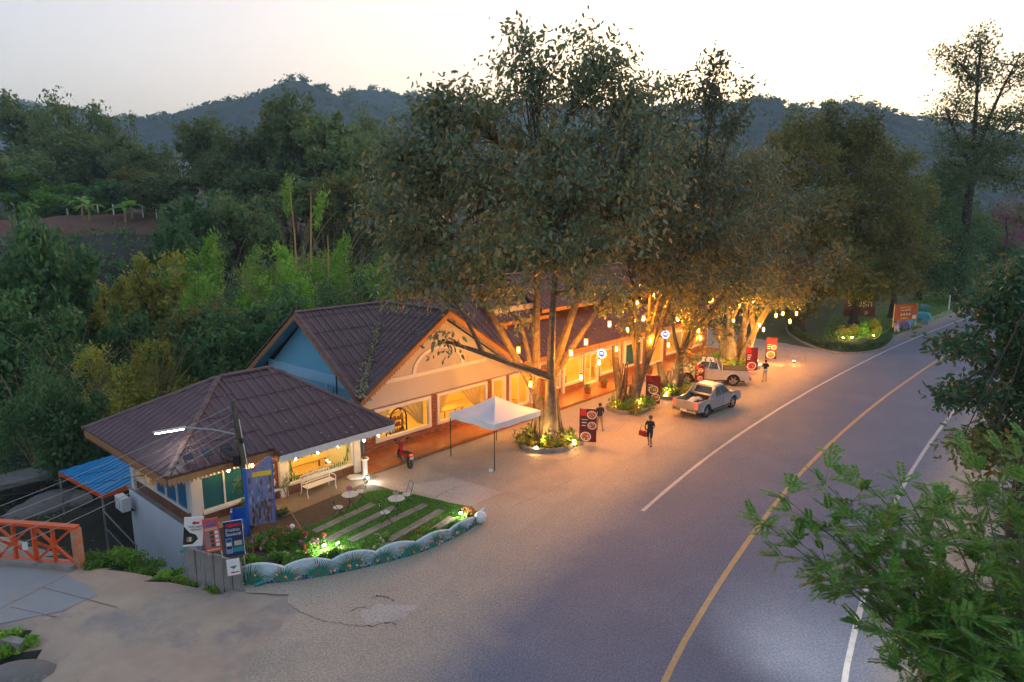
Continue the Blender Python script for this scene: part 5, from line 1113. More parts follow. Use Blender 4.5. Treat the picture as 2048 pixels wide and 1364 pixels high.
for q in (Vector(), dz): MB().tube([q + Vector((0, 0, -2.4)), q + Vector((0, 0, .05))], .04, 6).build('post', M['grey'], ra)
dk = empty('stream_deck', W(4.6, 41.5, -2.3), AX, 'pale concrete landing with thin white railing left of the cafe roof', 'deck'); MB().bx(-3.2, 1.2, -1.0, 1.0, -.25, 0).build('slab', M['concrete'], dk); MB().bx(1.6, 7.5, .5, 2.4, .25, .5).build('upper_slab', M['concrete'], dk)
rr_ = MB()
for x in (-3.1, -1.7, -.3, 1.1): rr_.tube([(x, -.95, 0), (x, -.95, .95)], .03, 5)
for z in (.95, .6, .3): rr_.tube([(-3.1, -.95, z), (1.1, -.95, z)], .02, 5)
rr_.build('railing', M['white'], dk)
hut = empty('stream_hut', W(14.5, 50.5, -2.8), AX, 'small red and blue hut half hidden by bamboo behind the cafe', 'hut'); MB().bx(-1.2, .2, -1, 1, 0, 2.4).build('blue_wall', PAL['teal'], hut); MB().bx(.2, 3.0, -1, 1, 0, 2.4).build('red_wall', M['orange'], hut); MB().prism([(-1.6, -1.5, 2.4), (3.4, -1.5, 2.4), (3.4, 1.4, 3.0), (-1.6, 1.4, 3.0)], (0, 0, .07)).build('roof', M['grey'], hut)
for i, (px, py, sx, sy, szz) in enumerate([(100, 1012, 2.0, 1.2, .7), (60, 1025, 1.2, .9, .5), (150, 1000, 1.1, .8, .5)]):
    p = at(px, py, -3.1); v = MB().ball((0, 0, 0), 1.0, 18, 12); rk = np.random.default_rng(70 + i)
    for k_ in range(len(v.v)): q = v.v[k_]; v.v[k_] = Vector((q.x * sx, q.y * sy, q.z * szz)) * (1 + .22 * float(N1(np.array(q.x * 1.3 + i * 9), np.array(q.y * 1.3 + q.z))))
    o = empty('boulder', p, rk.random() * 3, ['broad flat grey boulder in the stream bed', 'smaller boulder left of the broad flat one', 'small boulder by the blue shed'][i], 'boulder', 'boulders in the stream bed'); v.build('rock', M['stone'], o, smooth=True)
p = at(40, 1345, .0); v = MB().ball((0, 0, 0), .8, 16, 10, (1.3, .8, .5)); o = empty('boulder', (p.x, p.y, -.2), 0, 'earthy boulder in the lower left corner', 'boulder'); v.build('rock', M['stone'], o, smooth=True)
# ================================================================ forecourt: planters, lanterns, boards, vehicles, people, island
TREES4 = [(1.9, 34.85), (7.3, 41.4), (10.9, 44.8), (18.1, 54.3)]
def planter(i, c, rad, label, nplants, lm=('l_shrub', 'l_yellow')):
    o = empty('tree_planter', (c[0], c[1], 0), 0, label, 'planter', 'kerbed planters at the tree feet'); k = 40; vs = []; fs = []; r = np.random.default_rng(90 + i)
    wob = [1 + .06 * math.sin(2 * q + i) + .03 * math.sin(5 * q) for q in np.linspace(0, 6.283, k, endpoint=False)]
    for a in range(k):
        q = 6.283 * a / k
        for rr, z in ((rad, -.05), (rad, .22), (rad - .02, .24), (rad - .17, .24), (rad - .19, .22), (rad - .19, 0)): vs.append((rr * wob[a] * math.cos(q), rr * wob[a] * math.sin(q), z))
    for a in range(k):
        for j in range(5): fs.append((a * 6 + j, ((a + 1) % k) * 6 + j, ((a + 1) % k) * 6 + j + 1, a * 6 + j + 1))
    MB().add(vs, fs).build('kerb_ring', M['concrete'], o); MB().poly([((rad - .18) * wob[a] * math.cos(6.283 * a / k), (rad - .18) * wob[a] * math.sin(6.283 * a / k), .16) for a in range(k)]).build('soil', M['soil'], o, fix=False)
    for j in range(nplants):
        a = 6.283 * j / nplants + r.random() * .5; d = rad * r.uniform(.5, .8); cluster(330, (d * math.cos(a), d * math.sin(a), .15), r.uniform(.6, 1.0), .11, 500 + i * 20 + j, M[lm[j % 2]], 1.1, .28, -.6, 'planting', o, lumps=9)['kind'] = 'stuff'
pl_lab = ['kerbed planter with leafy shrubs round the largest tree trunk', 'kerbed planter round the second tree trunk behind the menu boards', 'kerbed planter round the third tree trunk behind the pickup', 'kerbed planter round the farthest lantern-lit tree']
for i, (c, rad) in enumerate(zip(TREES4, (1.62, 1.3, 1.45, 2.0))): planter(i, c, rad, pl_lab[i], 9)
def uplight(px, py, target, label, power=90, z=.3, col=(1.0, .60, .18)):
    p = at(px, py, z); o = empty('uplight', (p.x, p.y, z - .12), 0, label, 'uplight', 'uplights at the trees'); MB().box((0, 0, .03), (.12, .1, .12)).build('housing', M['black'], o)
    t = Vector((target[0] - p.x, target[1] - p.y, 2.6)); MB().lathe([(.02, 0), (.075, .01), (.075, .03)], (0, 0, .10), 10).build('lens', M['bulb'], o)
    l = bpy.data.lights.new('uplight_lamp', 'SPOT'); l.energy = power; l.color = col; l.spot_size = R(120); l.spot_blend = .9; l.shadow_soft_size = .06
    lo = bpy.data.objects.new('lamp', l); C.objects.link(lo); lo.parent = o; lo.location = (0, 0, .2); lo.rotation_euler = t.to_track_quat('-Z', 'Y').to_euler()
for px, py, k, lb in [(1149, 887, 0, 'uplight on the kerb right of the largest trunk'), (1072, 895, 0, 'uplight among shrubs left of the largest trunk'), (1232, 812, 1, 'uplight left of the second trunk'), (1279, 814, 1, 'uplight right of the second trunk'), (1332, 790, 2, 'uplight before the third trunk'), (1440, 742, 3, 'uplight left of the farthest lit trunk'), (1520, 728, 3, 'uplight between the two far menu boards'), (1588, 722, 3, 'uplight at the bend of the far driveway')]:
    uplight(px, py, TREES4[k], lb, 70 if k < 3 else 190)
# lanterns hanging in the trees
lan_px = [(1037, 700, 33.6), (1061, 768, 34.0), (1142, 706, 33.8), (1172, 684, 34.5), (1162, 755, 35.5), (1198, 725, 37.0), (1219, 648, 38.0), (1233, 698, 40.0), (1287, 637, 40.6), (1301, 681, 41.0), (1275, 606, 41.6), (1308, 592, 42.0), (1355, 637, 43.6), (1397, 661, 44.0), (1401, 676, 45.0), (1480, 611, 52.0), (1507, 607, 53.0), (1519, 650, 52.0), (1527, 659, 52.6), (1552, 631, 53.5), (1566, 627, 55.5), (1593, 627, 56.5), (1580, 643, 55.0), (1421, 628, 48.0), (1467, 642, 50.0), (1426, 600, 50.0), (1545, 588, 56.0), (1330, 610, 46.0), (1337, 690, 46.0), (1370, 690, 47.0), (1113, 735, 36.2), (1255, 660, 43.5), (1450, 590, 54)]
lan0 = None
def lantern(loc, label):
    global lan0
    if lan0 is None:
        lan0 = empty('paper_lantern', loc, 0, label, 'lantern', 'paper lanterns hanging in the trees'); MB().lathe([(.085, -.19), (.115, -.17), (.115, .17), (.085, .19)], n=12).build('paper_shade', M['paper_shell'], lan0, smooth=True); MB().lathe([(.03, -.11), (.05, -.08), (.05, .08), (.03, .11)], n=8).build('glowing_core', M['paper_lamp'], lan0, smooth=True)
        MB().lathe([(.03, .2), (.07, .205), (.03, .24)], n=8).build('cap', M['black'], lan0); MB().tube([(0, 0, .24), (0, 0, 1.3)], .008, 4).build('cord', M['black'], lan0); return lan0
    o = copy_tree(lan0); o.location = loc; o['label'] = label; return o
words = ['leftmost', 'second', 'third', 'fourth', 'fifth', 'sixth', 'seventh', 'eighth', 'ninth', 'tenth', 'eleventh', 'twelfth', 'thirteenth', 'fourteenth', 'fifteenth', 'sixteenth', 'seventeenth', 'eighteenth', 'nineteenth', 'twentieth', '21st', '22nd', '23rd', '24th', '25th', '26th', '27th', '28th', '29th', '30th', '31st', '32nd', 'rightmost']
lan_px.sort()
for i, (px, py, Y) in enumerate(lan_px): lantern(aty(px, py, Y), words[i] + ' glowing paper lantern of those hanging in the roadside trees' + (', counted from the left' if 0 < i < len(lan_px) - 1 else ''))

# menu boards
def menu(px, py, hpx, yaw, label, var, block=True):
    p = at(px, py); f_ = p.y * .984 + 2.2; h = hpx * f_ / FPX * 1.03; w_ = h * .47; o = empty('menu_board', p, yaw, label, 'menu board', 'menu boards along the forecourt')
    MB().bx(-.015, w_, -.012, .012, .18, .18 + h).build('board', PAL['maroon'], o); MB().tube([(-.03, 0, 0), (-.03, 0, .22 + h)], .022, 6).build('post', M['black'], o)
    if block: MB().box((-.03, 0, .1), (.42, .36, .26)).build('base_block', M['concrete'], o, bevel=.02)
    r = random.Random(var); dz = MB(); cols = [PAL[k] for k in ('white', 'orange', 'brown', 'green', 'red', 'cream')]
    def dsc(x, z, rr, c, y): dz.mat(c).poly([(x + rr * math.cos(a), y, z + rr * .9 * math.sin(a)) for a in np.linspace(0, 6.283, 15)[:-1]])
    spots = [[(.72, .82, .3), (.75, .5, .28), (.3, .14, .34)], [(.5, .5, .36), (.7, .22, .33), (.5, .04, .2)], [(.55, .72, .3), (.5, .3, .3)], [(.5, .2, .4)], [(.7, .55, .26), (.45, .15, .42)]][var % 5]
    for (x, z, rr) in spots:
        x, z, rr = x * w_, .18 + z * h, rr * w_
        x = min(max(x, rr), w_ - rr); z = max(min(z, .18 + h - rr), .18 + rr); dsc(x, z, rr, 0, -.014); dsc(x, z, rr * .82, [1, 3, 1, 4, 1][var % 5], -.016)
        for j in range(14): a = r.random() * 6.28; q = rr * .6 * r.random(); dsc(x + q * math.cos(a), z + q * math.sin(a), rr * .16, r.choice([1, 2, 3, 4, 5]), -.018 - j * .0004)
    for j in range(3): dz.mat(0 if j else 5).poly([(w_ * .08, -.015, .18 + h * (.66 - j * .09)), (w_ * (.45 - .06 * j), -.015, .18 + h * (.66 - j * .09)), (w_ * (.45 - .06 * j), -.015, .18 + h * (.685 - j * .09)), (w_ * .08, -.015, .18 + h * (.685 - j * .09))])
    dz.mat(4).poly([(0, -.0135, .18 + h * .78), (w_ * .45, -.0135, .18 + h * .78), (w_ * .3, -.0135, .18 + h), (0, -.0135, .18 + h)]); dz.build('printed_dishes', cols, o, fix=False); return o
menu(1160, 889, 66, R(-12), 'red menu board with two plates beside the largest tree', 0); menu(1292, 812, 55, R(-8), 'menu board with salad picture beside the second tree', 1)
menu(1390, 772, 36, R(-5), 'menu board standing between the two pickups', 2); menu(1491, 745, 45, R(-5), 'menu board behind the tail of the pale pickup', 3, False); menu(1531, 722, 42, R(-5), 'menu board at the far driveway corner', 4, False)

# potted plants on the porch
for i, (px, py) in enumerate([(1175, 787), (1208, 775), (1299, 747), (1086, 812)]):
    p = at(px, py, .15); o = empty('potted_plant', p, 0, ['potted fern left of the shop door', 'potted fern right of the shop door', 'large potted plant before the dark shop window', 'potted plant left of the largest trunk on the porch'][i], 'potted plant', 'potted plants on the porch')
    MB().lathe([(.16, 0), (.2, .05), (.24, .4), (.26, .42), (.22, .42)], n=14).build('pot', M['terracotta'], o, smooth=True); r = np.random.default_rng(140 + i); fr_ = MB()
    for j in range(22):
        a = r.random() * 6.28; l_ = r.uniform(.35, .65); u = np.linspace(0, 1, 5); pts = [(math.cos(a) * l_ * q, math.sin(a) * l_ * q, .42 + l_ * (1.1 * q - .9 * q * q)) for q in u]; side = Vector((-math.sin(a), math.cos(a), 0))
        for k_ in range(4): A_, B_ = Vector(pts[k_]), Vector(pts[k_ + 1]); w0, w1 = .05 * (1 - u[k_]) + .008, .05 * (1 - u[k_ + 1]) + .004; fr_.poly([A_ - side * w0, A_ + side * w0, B_ + side * w1, B_ - side * w1])
    fr_.build('fronds', M['l_shrub'], o, fix=False)

# round lit blade signs on the shop wall
M['signwhite'] = emat('lit_white', (.85, .92, 1.0), .22); M['signblue'] = emat('lit_blue', (.05, .14, .75), .14)
for i, (s_, z_, lb) in enumerate([(39.9, 2.3, 'round blue and white lit shop sign by the shop door'), (49.0, 2.5, 'round blue and white lit sign behind the third tree'), (32.5, 2.65, 'round blue and white lit sign hidden behind the largest trunk')]):
    o = empty('round_shop_sign', W(s_, 26.75, z_), AX, lb, 'sign', 'round lit shop signs'); c_ = MB(); k = 20
    for a in range(k):
        q0, q1 = 6.283 * a / k, 6.283 * (a + 1) / k
        c_.poly([(-.05, .34 * math.cos(q0), .34 * math.sin(q0)), (-.05, .34 * math.cos(q1), .34 * math.sin(q1)), (.05, .34 * math.cos(q1), .34 * math.sin(q1)), (.05, .34 * math.cos(q0), .34 * math.sin(q0))])
    c_.poly([(-.05, .34 * math.cos(6.283 * a / k), .34 * math.sin(6.283 * a / k)) for a in range(k)]); c_.poly([(.05, .34 * math.cos(6.283 * a / k), .34 * math.sin(6.283 * a / k)) for a in range(k)]); c_.build('lightbox', M['signwhite'], o)
    for x in (-.054, .054): MB().poly([(x, .24 * math.cos(6.283 * a / k), .24 * math.sin(6.283 * a / k)) for a in range(k)]).build('blue_disc', M['signblue'], o, fix=False)
    for zz_ in (-.02, .07): MB().bx(-.062, -.057, -.15, .15, zz_ - .02, zz_ + .025).build('lettering', M['signwhite'], o)
    MB().tube([(0, .34, .0), (0, .5, .0)], .02, 6).build('bracket', M['black'], o)

# string bulbs under the cafe eave
bpx = [(457, 941), (505, 931), (543, 927), (591, 918), (636, 905), (677, 893), (728, 881), (757, 871)]; pts = []
for i, (px, py) in enumerate(bpx):
    d_ = _ray(px, py); n_ = Vector((-SA, CA, 0)); p = Vector((0, 0, CAM_H)) + d_ * ((24.75 if i > 1 else 25.2) / d_.dot(n_)); pts.append(p)
    o = empty('string_bulb', p, 0, (words[i] + ' bulb of the string under the cafe eave') if i not in (0, 7) else ['leftmost bulb of the string under the cafe eave', 'rightmost bulb of the string, at the eave corner'][i == 7], 'light bulb', 'string bulbs under the cafe eave'); MB().ball((0, 0, 0), .045, 8, 6, (1, 1, 1.3)).build('bulb', M['bulb'], o, smooth=True); MB().lathe([(.02, .05), (.025, .1), (.012, .13)], n=8).build('socket', M['black'], o)
o = empty('bulb_wire', pts[0], 0, 'thin black wire carrying the cafe string bulbs', 'wire'); MB().tube([p - pts[0] + Vector((0, 0, .13)) for p in pts], .008, 4).build('cable', M['black'], o)

# interiors
def curtain(sa, width, side, t, label, z1=2.2, drop=1.55):
    o = empty('curtain', W(sa, t, 0), AX, label, 'curtain', 'curtains behind the restaurant windows'); v = []; f = []; nu, nv = 26, 10
    for i in range(nu + 1):
        for j in range(nv + 1): u, q = i / nu, j / nv; v.append((side * width * u * (1 - .78 * q ** .8), .035 * math.sin(u * 26) * (1 + q), z1 - drop * q * (1 - .12 * u)))
    for i in range(nu):
        for j in range(nv): a = i * (nv + 1) + j; f.append((a, a + 1, a + nv + 2, a + nv + 1))
    MB().add(v, f).build('drape', M['curtain'], o, smooth=True, fix=False); MB().tube([(0, 0, z1 + .03), (side * width, 0, z1 + .03)], .015, 6).build('rail', M['wood'], o)
for sa, wd2, sd2, lb in [(20.45, 1.5, 1, 'left curtain in the window nearest the cafe'), (23.85, 1.9, -1, 'right curtain in the window nearest the cafe'), (24.65, 1.5, 1, 'left curtain in the window behind the tent'), (28.3, 1.9, -1, 'right curtain in the window behind the tent'), (42.8, 1.5, -1, 'curtain in the shop window right of the door')]: curtain(sa, wd2, sd2, 27.62, lb)
o = empty('arched_shelf', W(22.35, 28.1, .14), AX, 'black arched iron shelf with jars seen in the window nearest the cafe', 'shelf'); fm = MB()
for y in (-.18, .18): fm.tube([(-.55, y, 0), (-.55, y, 1.15)] + [(-.55 * math.cos(q), y, 1.15 + .55 * math.sin(q)) for q in np.linspace(.2, 2.94, 9)] + [(.55, y, 1.15), (.55, y, 0)], .045, 6)
fm.build('frame', M['black'], o)
for z in (.35, .7, 1.05, 1.38): MB().bx(-.53, .53, -.2, .2, z, z + .03).build('shelf_board', M['wood'], o)
jr = MB(); r_ = random.Random(6)
for z in (.38, .73, 1.08):
    for k in range(9): jr.lathe([(.035, 0), (.045, .02), (.045, .12), (.025, .17)], (-.46 + k * .115, r_.uniform(-.08, .08), z), 8)
tag(jr.build('jars', M['terracotta'], o), kind='stuff')
def table(s_, t_, l_, label, m='ywood', h=.75, cat='table', off=.14, grp=None):
    o = empty('dining_table', W(s_, t_, off), AX, label, cat, grp); MB().bx(-l_ / 2, l_ / 2, -.38, .38, h - .05, h).build('table_top', M[m], o)
    for sx in (-1, 1):
        for sy in (-1, 1): MB().bx(sx * (l_ / 2 - .1) - .03, sx * (l_ / 2 - .1) + .03, sy * .3 - .03, sy * .3 + .03, 0, h - .05).build('leg', M['wood'], o)
def bench_in(s_, t_, l_, label):
    o = empty('inner_bench', W(s_, t_, .06), AX, label, 'bench', 'benches inside the cafe'); MB().bx(-l_ / 2, l_ / 2, -.16, .16, .42, .46).build('seat', M['ywood'], o)
    for sx in (-1, 1): MB().bx(sx * (l_ / 2 - .15) - .03, sx * (l_ / 2 - .15) + .03, -.12, .12, 0, .42).build('leg', M['black'], o)
table(26.6, 28.4, 1.6, 'pale table seen in the window behind the tent'); table(37.2, 28.6, 1.3, 'table seen in the shop window left of the door'); table(41.5, 28.6, 1.3, 'table seen in the shop window right of the door', 'wood')
table(16.0, 27.2, 2.5, 'long yellow table behind the painted cafe window', off=.06); table(17.0, 29.6, 2.2, 'second long yellow table deeper in the cafe', off=.06); bench_in(16.0, 26.55, 2.2, 'bench right behind the painted cafe window'); bench_in(17.0, 28.9, 2.0, 'bench between the two long cafe tables')
for s_, t_ in ((12.5, 28.2), (15.0, 27.3), (17.0, 27.6), (16.2, 29.8)): MB(OC).lathe([(.02, 0), (.2, 0), (.2, .05), (.05, .07)], (s_, t_, 2.2), 12).build('ceiling_lamp', M['roomlamp'], cafe)
for i, (s_, z_) in enumerate([(21.4, 1.9), (25.9, 1.95), (27.4, 1.7), (36.6, 1.8)]):
    o = empty('wall_picture', W(s_, 31.17 if s_ < 32 else 30.37, z_), AX, ['dark framed picture seen through the window nearest the cafe', 'tall framed picture seen through the window behind the tent', 'small framed picture right of the tall one', 'framed picture in the shop left of the door'][i], 'picture', 'pictures on the restaurant walls'); MB().bx(-.3, .3, -.03, 0, -.4, .4).build('frame', M['wood'], o); MB().bx(-.24, .24, -.036, -.031, -.34, .34).build('canvas', PAL['dark'], o)
o = empty('indoor_plant', W(29.5, 28.0, .14), AX, 'dark leafy plant behind the narrow glass panel', 'plant'); MB().lathe([(.15, 0), (.2, .3)], n=10).build('pot', M['terracotta'], o); cluster(260, (0, 0, .5), .5, .09, 801, M['l_dark'], 2.0, parent=o)

# ---------------------------------------------------------------- pickups
def pickup(loc, rz, label, paint, cover, name='pickup_truck', scale=1.0):
    o = empty(name, loc, rz, label, 'pickup', None, scale); P_ = M[paint]; WHB, WHF, WR = -1.52, 1.58, .385
    def arch(cx, r, n=9): return [(cx + r * math.cos(q), WR + r * math.sin(q)) for q in np.linspace(math.pi * .97, math.pi * .03, n)]
    front = [(-.62, .40), (WHF - .5, .40)] + arch(WHF, .48) + [(2.28, .40), (2.5, .46), (2.55, .62), (2.52, .86), (2.40, .97), (1.9, 1.07), (1.28, 1.12), (-.62, 1.10)]
    MB().prism([(x, -.88, z) for x, z in front], (0, 1.76, 0)).build('body', P_, o, bevel=.04, smooth=True)
    side = [(-2.55, .52), (-2.5, .45), (WHB - .5, .42)] + arch(WHB, .48) + [(-.60, .40), (-.60, 1.10), (-2.56, 1.10)]
    for y in (-.88, .80): MB().prism([(x, y, z) for x, z in side], (0, .08, 0)).build('bed_side', P_, o, bevel=.015, smooth=True)
    MB().bx(-2.5, -.64, -.79, .79, .58, .66).build('bed_floor', M['rubber'], o); MB().bx(-2.58, -2.48, -.80, .80, .56, 1.08).build('tailgate', P_, o, bevel=.02); MB().bx(-.72, -.625, -.79, .79, .66, 1.09).build('bulkhead', M['rubber'], o)
    b8 = [(-.66, .84, 1.08), (1.36, .84, 1.10), (1.36, -.84, 1.10), (-.66, -.84, 1.08)]; t8 = [(-.42, .66, 1.70), (.62, .66, 1.72), (.62, -.66, 1.72), (-.42, -.66, 1.70)]
    vs = [Vector(p) for p in b8 + t8]; MB().add(vs, [(0, 1, 2, 3), (4, 7, 6, 5), (0, 4, 5, 1), (1, 5, 6, 2), (2, 6, 7, 3), (3, 7, 4, 0)]).build('cab', P_, o, bevel=.06, smooth=True)
    def glass(nm, a, b, c, d, u0, u1, v0, v1, out):
        f = lambda u, v: (vs[a].lerp(vs[b], u)).lerp(vs[d].lerp(vs[c], u), v) + Vector(out); MB().poly([f(u0, v0), f(u1, v0), f(u1, v1), f(u0, v1)]).build(nm, M['carglass'], o, fix=False)
    for a, b, c, d, sg in ((0, 1, 5, 4, 1), (3, 2, 6, 7, -1)):
        glass('side_window', a, b, c, d, .07, .42, .12, .86, (0, .012 * sg, .004)); glass('side_window', a, b, c, d, .46, .90, .12, .86, (0, .012 * sg, .004))
        MB().tube([(.33, sg * .885, .5), (.33, sg * .885, 1.05)], .006, 4).build('door_seam', M['rubber'], o)
        for x in (-.2, .72): MB().bx(x, x + .16, sg * .885 - .012, sg * .885 + .012, .93, .965).build('door_handle', M['chrome'], o)
        MB().box((1.0, sg * 1.0, 1.14), (.12, .2, .15)).build('mirror', P_, o, bevel=.03); MB().bx(-.9, 1.1, sg * .86 - .06, sg * .86 + .06, .30, .36).build('side_step', M['chrome'], o)
        MB().bx(-2.6, -2.50, sg * .76 - .1, sg * .76 + .1, .72, 1.06).build('tail_lamp', M['taillight'], o, bevel=.015); MB().bx(2.36, 2.54, sg * .68 - .16, sg * .68 + .16, .74, .9).build('headlamp', M['glass'] if False else M['chrome'], o, bevel=.03)
        for cx in (WHB, WHF): MB().tube([(cx + .5 * math.cos(q), sg * .885, WR + .5 * math.sin(q)) for q in np.linspace(math.pi * .97, math.pi * .03, 11)], .045, 6).build('wheel_flare', P_ if cover else M['silver'], o, smooth=True)
    glass('windscreen', 1, 2, 6, 5, .06, .94, .10, .9, (.014, 0, .01)); glass('rear_window', 3, 0, 4, 7, .12, .88, .22, .86, (-.014, 0, .004))
    MB().bx(-2.72, -2.58, -.82, .82, .42, .56).build('rear_bumper', M['chrome'], o, bevel=.02); MB().bx(-2.735, -2.725, -.22, .22, .50, .62).build('number_plate', M['white'], o); MB().bx(-2.6, -2.585, -.16, .16, .92, .96).build('badge', M['chrome'], o)
    MB().bx(2.45, 2.60, -.8, .8, .40, .58).build('front_bumper', P_, o, bevel=.04); MB().bx(2.50, 2.56, -.45, .45, .66, .88).build('grille', M['black'], o)
    for cx in (WHB, WHF):
        for sg in (-1, 1): wheel_y(o, cx, WR, .25, 'wheel', 'chrome', sg * .76)
        MB().bx(cx - .46, cx + .46, -.62, .62, .42, .86).build('wheel_well', M['rubber'], o)
    if cover: MB().bx(-2.5, -.66, -.82, .82, 1.09, 1.135).build('bed_cover', M['rubber'], o, bevel=.02); MB().tube([(-.75, -.8, 1.1), (-.75, -.72, 1.5), (-.75, .72, 1.5), (-.75, .8, 1.1)], .035, 6).build('roll_bar', P_, o)
    else:
        r = random.Random(5)
        for k in range(5): MB().ball((-1.9 + .3 * k, r.uniform(-.4, .4), .78), .26, 10, 8, (1, 1.1, .7)).build('sack', M['whitewall'], o, smooth=True)
        for sg in (-1, 1): MB().prism([(-.60, sg * .8 - .03, 1.1), (-1.25, sg * .8 - .03, 1.1), (-.55, sg * .72 - .03, 1.6)], (0, .06, 0)).build('bed_buttress', P_, o)
    MB().bx(-2.3, 2.2, -.6, .6, .28, .45).build('chassis', M['rubber'], o); return o
r1, f1 = at(1410, 837), at(1462, 813); d1 = (f1 - r1); d1.z = 0; a1 = math.atan2(d1.y, d1.x) - R(4); q1 = Vector((-math.sin(a1), math.cos(a1), 0)); c1 = (r1 + f1) / 2 + q1 * .78
pickup((c1.x, c1.y, 0), a1, 'silver pickup with open bed and lit tail lamps near the road edge', 'silver', False, scale=1.0)
f2, r2 = at(1379, 768), at(1462, 772); d2 = f2 - r2; d2.z = 0; a2 = math.atan2(d2.y, d2.x); q2 = Vector((-math.sin(a2), math.cos(a2), 0)); c2 = (r2 + f2) / 2 - q2 * .82
pickup((c2.x, c2.y, 0), a2, 'pale silver pickup with black bed cover parked by the third tree', 'silver2', True, scale=1.03)

# ---------------------------------------------------------------- people and elephant figures (skinned skeletons)
def skinned(name, verts, edges, radii, mats, matfn, parent, sub=2, root=0):
    me = bpy.data.meshes.new(name); me.from_pydata(verts, edges, []); tmp = bpy.data.objects.new(name, me); C.objects.link(tmp)
    tmp.modifiers.new('s', 'SKIN').use_smooth_shade = True
    for i, r in enumerate(radii): d = me.skin_vertices[0].data[i]; d.radius = (r, r) if not hasattr(r, '__len__') else r; d.use_root = (i == root)
    m2 = tmp.modifiers.new('d', 'SUBSURF'); m2.levels = sub; m2.render_levels = sub
    dg = bpy.context.evaluated_depsgraph_get(); dg.update(); out = bpy.data.meshes.new_from_object(tmp.evaluated_get(dg)); bpy.data.objects.remove(tmp)
    out.name = name; out.materials.clear()
    for m in mats: out.materials.append(m)
    for p in out.polygons: p.material_index = matfn(p.center); p.use_smooth = True
    return link(name, out, parent)
def person(loc, rz, label, arms, legs, mats, matfn, hat=None, h=1.66):
    o = empty('person', loc, rz, label, 'person', None, h / 1.70); V = [(0, 0, .94), (0, .01, 1.12), (0, .0, 1.32), (0, 0, 1.43), (0, .01, 1.50), (0, .02, 1.585), (0, .01, 1.66)]; E_ = [(0, 1), (1, 2), (2, 3), (3, 4), (4, 5), (5, 6)]; Rr = [(.15, .11), (.135, .10), (.165, .11), (.08, .07), (.055, .055), (.082, .095), (.06, .07)]
    for sg, (el, wr, hd), (kn, an, toe) in ((-1, arms[0], legs[0]), (1, arms[1], legs[1])):
        b = len(V); V += [(sg * .175, 0, 1.385), el, wr, hd]; E_ += [(2, b), (b, b + 1), (b + 1, b + 2), (b + 2, b + 3)]; Rr += [.062, .045, .032, .036]
        hv = (Vector(hd) - Vector(wr)).normalized(); sd3 = hv.orthogonal().normalized(); fw = hv.cross(sd3)
        for j, l_ in enumerate((.072, .082, .076, .06)): t_ = Vector(hd) + hv * l_ + sd3 * (.022 * (j - 1.5)) + fw * .015; V.append(tuple(t_)); E_.append((b + 3, len(V) - 1)); Rr.append(.009)
        V.append(tuple(Vector(hd) + sd3 * .045 + hv * .015)); E_.append((b + 3, len(V) - 1)); Rr.append(.01)
        b = len(V); V += [(sg * .095, 0, .88), kn, an, toe]; E_ += [(0, b), (b, b + 1), (b + 1, b + 2), (b + 2, b + 3)]; Rr += [.095, .062, .043, .038]
    skinned('body', V, E_, Rr, mats, matfn, o, 2)
    hr = MB(); hr.ball((0, -.012, 1.61), .108, 12, 8, (.92, 1.02, 1.0)); cut = [(f, m_) for f, m_ in zip(hr.f, hr.m) if not (sum(hr.v[i].y for i in f) / len(f) > .045 and sum(hr.v[i].z for i in f) / len(f) < 1.655)]; hr.f = [c[0] for c in cut]; hr.m = [c[1] for c in cut]; hr.build('hair', M['hair'], o, smooth=True)
    fc = MB(); fc.mat(0).ball((0, .118, 1.585), .016, 6, 5, (1, 1, 1.4))
    for sx in (-1, 1): fc.mat(1).ball((sx * .033, .102, 1.605), .010, 6, 5); fc.mat(0).ball((sx * .088, .015, 1.59), .022, 6, 5, (.4, .8, 1.2))
    fc.mat(2).box((0, .108, 1.545), (.045, .012, .012)); fc.build('face', [M['skin'], M['hair'], PAL['salmon']], o, smooth=True)
    if hat: ht = MB(); ht.lathe([(.112, 1.64), (.11, 1.70), (.07, 1.735), (.01, 1.74)], (0, 0, 0), 12); ht.prism([(-.09, .08, 1.645), (.09, .08, 1.645), (.06, .19, 1.635), (-.06, .19, 1.635)], (0, 0, .012)); ht.build('cap', hat, o, smooth=True)
    return o
sk, bk_, kh = M['skin'], M['cloth_black'], M['khaki']
def mf1(c): return 1 if c.z > 1.44 else (0 if (abs(c.x) < .23 and c.z > .55) or (c.z > 1.2 and abs(c.x) < .3) else (2 if c.z < .09 else 1))
pp = at(1299, 893); o = person((pp.x, pp.y, 0), R(150), 'person in black shirt and shorts carrying a red bag across the forecourt', [((-.26, .08, 1.14), (-.14, .26, 1.06), (-.07, .30, 1.05)), ((.26, .06, 1.14), (.16, .24, 1.04), (.10, .29, 1.02))], [((-.11, .14, .50), (-.11, .06, .10), (-.12, .19, .04)), ((.10, -.02, .49), (.10, -.20, .12), (.10, -.10, .04))], [bk_, sk, M['rubber']], mf1, mat('cap_green', (.05, .07, .05), (.04, .06, .045), rough=.8), 1.66)
bg_ = empty('red_bag', o.location + Vector((-.40, -.12, .62)), R(130), 'red shoulder bag carried by the walking person', 'bag'); MB().prism([(-.26, -.08, 0), (.26, -.08, 0), (.22, -.08, .3), (-.22, -.08, .3)], (0, .16, 0)).build('pouch', M['bagred'], bg_, bevel=.04, smooth=True); MB().tube([(-.18, 0, .28), (-.1, 0, .55), (.1, 0, .58), (.18, 0, .28)], .014, 5).build('strap', M['bagred'], bg_)
def mf2(c): return 1 if c.z > 1.44 else (0 if c.z > .93 and not (abs(c.x) > .235 and c.z < 1.12) else (1 if abs(c.x) > .225 else (2 if c.z > .1 else 3)))
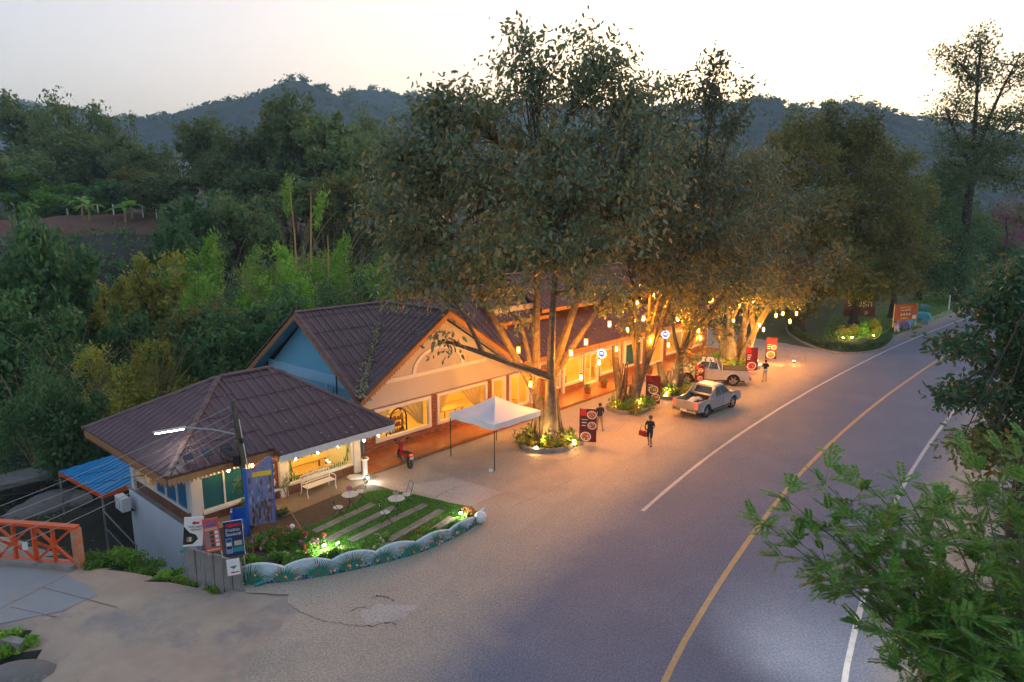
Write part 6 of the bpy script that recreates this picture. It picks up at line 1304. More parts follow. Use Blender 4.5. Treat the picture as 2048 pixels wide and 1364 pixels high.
pp = at(1199, 862); person((pp.x, pp.y, 0), R(15), 'person in black jacket and khaki trousers walking away by the menu board', [((-.27, -.06, 1.13), (-.25, .06, .92), (-.25, .09, .85)), ((.27, .06, 1.13), (.24, .2, .96), (.22, .26, .92))], [((-.10, .12, .50), (-.10, .10, .10), (-.10, .24, .04)), ((.09, -.06, .49), (.09, -.28, .14), (.09, -.2, .06))], [bk_, sk, kh, M['rubber']], mf2, None, 1.64)
def mf3(c): return 1 if c.z > 1.44 else (0 if c.z > 1.02 and not (abs(c.x) > .26 and c.z < 1.18) else (1 if abs(c.x) > .225 and c.z > .7 else (4 if c.z > .93 else (2 if c.z > .1 else 3))))
pp = at(1529, 764); person((pp.x, pp.y, 0), R(12), 'person in black shirt and pale trousers standing with back turned near the driveway', [((-.27, .05, 1.16), (-.13, .22, 1.18), (-.07, .25, 1.2)), ((.28, .03, 1.15), (.2, .2, 1.12), (.14, .26, 1.14))], [((-.12, .02, .50), (-.13, -.02, .10), (-.16, .12, .04)), ((.11, .02, .50), (.13, -.02, .10), (.17, .12, .04))], [bk_, sk, M['paletrouser'], M['rubber'], M['white']], mf3, None, 1.66)

def elephant(loc, rz, sc_, m, label):
    o = empty('elephant_figure', loc, rz, label, 'elephant statue', 'painted elephant figures on the verge', sc_)
    V = [(-.02, 0, .82), (-.42, 0, .80), (.36, 0, .84), (.62, 0, 1.0), (.80, 0, .86), (.90, 0, .60), (.94, 0, .36), (1.02, 0, .22), (-.62, 0, .74)]; E_ = [(0, 1), (0, 2), (2, 3), (3, 4), (4, 5), (5, 6), (6, 7), (1, 8)]; Rr = [.38, .35, .34, .25, .16, .10, .075, .05, .2]
    for x, b in ((-.42, 1), (.36, 2)):
        for y in (-.2, .2): k = len(V); V += [(x, y, .42), (x, y, .03)]; E_ += [(b, k), (k, k + 1)]; Rr += [.14, .13]
    skinned('body', V, E_, Rr, [m], lambda c: 0, o, 2)
    for sg in (-1, 1): MB().poly([(.52 + .0 * a, sg * .2, 1.0) if a < 0 else (.50 - .20 * math.sin(a), sg * (.24 + .16 * (1 - math.cos(a)) * .5), .98 + .24 * math.cos(a)) for a in np.linspace(0, 6.283, 13)[:-1]]).build('ear', m, o, fix=False); MB().tube([(.78, sg * .1, .82), (.98, sg * .12, .78)], [.025, .01], 6).build('tusk', M['white'], o)
    MB().tube([(-.72, 0, .8), (-.82, 0, .5)], [.03, .012], 5).build('tail', m, o)
EM = {k: mat('elephant_' + k, hexc(h), tuple(x * .85 for x in hexc(h)), rough=.6, scale=3) for k, h in dict(lilac='b9a6dc', blue='58c0dc', teal='4f8f94', pink='c488b4', lime='a8c24a').items()}
for px, py, rz, sc_, k, lb in [(1792, 664, -1.9, 1.0, 'lilac', 'lilac elephant figure in front of the orange sign'), (1804, 658, -1.2, 1.15, 'lilac', 'larger lilac elephant figure behind the first one'), (1812, 656, -.3, 1.0, 'blue', 'light blue elephant figure right of the lilac pair'), (1845, 645, -1.2, 1.25, 'blue', 'tall light blue elephant figure right of the orange sign'), (1846, 624, -.5, 1.0, 'teal', 'teal elephant figure behind the tall blue one'), (1903, 588, -.8, 1.1, 'lime', 'yellow-green elephant figure far up the verge'), (1927, 584, -1.0, 1.1, 'pink', 'pinkish elephant figure far up the verge'), (1949, 578, -.6, 1.3, 'blue', 'farthest light blue elephant figure on the verge')]:
    p = at(px, py); elephant((p.x, p.y, 0), rz, sc_ * .8, EM[k], lb)

# ---------------------------------------------------------------- driveway island, hedge, signs
hp = catmull([tuple(at(*p)[:2]) for p in [(1590, 640), (1573, 660), (1598, 682), (1650, 702), (1705, 708), (1755, 702), (1780, 688), (1788, 672)]], 14)
isl = [tuple(p) for p in hp] + [tuple(at(*p)[:2]) for p in [(1830, 655), (1760, 628), (1660, 622)]]
tag(sheet('island_lawn', isl, .03, M['verge']), kind='structure')
hc = hp.mean(0); r = np.random.default_rng(33); hl = np.r_[0, np.cumsum(np.linalg.norm(np.diff(hp, axis=0), axis=1))]; n = 15000; d = r.random(n) * hl[-1]
P = np.c_[np.interp(d, hl, hp[:, 0]), np.interp(d, hl, hp[:, 1]), np.zeros(n)]; P[:, :2] += (hc - P[:, :2]) / np.linalg.norm(hc - P[:, :2], axis=1)[:, None] * r.uniform(.12, .85, n)[:, None]; P[:, 2] = .06 + np.maximum(r.random(n), r.random(n)) * (.75 + .12 * np.sin(d * 1.3))
he = empty('island_hedge', (*hc, 0), 0, 'low clipped hedge curving round the driveway island', 'hedge'); v, f = leaf_quads(P - [*hc, 0], .075 + 0 * d, .6, r); link('foliage', npmesh('foliage', v, f, M['l_dark']), he)
kb = MB((*hc, 0)); 
for i in range(0, len(hp) - 2, 2):
    a_, b_ = Vector((*hp[i], 0)), Vector((*hp[i + 2], 0)); kb.box((a_ + b_) / 2 + Vector((0, 0, .06)), ((b_ - a_).length + .02, .2, .2), rz=math.atan2((b_ - a_).y, (b_ - a_).x))
kr = empty('island_kerb', (*hc, 0), 0, 'pale concrete kerb round the driveway island hedge', 'kerb'); kb.build('kerb_stones', M['concrete'], kr)
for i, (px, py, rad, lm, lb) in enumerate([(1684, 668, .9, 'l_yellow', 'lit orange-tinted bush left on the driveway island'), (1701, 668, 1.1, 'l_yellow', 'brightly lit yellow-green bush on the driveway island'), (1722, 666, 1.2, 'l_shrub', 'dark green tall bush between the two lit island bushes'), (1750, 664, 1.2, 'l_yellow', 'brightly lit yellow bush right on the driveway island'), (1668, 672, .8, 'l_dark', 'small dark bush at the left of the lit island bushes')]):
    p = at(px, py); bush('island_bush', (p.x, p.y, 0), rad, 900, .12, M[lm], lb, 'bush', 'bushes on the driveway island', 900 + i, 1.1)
for i, (px, py, col, pw_) in enumerate([(1686, 671, (1, .45, .15), 40), (1704, 671, (1, .85, .1), 60), (1747, 667, (1, .9, .1), 60)]): uplight(px, py + 4, tuple(at(px, py - 8)[:2]), ['orange ground light before the island bushes', 'yellow ground light before the brightest island bush', 'yellow ground light right on the driveway island'][i], pw_, .3, col)
s0, s1 = at(1784, 668), at(1828, 664); dv = s1 - s0; o = empty('open_daily_sign', s0, math.atan2(dv.y, dv.x), 'orange OPEN DAILY banner sign on two posts by the verge', 'sign'); ws_ = dv.length * 1.02
MB().bx(0, ws_, -.02, .02, 1.35, 3.0).build('banner', mat('banner_orange', (.52, .10, .02), (.42, .07, .015), rough=.6, scale=1), o)
for x in (-.03, ws_ + .03): MB().tube([(x, 0, -.05), (x, 0, 3.1)], .04, 6).build('post', M['ywood'], o)
text('lettering', 'OPEN DAILY', .34, PAL['yellow'], o, (ws_ / 2, -.03, 2.55)); MB().bx(ws_ * .28, ws_ * .72, -.03, -.022, 2.34, 2.42).build('small_text_line', PAL['cream'], o)
for i in range(4): MB().poly([(ws_ * (.32 + .12 * i) + .13 * math.cos(a), -.028, 1.95 + .13 * math.sin(a)) for a in np.linspace(0, 5.8, 11)]).build('dish_print', PAL['cream'], o, fix=False)
MB().bx(ws_ * .3, ws_ * .62, -.03, -.022, 1.5, 1.6).build('small_text_line', PAL['yellow'], o); MB().bx(ws_ * .82, ws_ * .98, -.03, -.022, 1.42, 1.82).build('dish_print', PAL['cream'], o)
p = at(1742, 648); o = empty('letter_sign', p, R(-15), 'white letters on a dark board behind the island bushes', 'sign'); MB().bx(-2.9, .3, .02, .06, .8, 3.0).build('board', M['woodwall'], o); text('lettering', 'รีสอร์ท', .95, PAL['white'], o, (-1.3, 0, 1.95)); text('lettering', 'ล', .7, PAL['white'], o, (-.6, 0, 1.05))
p = at(1897, 622); o = empty('marker_post', p, 0, 'white T-shaped marker post on the far verge', 'post'); MB().bx(-.06, .06, -.06, .06, 0, 2.0).build('post', M['white'], o); MB().bx(-.9, .9, -.08, .08, 0, .08).build('foot_bar', M['concrete'], o)
# street lamp over the near road, head among the leaves
lp = aty(1652, 1058, 15.6); base = Vector((10.8, 15.9, -.6)); o = empty('street_lamp', base, 0, 'lit street lamp whose head shows through the near right branches', 'street lamp'); hd = lp - base
MB().tube([(0, 0, 0), (0, 0, hd.z - .4), (hd.x * .15, hd.y * .15, hd.z + .05), hd + Vector((0, 0, .06))], [.07, .06, .04, .03], 8).build('pole', M['grey'], o); MB().box(hd + Vector((0, 0, .02)), (.5, .22, .08)).build('lamp_head', M['grey'], o, bevel=.02); MB().box(hd + Vector((0, 0, -.012)), (.38, .16, .012)).build('led_plate', M['grey'], o)
l = bpy.data.lights.new('street_lamp_light', 'SPOT'); l.energy = 130; l.color = (1.0, .98, .86); l.spot_size = R(75); l.spot_blend = 1.0; l.shadow_soft_size = .15; lo = bpy.data.objects.new('lamp', l); C.objects.link(lo); lo.parent = o; lo.location = hd + Vector((0, 0, -.1)); lo.rotation_euler = (Vector((8.6, 17.6, 0)) - lp).to_track_quat('-Z', 'Y').to_euler()
# ================================================================ trees and other vegetation
def leaf_ovals(cen, size, asp=.42, rg=rng, droop=.8, out=None):
    """pointed oval leaves, one six-sided face each"""
    n = len(cen); d = rg.normal(size=(n, 3)) * .75; d[:, 2] -= droop
    if out is not None: d += out * .5
    d /= np.linalg.norm(d, axis=1)[:, None]; q = rg.normal(size=(n, 3)); q -= d * (q * d).sum(1)[:, None]; q /= np.linalg.norm(q, axis=1)[:, None]
    sz = (size * (.65 + .7 * rg.random(n)))[:, None]; w_ = q * sz * asp
    v = np.stack([cen, cen + d * sz * .55 + w_, cen + d * sz * 1.25 + w_ * .8, cen + d * sz * 2, cen + d * sz * 1.25 - w_ * .8, cen + d * sz * .55 - w_], 1).reshape(-1, 3)
    return v, np.arange(6 * n).reshape(n, 6)
def bez(a, b, c, n): return [a * (1 - t) ** 2 + b * 2 * t * (1 - t) + c * t * t for t in np.linspace(0, 1, n)]
def lobed_tree(name, base, lobes, leaf, label, seed, lm, fork=.35, trunk_r=.35, cat='tree', group=None, bark='bark', clump=70, sig=.5, asp=.42, droop=.8, stems=1, limbr=.12, roots=0, oval=True, forkjit=.5, shell=.5, zfork=None, dens=1.0):
    """trunk with limbs reaching into every lobe; each lobe holds clumps of leaves on twigs"""
    r = np.random.default_rng(seed); B = np.array(base, float); o = empty(name, base, 0, label, cat, group); tr = MB(base); lv = []; outv = []
    zlo = min(l[0][2] - l[1][2] for l in lobes); zf = B[2] + max(1.0, (zlo - B[2]) * 1.0 + 1.0) * fork / .35
    if zfork: zf = B[2] + zfork
    forks = []
    for k in range(stems):
        a = 6.283 * k / stems + r.random(); off = np.array([math.cos(a), math.sin(a), 0]) * trunk_r * (.75 if stems > 1 else 0); F = B + off * 2.2 + [r.normal() * forkjit * .3, r.normal() * forkjit * .3, zf - B[2] + r.normal() * forkjit]
        rr = trunk_r / math.sqrt(stems) * 1.25 if stems > 1 else trunk_r; pts = bez(B + off, (B + off + F) / 2 + r.normal(size=3) * .12, F, 7); tr.tube(pts, [rr * (1.45 if i == 0 else 1.12 - .09 * i) for i in range(7)], 9); forks.append(F)
    for k in range(roots):                       # hanging and clasping roots
        a = 6.283 * r.random(); q = trunk_r * r.uniform(.9, 1.45); p = np.array([math.cos(a) * q, math.sin(a) * q, 0]); top = B + p * .7 + [0, 0, r.uniform(1.2, zf - B[2])]; tr.tube(bez(B + p * 1.35, B + p * 1.0 + [0, 0, .8], top, 5), [.09, .065, .055, .05, .04], 6)
    tw = MB(base); nmain = 7 if len(lobes) > 7 else len(lobes); cs_ = [np.array(l[0], float) for l in lobes]; mains = [0]
    while len(mains) < nmain: mains.append(int(np.argmax([min(np.linalg.norm(c - cs_[m]) for m in mains) for c in cs_])))
    paths = {}
    for m in mains:
        c = cs_[m]; F = forks[int(np.argmin([np.linalg.norm((f - c)[:2]) + r.random() * .5 for f in forks]))]; mid = F * .5 + c * .5 + r.normal(size=3) * lobes[m][1] * .16; mid[2] += abs(c[2] - F[2]) * .06; paths[m] = bez(F, mid, c, 12)
        tr.tube(paths[m], [limbr * (1.15 - .075 * i) for i in range(12)], 7)
    allp = np.array([p for m in mains for p in paths[m][2:8]])
    for li, (c, rad, n) in enumerate(lobes):
        n = int(n * dens); c, rad = np.array(c, float), np.array(rad, float)
        if li in paths: limb = paths[li][3:]
        else:
            up_d = allp - c; sc_ = np.linalg.norm(up_d, axis=1) + np.where(up_d[:, 2] > 0, 2.5, 0); F = allp[int(np.argmin(sc_))]; mid = F * .5 + c * .5 + r.normal(size=3) * rad * .14; limb = bez(F, mid, c, 9); tr.tube(limb, [limbr * .62 * (1 - .085 * i) for i in range(9)], 6)
        nc = max(3, int(n / clump)); d = r.normal(size=(nc, 3)); d /= np.linalg.norm(d, axis=1)[:, None]; cc = c + d * rad * (r.random((nc, 1)) ** shell)
        for q in cc:
            s_ = limb[4 + int(r.integers(0, 5))]; m_ = (s_ + q) / 2 + r.normal(size=3) * .15; tw.tube(bez(s_, m_, q, 4), [limbr * .26, limbr * .19, limbr * .13, limbr * .07], 4, cap=False)
            k = int(clump * r.uniform(.25, 1.9)); lp_ = q + r.normal(size=(k, 3)) * sig * np.array([1, 1, .8]); lv.append(lp_); outv.append(np.repeat(((q - c) / (np.linalg.norm(q - c) + 1e-6))[None], k, 0))
    tr.build('trunk', M[bark], o, smooth=True, fix=False); tag(tw.build('twigs', M[bark], o, fix=False), kind='stuff')
    L_ = np.concatenate(lv); f_ = leaf_ovals if oval else leaf_quads
    v, f = leaf_ovals(L_ - B, leaf * .5 + 0 * L_[:, 0], asp, r, droop, np.concatenate(outv)) if oval else leaf_quads(L_ - B, leaf * .5 + 0 * L_[:, 0], asp, r, droop)
    cr_ = link('crown', npmesh('crown', v, f, M[lm]), o); tag(cr_, kind='stuff'); return o
def lob(px, py, Y, rx, rz, n, ry=None): p = aty(px, py, Y); return ((p.x, p.y, p.z), (rx, ry or rx, rz), n)
FIC = dict(leaf=.29, lm='l_ficus', roots=14, sig=.46, clump=46, dens=.64, zfork=2.9, shell=.62, group='large trees along the forecourt')
lobed_tree('ficus_tree', (1.9, 34.85, .1), [lob(1080, 150, 35.5, 2.3, 2.5, 2600), lob(1190, 130, 35, 2.0, 2.4, 2200), lob(960, 230, 35, 2.8, 2.2, 3000), lob(860, 235, 34.5, 1.5, 1.9, 1300), lob(1110, 290, 34, 3.4, 2.2, 3600), lob(1250, 210, 36, 2.6, 2.3, 2400), lob(1270, 300, 34.5, 3.0, 2.2, 3000), lob(880, 330, 34, 3.0, 2.1, 3000), lob(800, 310, 34.5, 1.7, 1.7, 1300), lob(980, 380, 33, 3.0, 2.0, 3000), lob(1130, 400, 32.5, 3.2, 1.9, 3000), lob(770, 420, 34.5, 1.5, 1.9, 1200), lob(840, 470, 33.5, 2.5, 2.0, 2200), lob(1250, 400, 33, 2.6, 2.0, 2400), lob(960, 500, 32, 2.4, 1.5, 1700), lob(1080, 510, 31.5, 2.3, 1.4, 1600), lob(820, 560, 33, 1.7, 1.2, 1000), lob(1190, 500, 32, 2.2, 1.5, 1500), lob(900, 590, 32, 1.3, .9, 500), lob(1160, 575, 32.5, 1.2, .8, 420), lob(885, 680, 31.6, .75, .5, 110), lob(1000, 575, 34, 1.8, 1.0, 800), lob(1215, 590, 36, 1.4, .8, 450), lob(935, 560, 33, 1.5, .9, 600), lob(1040, 640, 35.5, 1.2, .6, 280)],
           label='largest leafy tree in the centre with a clasping-root trunk', seed=101, trunk_r=.56, stems=3, limbr=.20, fork=.30, forkjit=.5, **FIC)
lobed_tree('ficus_tree', (7.3, 41.4, .1), [lob(1330, 250, 42, 3.2, 2.6, 3000), lob(1430, 190, 42, 2.0, 2.0, 1500), lob(1300, 380, 40.5, 3.4, 2.4, 3400), lob(1400, 330, 41, 3.0, 2.3, 2800), lob(1390, 460, 40, 3.0, 2.0, 2800), lob(1270, 500, 39.5, 2.8, 1.8, 2400), lob(1350, 560, 39, 2.6, 1.5, 2000), lob(1230, 600, 39, 1.8, 1.1, 900), lob(1280, 650, 39.5, 1.3, .7, 420), lob(1475, 240, 42, 1.5, 1.5, 800), lob(1420, 145, 42, 1.0, 1.0, 420)],
           label='second leafy tree from the tent, trunk behind the salad menu board', seed=102, trunk_r=.40, stems=3, limbr=.15, fork=.30, **FIC)
lobed_tree('ficus_tree', (10.9, 44.8, .1), [lob(1440, 360, 45, 3.2, 2.4, 2600), lob(1500, 330, 46, 2.4, 2.0, 1600), lob(1450, 470, 43.5, 3.2, 2.2, 2600), lob(1540, 440, 45, 2.5, 2.0, 1800), lob(1400, 570, 42.5, 2.8, 1.7, 2200), lob(1490, 550, 43, 2.6, 1.8, 2000), lob(1345, 630, 42.5, 1.7, 1.0, 800), lob(1420, 650, 42.6, 1.6, 1.0, 700), lob(1395, 720, 42.8, .9, .8, 240)],
           label='third leafy tree from the tent, trunk left of the pale pickup', seed=103, trunk_r=.42, stems=3, limbr=.15, fork=.30, **FIC)
lobed_tree('ficus_tree', (18.1, 54.3, .1), [lob(1530, 330, 55, 3.0, 2.4, 2000), lob(1600, 420, 56, 3.4, 2.6, 2600), lob(1520, 450, 54, 3.2, 2.4, 2400), lob(1590, 520, 54, 3.6, 2.2, 2600), lob(1500, 560, 52, 3.0, 2.0, 2200), lob(1560, 590, 53, 3.0, 1.2, 1500), lob(1460, 600, 52, 2.0, 1.3, 900)],
           label='farthest lantern-lit tree with broad buttressed trunk by the driveway', seed=104, trunk_r=.75, stems=5, limbr=.2, fork=.32, **FIC)

BRO = dict(leaf=.36, lm='l_olive', sig=.62, clump=80, dens=1.7, shell=.45, droop=.2, group='trees round the driveway island', bark='darkbark', oval=False, asp=.5)
lobed_tree('island_tree', (30.5, 71, 0), [lob(1590, 330, 72, 4.4, 3.6, 3600), lob(1620, 430, 71, 5.0, 3.6, 4200), lob(1560, 480, 72, 4.0, 3.2, 3000), lob(1640, 530, 70, 4.6, 3.0, 3600), lob(1600, 270, 73, 2.2, 2.6, 1400), lob(1590, 590, 70, 3.4, 1.8, 2000)], label='olive-brown tree above the left of the driveway island', seed=111, trunk_r=.4, **BRO)
lobed_tree('island_tree', (38, 75, 0), [lob(1690, 290, 77, 3.4, 3.0, 2400), lob(1725, 265, 77, 1.5, 2.4, 900), lob(1700, 380, 76, 5.0, 3.6, 4200), lob(1730, 470, 75, 5.2, 3.6, 4400), lob(1700, 550, 74, 4.6, 2.6, 3400), lob(1760, 560, 75, 4.2, 2.6, 3000), lob(1660, 250, 78, 1.4, 2.2, 700)], label='tallest olive-brown tree behind the driveway island', seed=112, trunk_r=.45, **BRO)
lobed_tree('island_tree', (45, 80, 0), [lob(1790, 400, 82, 4.6, 4.0, 3400), lob(1800, 500, 81, 4.8, 3.4, 3400), lob(1790, 330, 84, 2.6, 2.4, 1300), lob(1765, 300, 82, 1.8, 2.0, 700)], label='olive-brown tree behind the orange sign', seed=113, trunk_r=.4, **BRO)
DRK = dict(BRO); DRK.update(lm='l_dark', group='dark trees along the far verge')
lobed_tree('verge_tree', (58, 97, 0), [lob(1860, 400, 98, 4.4, 3.8, 3000), lob(1850, 490, 97, 6.0, 4.4, 4400), lob(1905, 470, 98, 4.8, 4.2, 3200), lob(1880, 550, 96, 6.0, 2.6, 3400)], label='dark green tree past the elephant figures', seed=114, trunk_r=.4, **DRK)
lobed_tree('verge_tree', (74, 112, 0), [lob(1940, 470, 114, 5.0, 4.2, 2800), lob(1960, 540, 112, 6.0, 3.6, 3000), lob(2010, 500, 114, 5.0, 4.0, 2600)], label='darker tree at the far road bend', seed=115, trunk_r=.4, **DRK)
TAL = dict(BRO); TAL.update(lm='l_far', group=None, sig=.95, leaf=.42, dens=1.15)
lobed_tree('emergent_tree', (63, 96, 0), [lob(1962, 85, 97, 1.5, 2.6, 500), lob(1910, 115, 97, 2.6, 1.8, 650), lob(1955, 160, 97, 3.6, 2.2, 900), lob(2030, 130, 98, 3.6, 2.4, 1000), lob(1890, 215, 97, 3.6, 1.8, 800), lob(1975, 235, 96, 4.2, 2.0, 1100), lob(2040, 230, 98, 3.2, 2.4, 800), lob(1925, 285, 96, 4.6, 2.0, 1500), lob(2010, 300, 97, 5.0, 2.4, 1700), lob(1960, 345, 95, 5.2, 2.0, 1700), lob(2040, 360, 97, 4.0, 2.0, 1000), lob(1900, 330, 96, 2.8, 1.4, 500)], label='very tall open-crowned tree against the sky at the right edge', seed=116, trunk_r=.75, fork=.42, limbr=.3, **TAL)
p = aty(2015, 440, 92); lobed_tree('blossom_tree', (p.x, p.y, 0), [lob(2015, 430, 92, 2.4, 1.8, 500), lob(2030, 470, 92, 2.0, 1.6, 400)], label='small pink blossoming tree at the right edge', seed=117, trunk_r=.2, **{**TAL, 'lm': 'l_pink', 'leaf': .3})

# near tree at the right edge: dark glossy leaves in tiers
NEA = dict(leaf=.19, lm='l_neardark', sig=.24, clump=55, droop=.25, bark='darkbark', asp=.4, group=None, shell=.6)
lobed_tree('roadside_tree', (15.4, 19.6, -1.6), [lob(2027, 560, 19.5, .9, .5, 700), lob(2055, 540, 19.8, .7, .6, 500), lob(2002, 640, 19, 1.0, .55, 900), lob(2055, 640, 19.4, 1.0, .8, 1000), lob(1932, 690, 18.6, .9, .25, 420), lob(2032, 720, 18.8, 1.1, .6, 1100), lob(1942, 785, 18.2, .95, .32, 700), lob(2027, 800, 18.6, 1.1, .6, 1200), lob(2065, 760, 19, .9, .9, 900), lob(2055, 860, 18.6, .9, .6, 800), lob(2007, 870, 18.4, .8, .4, 500), lob(2002, 590, 19, .7, .3, 300), lob(1882, 790, 18.0, .45, .14, 110), lob(1892, 690, 18.4, .4, .12, 90), lob(1962, 600, 18.7, .5, .2, 130)], label='dark glossy-leaved tree overhanging the road at the right edge', seed=121, trunk_r=.2, limbr=.06, fork=.5, **NEA)
lobed_tree('brown_leaf_shrub', (13.6, 16.6, -1.4), [lob(1920, 890, 16.2, .6, .35, 260), lob(1980, 910, 16.5, .7, .5, 420), lob(2040, 930, 16.8, .7, .6, 420)], label='shrub with rusty brown leaves below the dark roadside tree', seed=122, trunk_r=.08, limbr=.03, fork=.6, cat='shrub', **{**NEA, 'lm': 'l_olive'})
# near feathery tree in the lower right corner
ft = empty('feathery_tree', (10.4, 11.8, -1.8), 0, 'feathery pinnate-leaved tree filling the lower right corner', 'tree'); B0 = Vector((10.4, 11.8, -1.8)); r = np.random.default_rng(131)
lim = [(1530, 1046, 11.6), (1575, 1000, 11.9), (1650, 965, 12.2), (1720, 955, 12.0), (1800, 965, 11.6), (1640, 1130, 11.2), (1600, 1085, 11.4), (1700, 1040, 11.8), (1775, 1060, 11.4), (1790, 1180, 10.8), (1760, 1260, 10.4), (1800, 1330, 10.0), (1880, 1130, 11), (1900, 1230, 10.4), (1880, 1020, 12), (1950, 1000, 12.2), (2000, 900, 12.6), (1960, 940, 12.4), (1960, 1100, 11.2), (1950, 1320, 10), (2040, 1180, 11), (2040, 1060, 12), (2030, 960, 12.5), (1850, 1290, 10.2), (2040, 1300, 10), (1900, 1380, 9.6), (2020, 1400, 9.6), (1830, 1100, 11.2), (1700, 1120, 11.2), (2090, 1000, 12), (1690, 1000, 12.4), (1840, 1230, 10.9), (1990, 1240, 10.6), (1655, 1052, 11.9), (1690, 1070, 11.6), (1620, 1040, 11.8)]
fk_ = np.array([10.0, 11.6, 2.4]); trk = MB(B0); trk.tube(bez(np.array(B0), np.array([10.5, 11.8, .4]), fk_, 6), [.16, .14, .12, .11, .10, .09], 8); FV = []; tips = []
for (px, py, Y) in lim:
    e = np.array(aty(px, py, Y)); st = fk_ + r.normal(size=3) * [.15, .15, .5]; mid = st * .5 + e * .5 + np.array([0, 0, r.uniform(-.1, .35)]); lb = bez(st, mid, e, 10); trk.tube(lb, list(np.linspace(.038, .007, 10)), 5)
    for k in range(4, 10):
        for q in range(3 if k < 9 else 6): tips.append((lb[k] + r.normal(size=3) * .03, lb[k] - lb[k - 1]))
    for k in range(8):                           # side twigs
        s_ = lb[4 + k % 6]; q = s_ + r.normal(size=3) * [.38, .38, .2] + [0, 0, .12]; trk.tube([s_, (s_ + q) / 2 + [0, 0, .04], q], [.010, .007, .004], 4); tips += [(q, q - s_)] * 5 + [((s_ + q) / 2, q - s_)] * 2
trk.build('trunk', mat('pale_bark', (.24, .21, .17), (.17, .145, .115), rough=.85, scale=6, bump=.4, bscale=20), ft, smooth=True, fix=False)
for (p, d) in tips:
    d = d / (np.linalg.norm(d) + 1e-6) + r.normal(size=3) * .6; d[2] = d[2] * .6 + .12; d /= np.linalg.norm(d); L_ = r.uniform(.26, .46); sd_n = np.cross(d, [0, 0, 1.0]); sd_n /= np.linalg.norm(sd_n) + 1e-6; upn = np.cross(sd_n, d); m_ = 11
    for k in range(m_):
        u = (k + .6) / m_; c = p + d * L_ * u + np.array([0, 0, -.16 * u * u * L_]); ln = .105 * (1 - .45 * abs(u - .45)) ; 
        for sg in (-1, 1):
            ax = sd_n * sg * .9 + d * .42 + r.normal(size=3) * .07 - upn * .12; t_ = c + ax * ln; wv = d * .021; FV.append((c, c + ax * ln * .5 + wv, t_, c + ax * ln * .5 - wv))
FV = np.array(FV).reshape(-1, 3) - np.array(B0); tag(link('crown', npmesh('crown', FV, np.arange(len(FV)).reshape(-1, 4), M['l_near']), ft), kind='stuff')

# ---------------------------------------------------------------- background trees: a few crowns, many individuals
def proto_crown(seed, n, leaf, lumps, lo=.22, asp=.55, top=1.0, spread=1.0, sub=6):
    r = np.random.default_rng(seed); d = r.normal(size=(lumps, 3)); d /= np.linalg.norm(d, axis=1)[:, None]; c = d * (r.random((lumps, 1)) ** .45) * np.array([.78 * spread, .78 * spread, (top - lo) / 2 * .85]) + [0, 0, (top + lo) / 2]
    sz = r.uniform(.16, .34, lumps); k = r.integers(0, lumps, n); q = r.normal(size=(lumps * sub, 3)); q /= np.linalg.norm(q, axis=1)[:, None]; k2 = r.integers(0, sub, n)
    off = q[k * sub + k2] * sz[k][:, None] * .75 + r.normal(size=(n, 3)) * sz[k][:, None] * .26; p = c[k] + off * np.array([1, 1, .55]); v, f = leaf_quads(p, leaf + 0 * p[:, 0], asp, r); q4 = np.repeat(p, 4, 0); v = q4 + (v - q4) * [1, 1, .5]; v[:, 2] = np.where(v[:, 2] < .02, .02, v[:, 2]); return v, f
def proto_trunk(seed):
    r = np.random.default_rng(seed); m_ = MB(); m_.tube([(0, 0, -.04), (.02, .01, .3), (0, .02, .62), (.02, 0, .8)], [.05, .035, .024, .012], 7)
    for k in range(9): a = r.random() * 6.28; z = r.uniform(.25, .6); m_.tube([(0, 0, z), (math.cos(a) * .25, math.sin(a) * .25, z + .12), (math.cos(a) * .55, math.sin(a) * .55, z + .24)], [.02, .014, .005], 5)
    return m_.mesh('trunk', M['darkbark'])
def proto_bamboo(seed, n=7500, culms=26):
    r = np.random.default_rng(seed); P = []; m_ = MB()
    for k in range(culms):
        a = r.random() * 6.28; ln = r.uniform(.6, 1.0); sp = r.uniform(.2, 1.0); pts = [np.array([math.cos(a) * .12 * r.random(), math.sin(a) * .12 * r.random(), 0])]
        for q in np.linspace(.1, 1, 10): pts.append(np.array([math.cos(a) * sp * q ** 2.0, math.sin(a) * sp * q ** 2.0, ln * (q - .16 * sp * q ** 4)]))
        m_.tube(pts, list(np.linspace(.010, .002, 11)), 4, cap=False); kk = n // culms; u = r.uniform(.28, 1, kk) * 10; i = np.minimum(u.astype(int), 9); pa = np.array(pts); q = pa[i] + (pa[i + 1] - pa[i]) * (u - i)[:, None]; P.append(q + r.normal(size=(kk, 3)) * np.array([.075, .075, .045]))
    P = np.concatenate(P); d = r.normal(size=(len(P), 3)) * .8; v, f = leaf_quads(P, .035 + 0 * P[:, 0], .17, r, .9); return (v, f), m_.mesh('culms', M['khaki'])
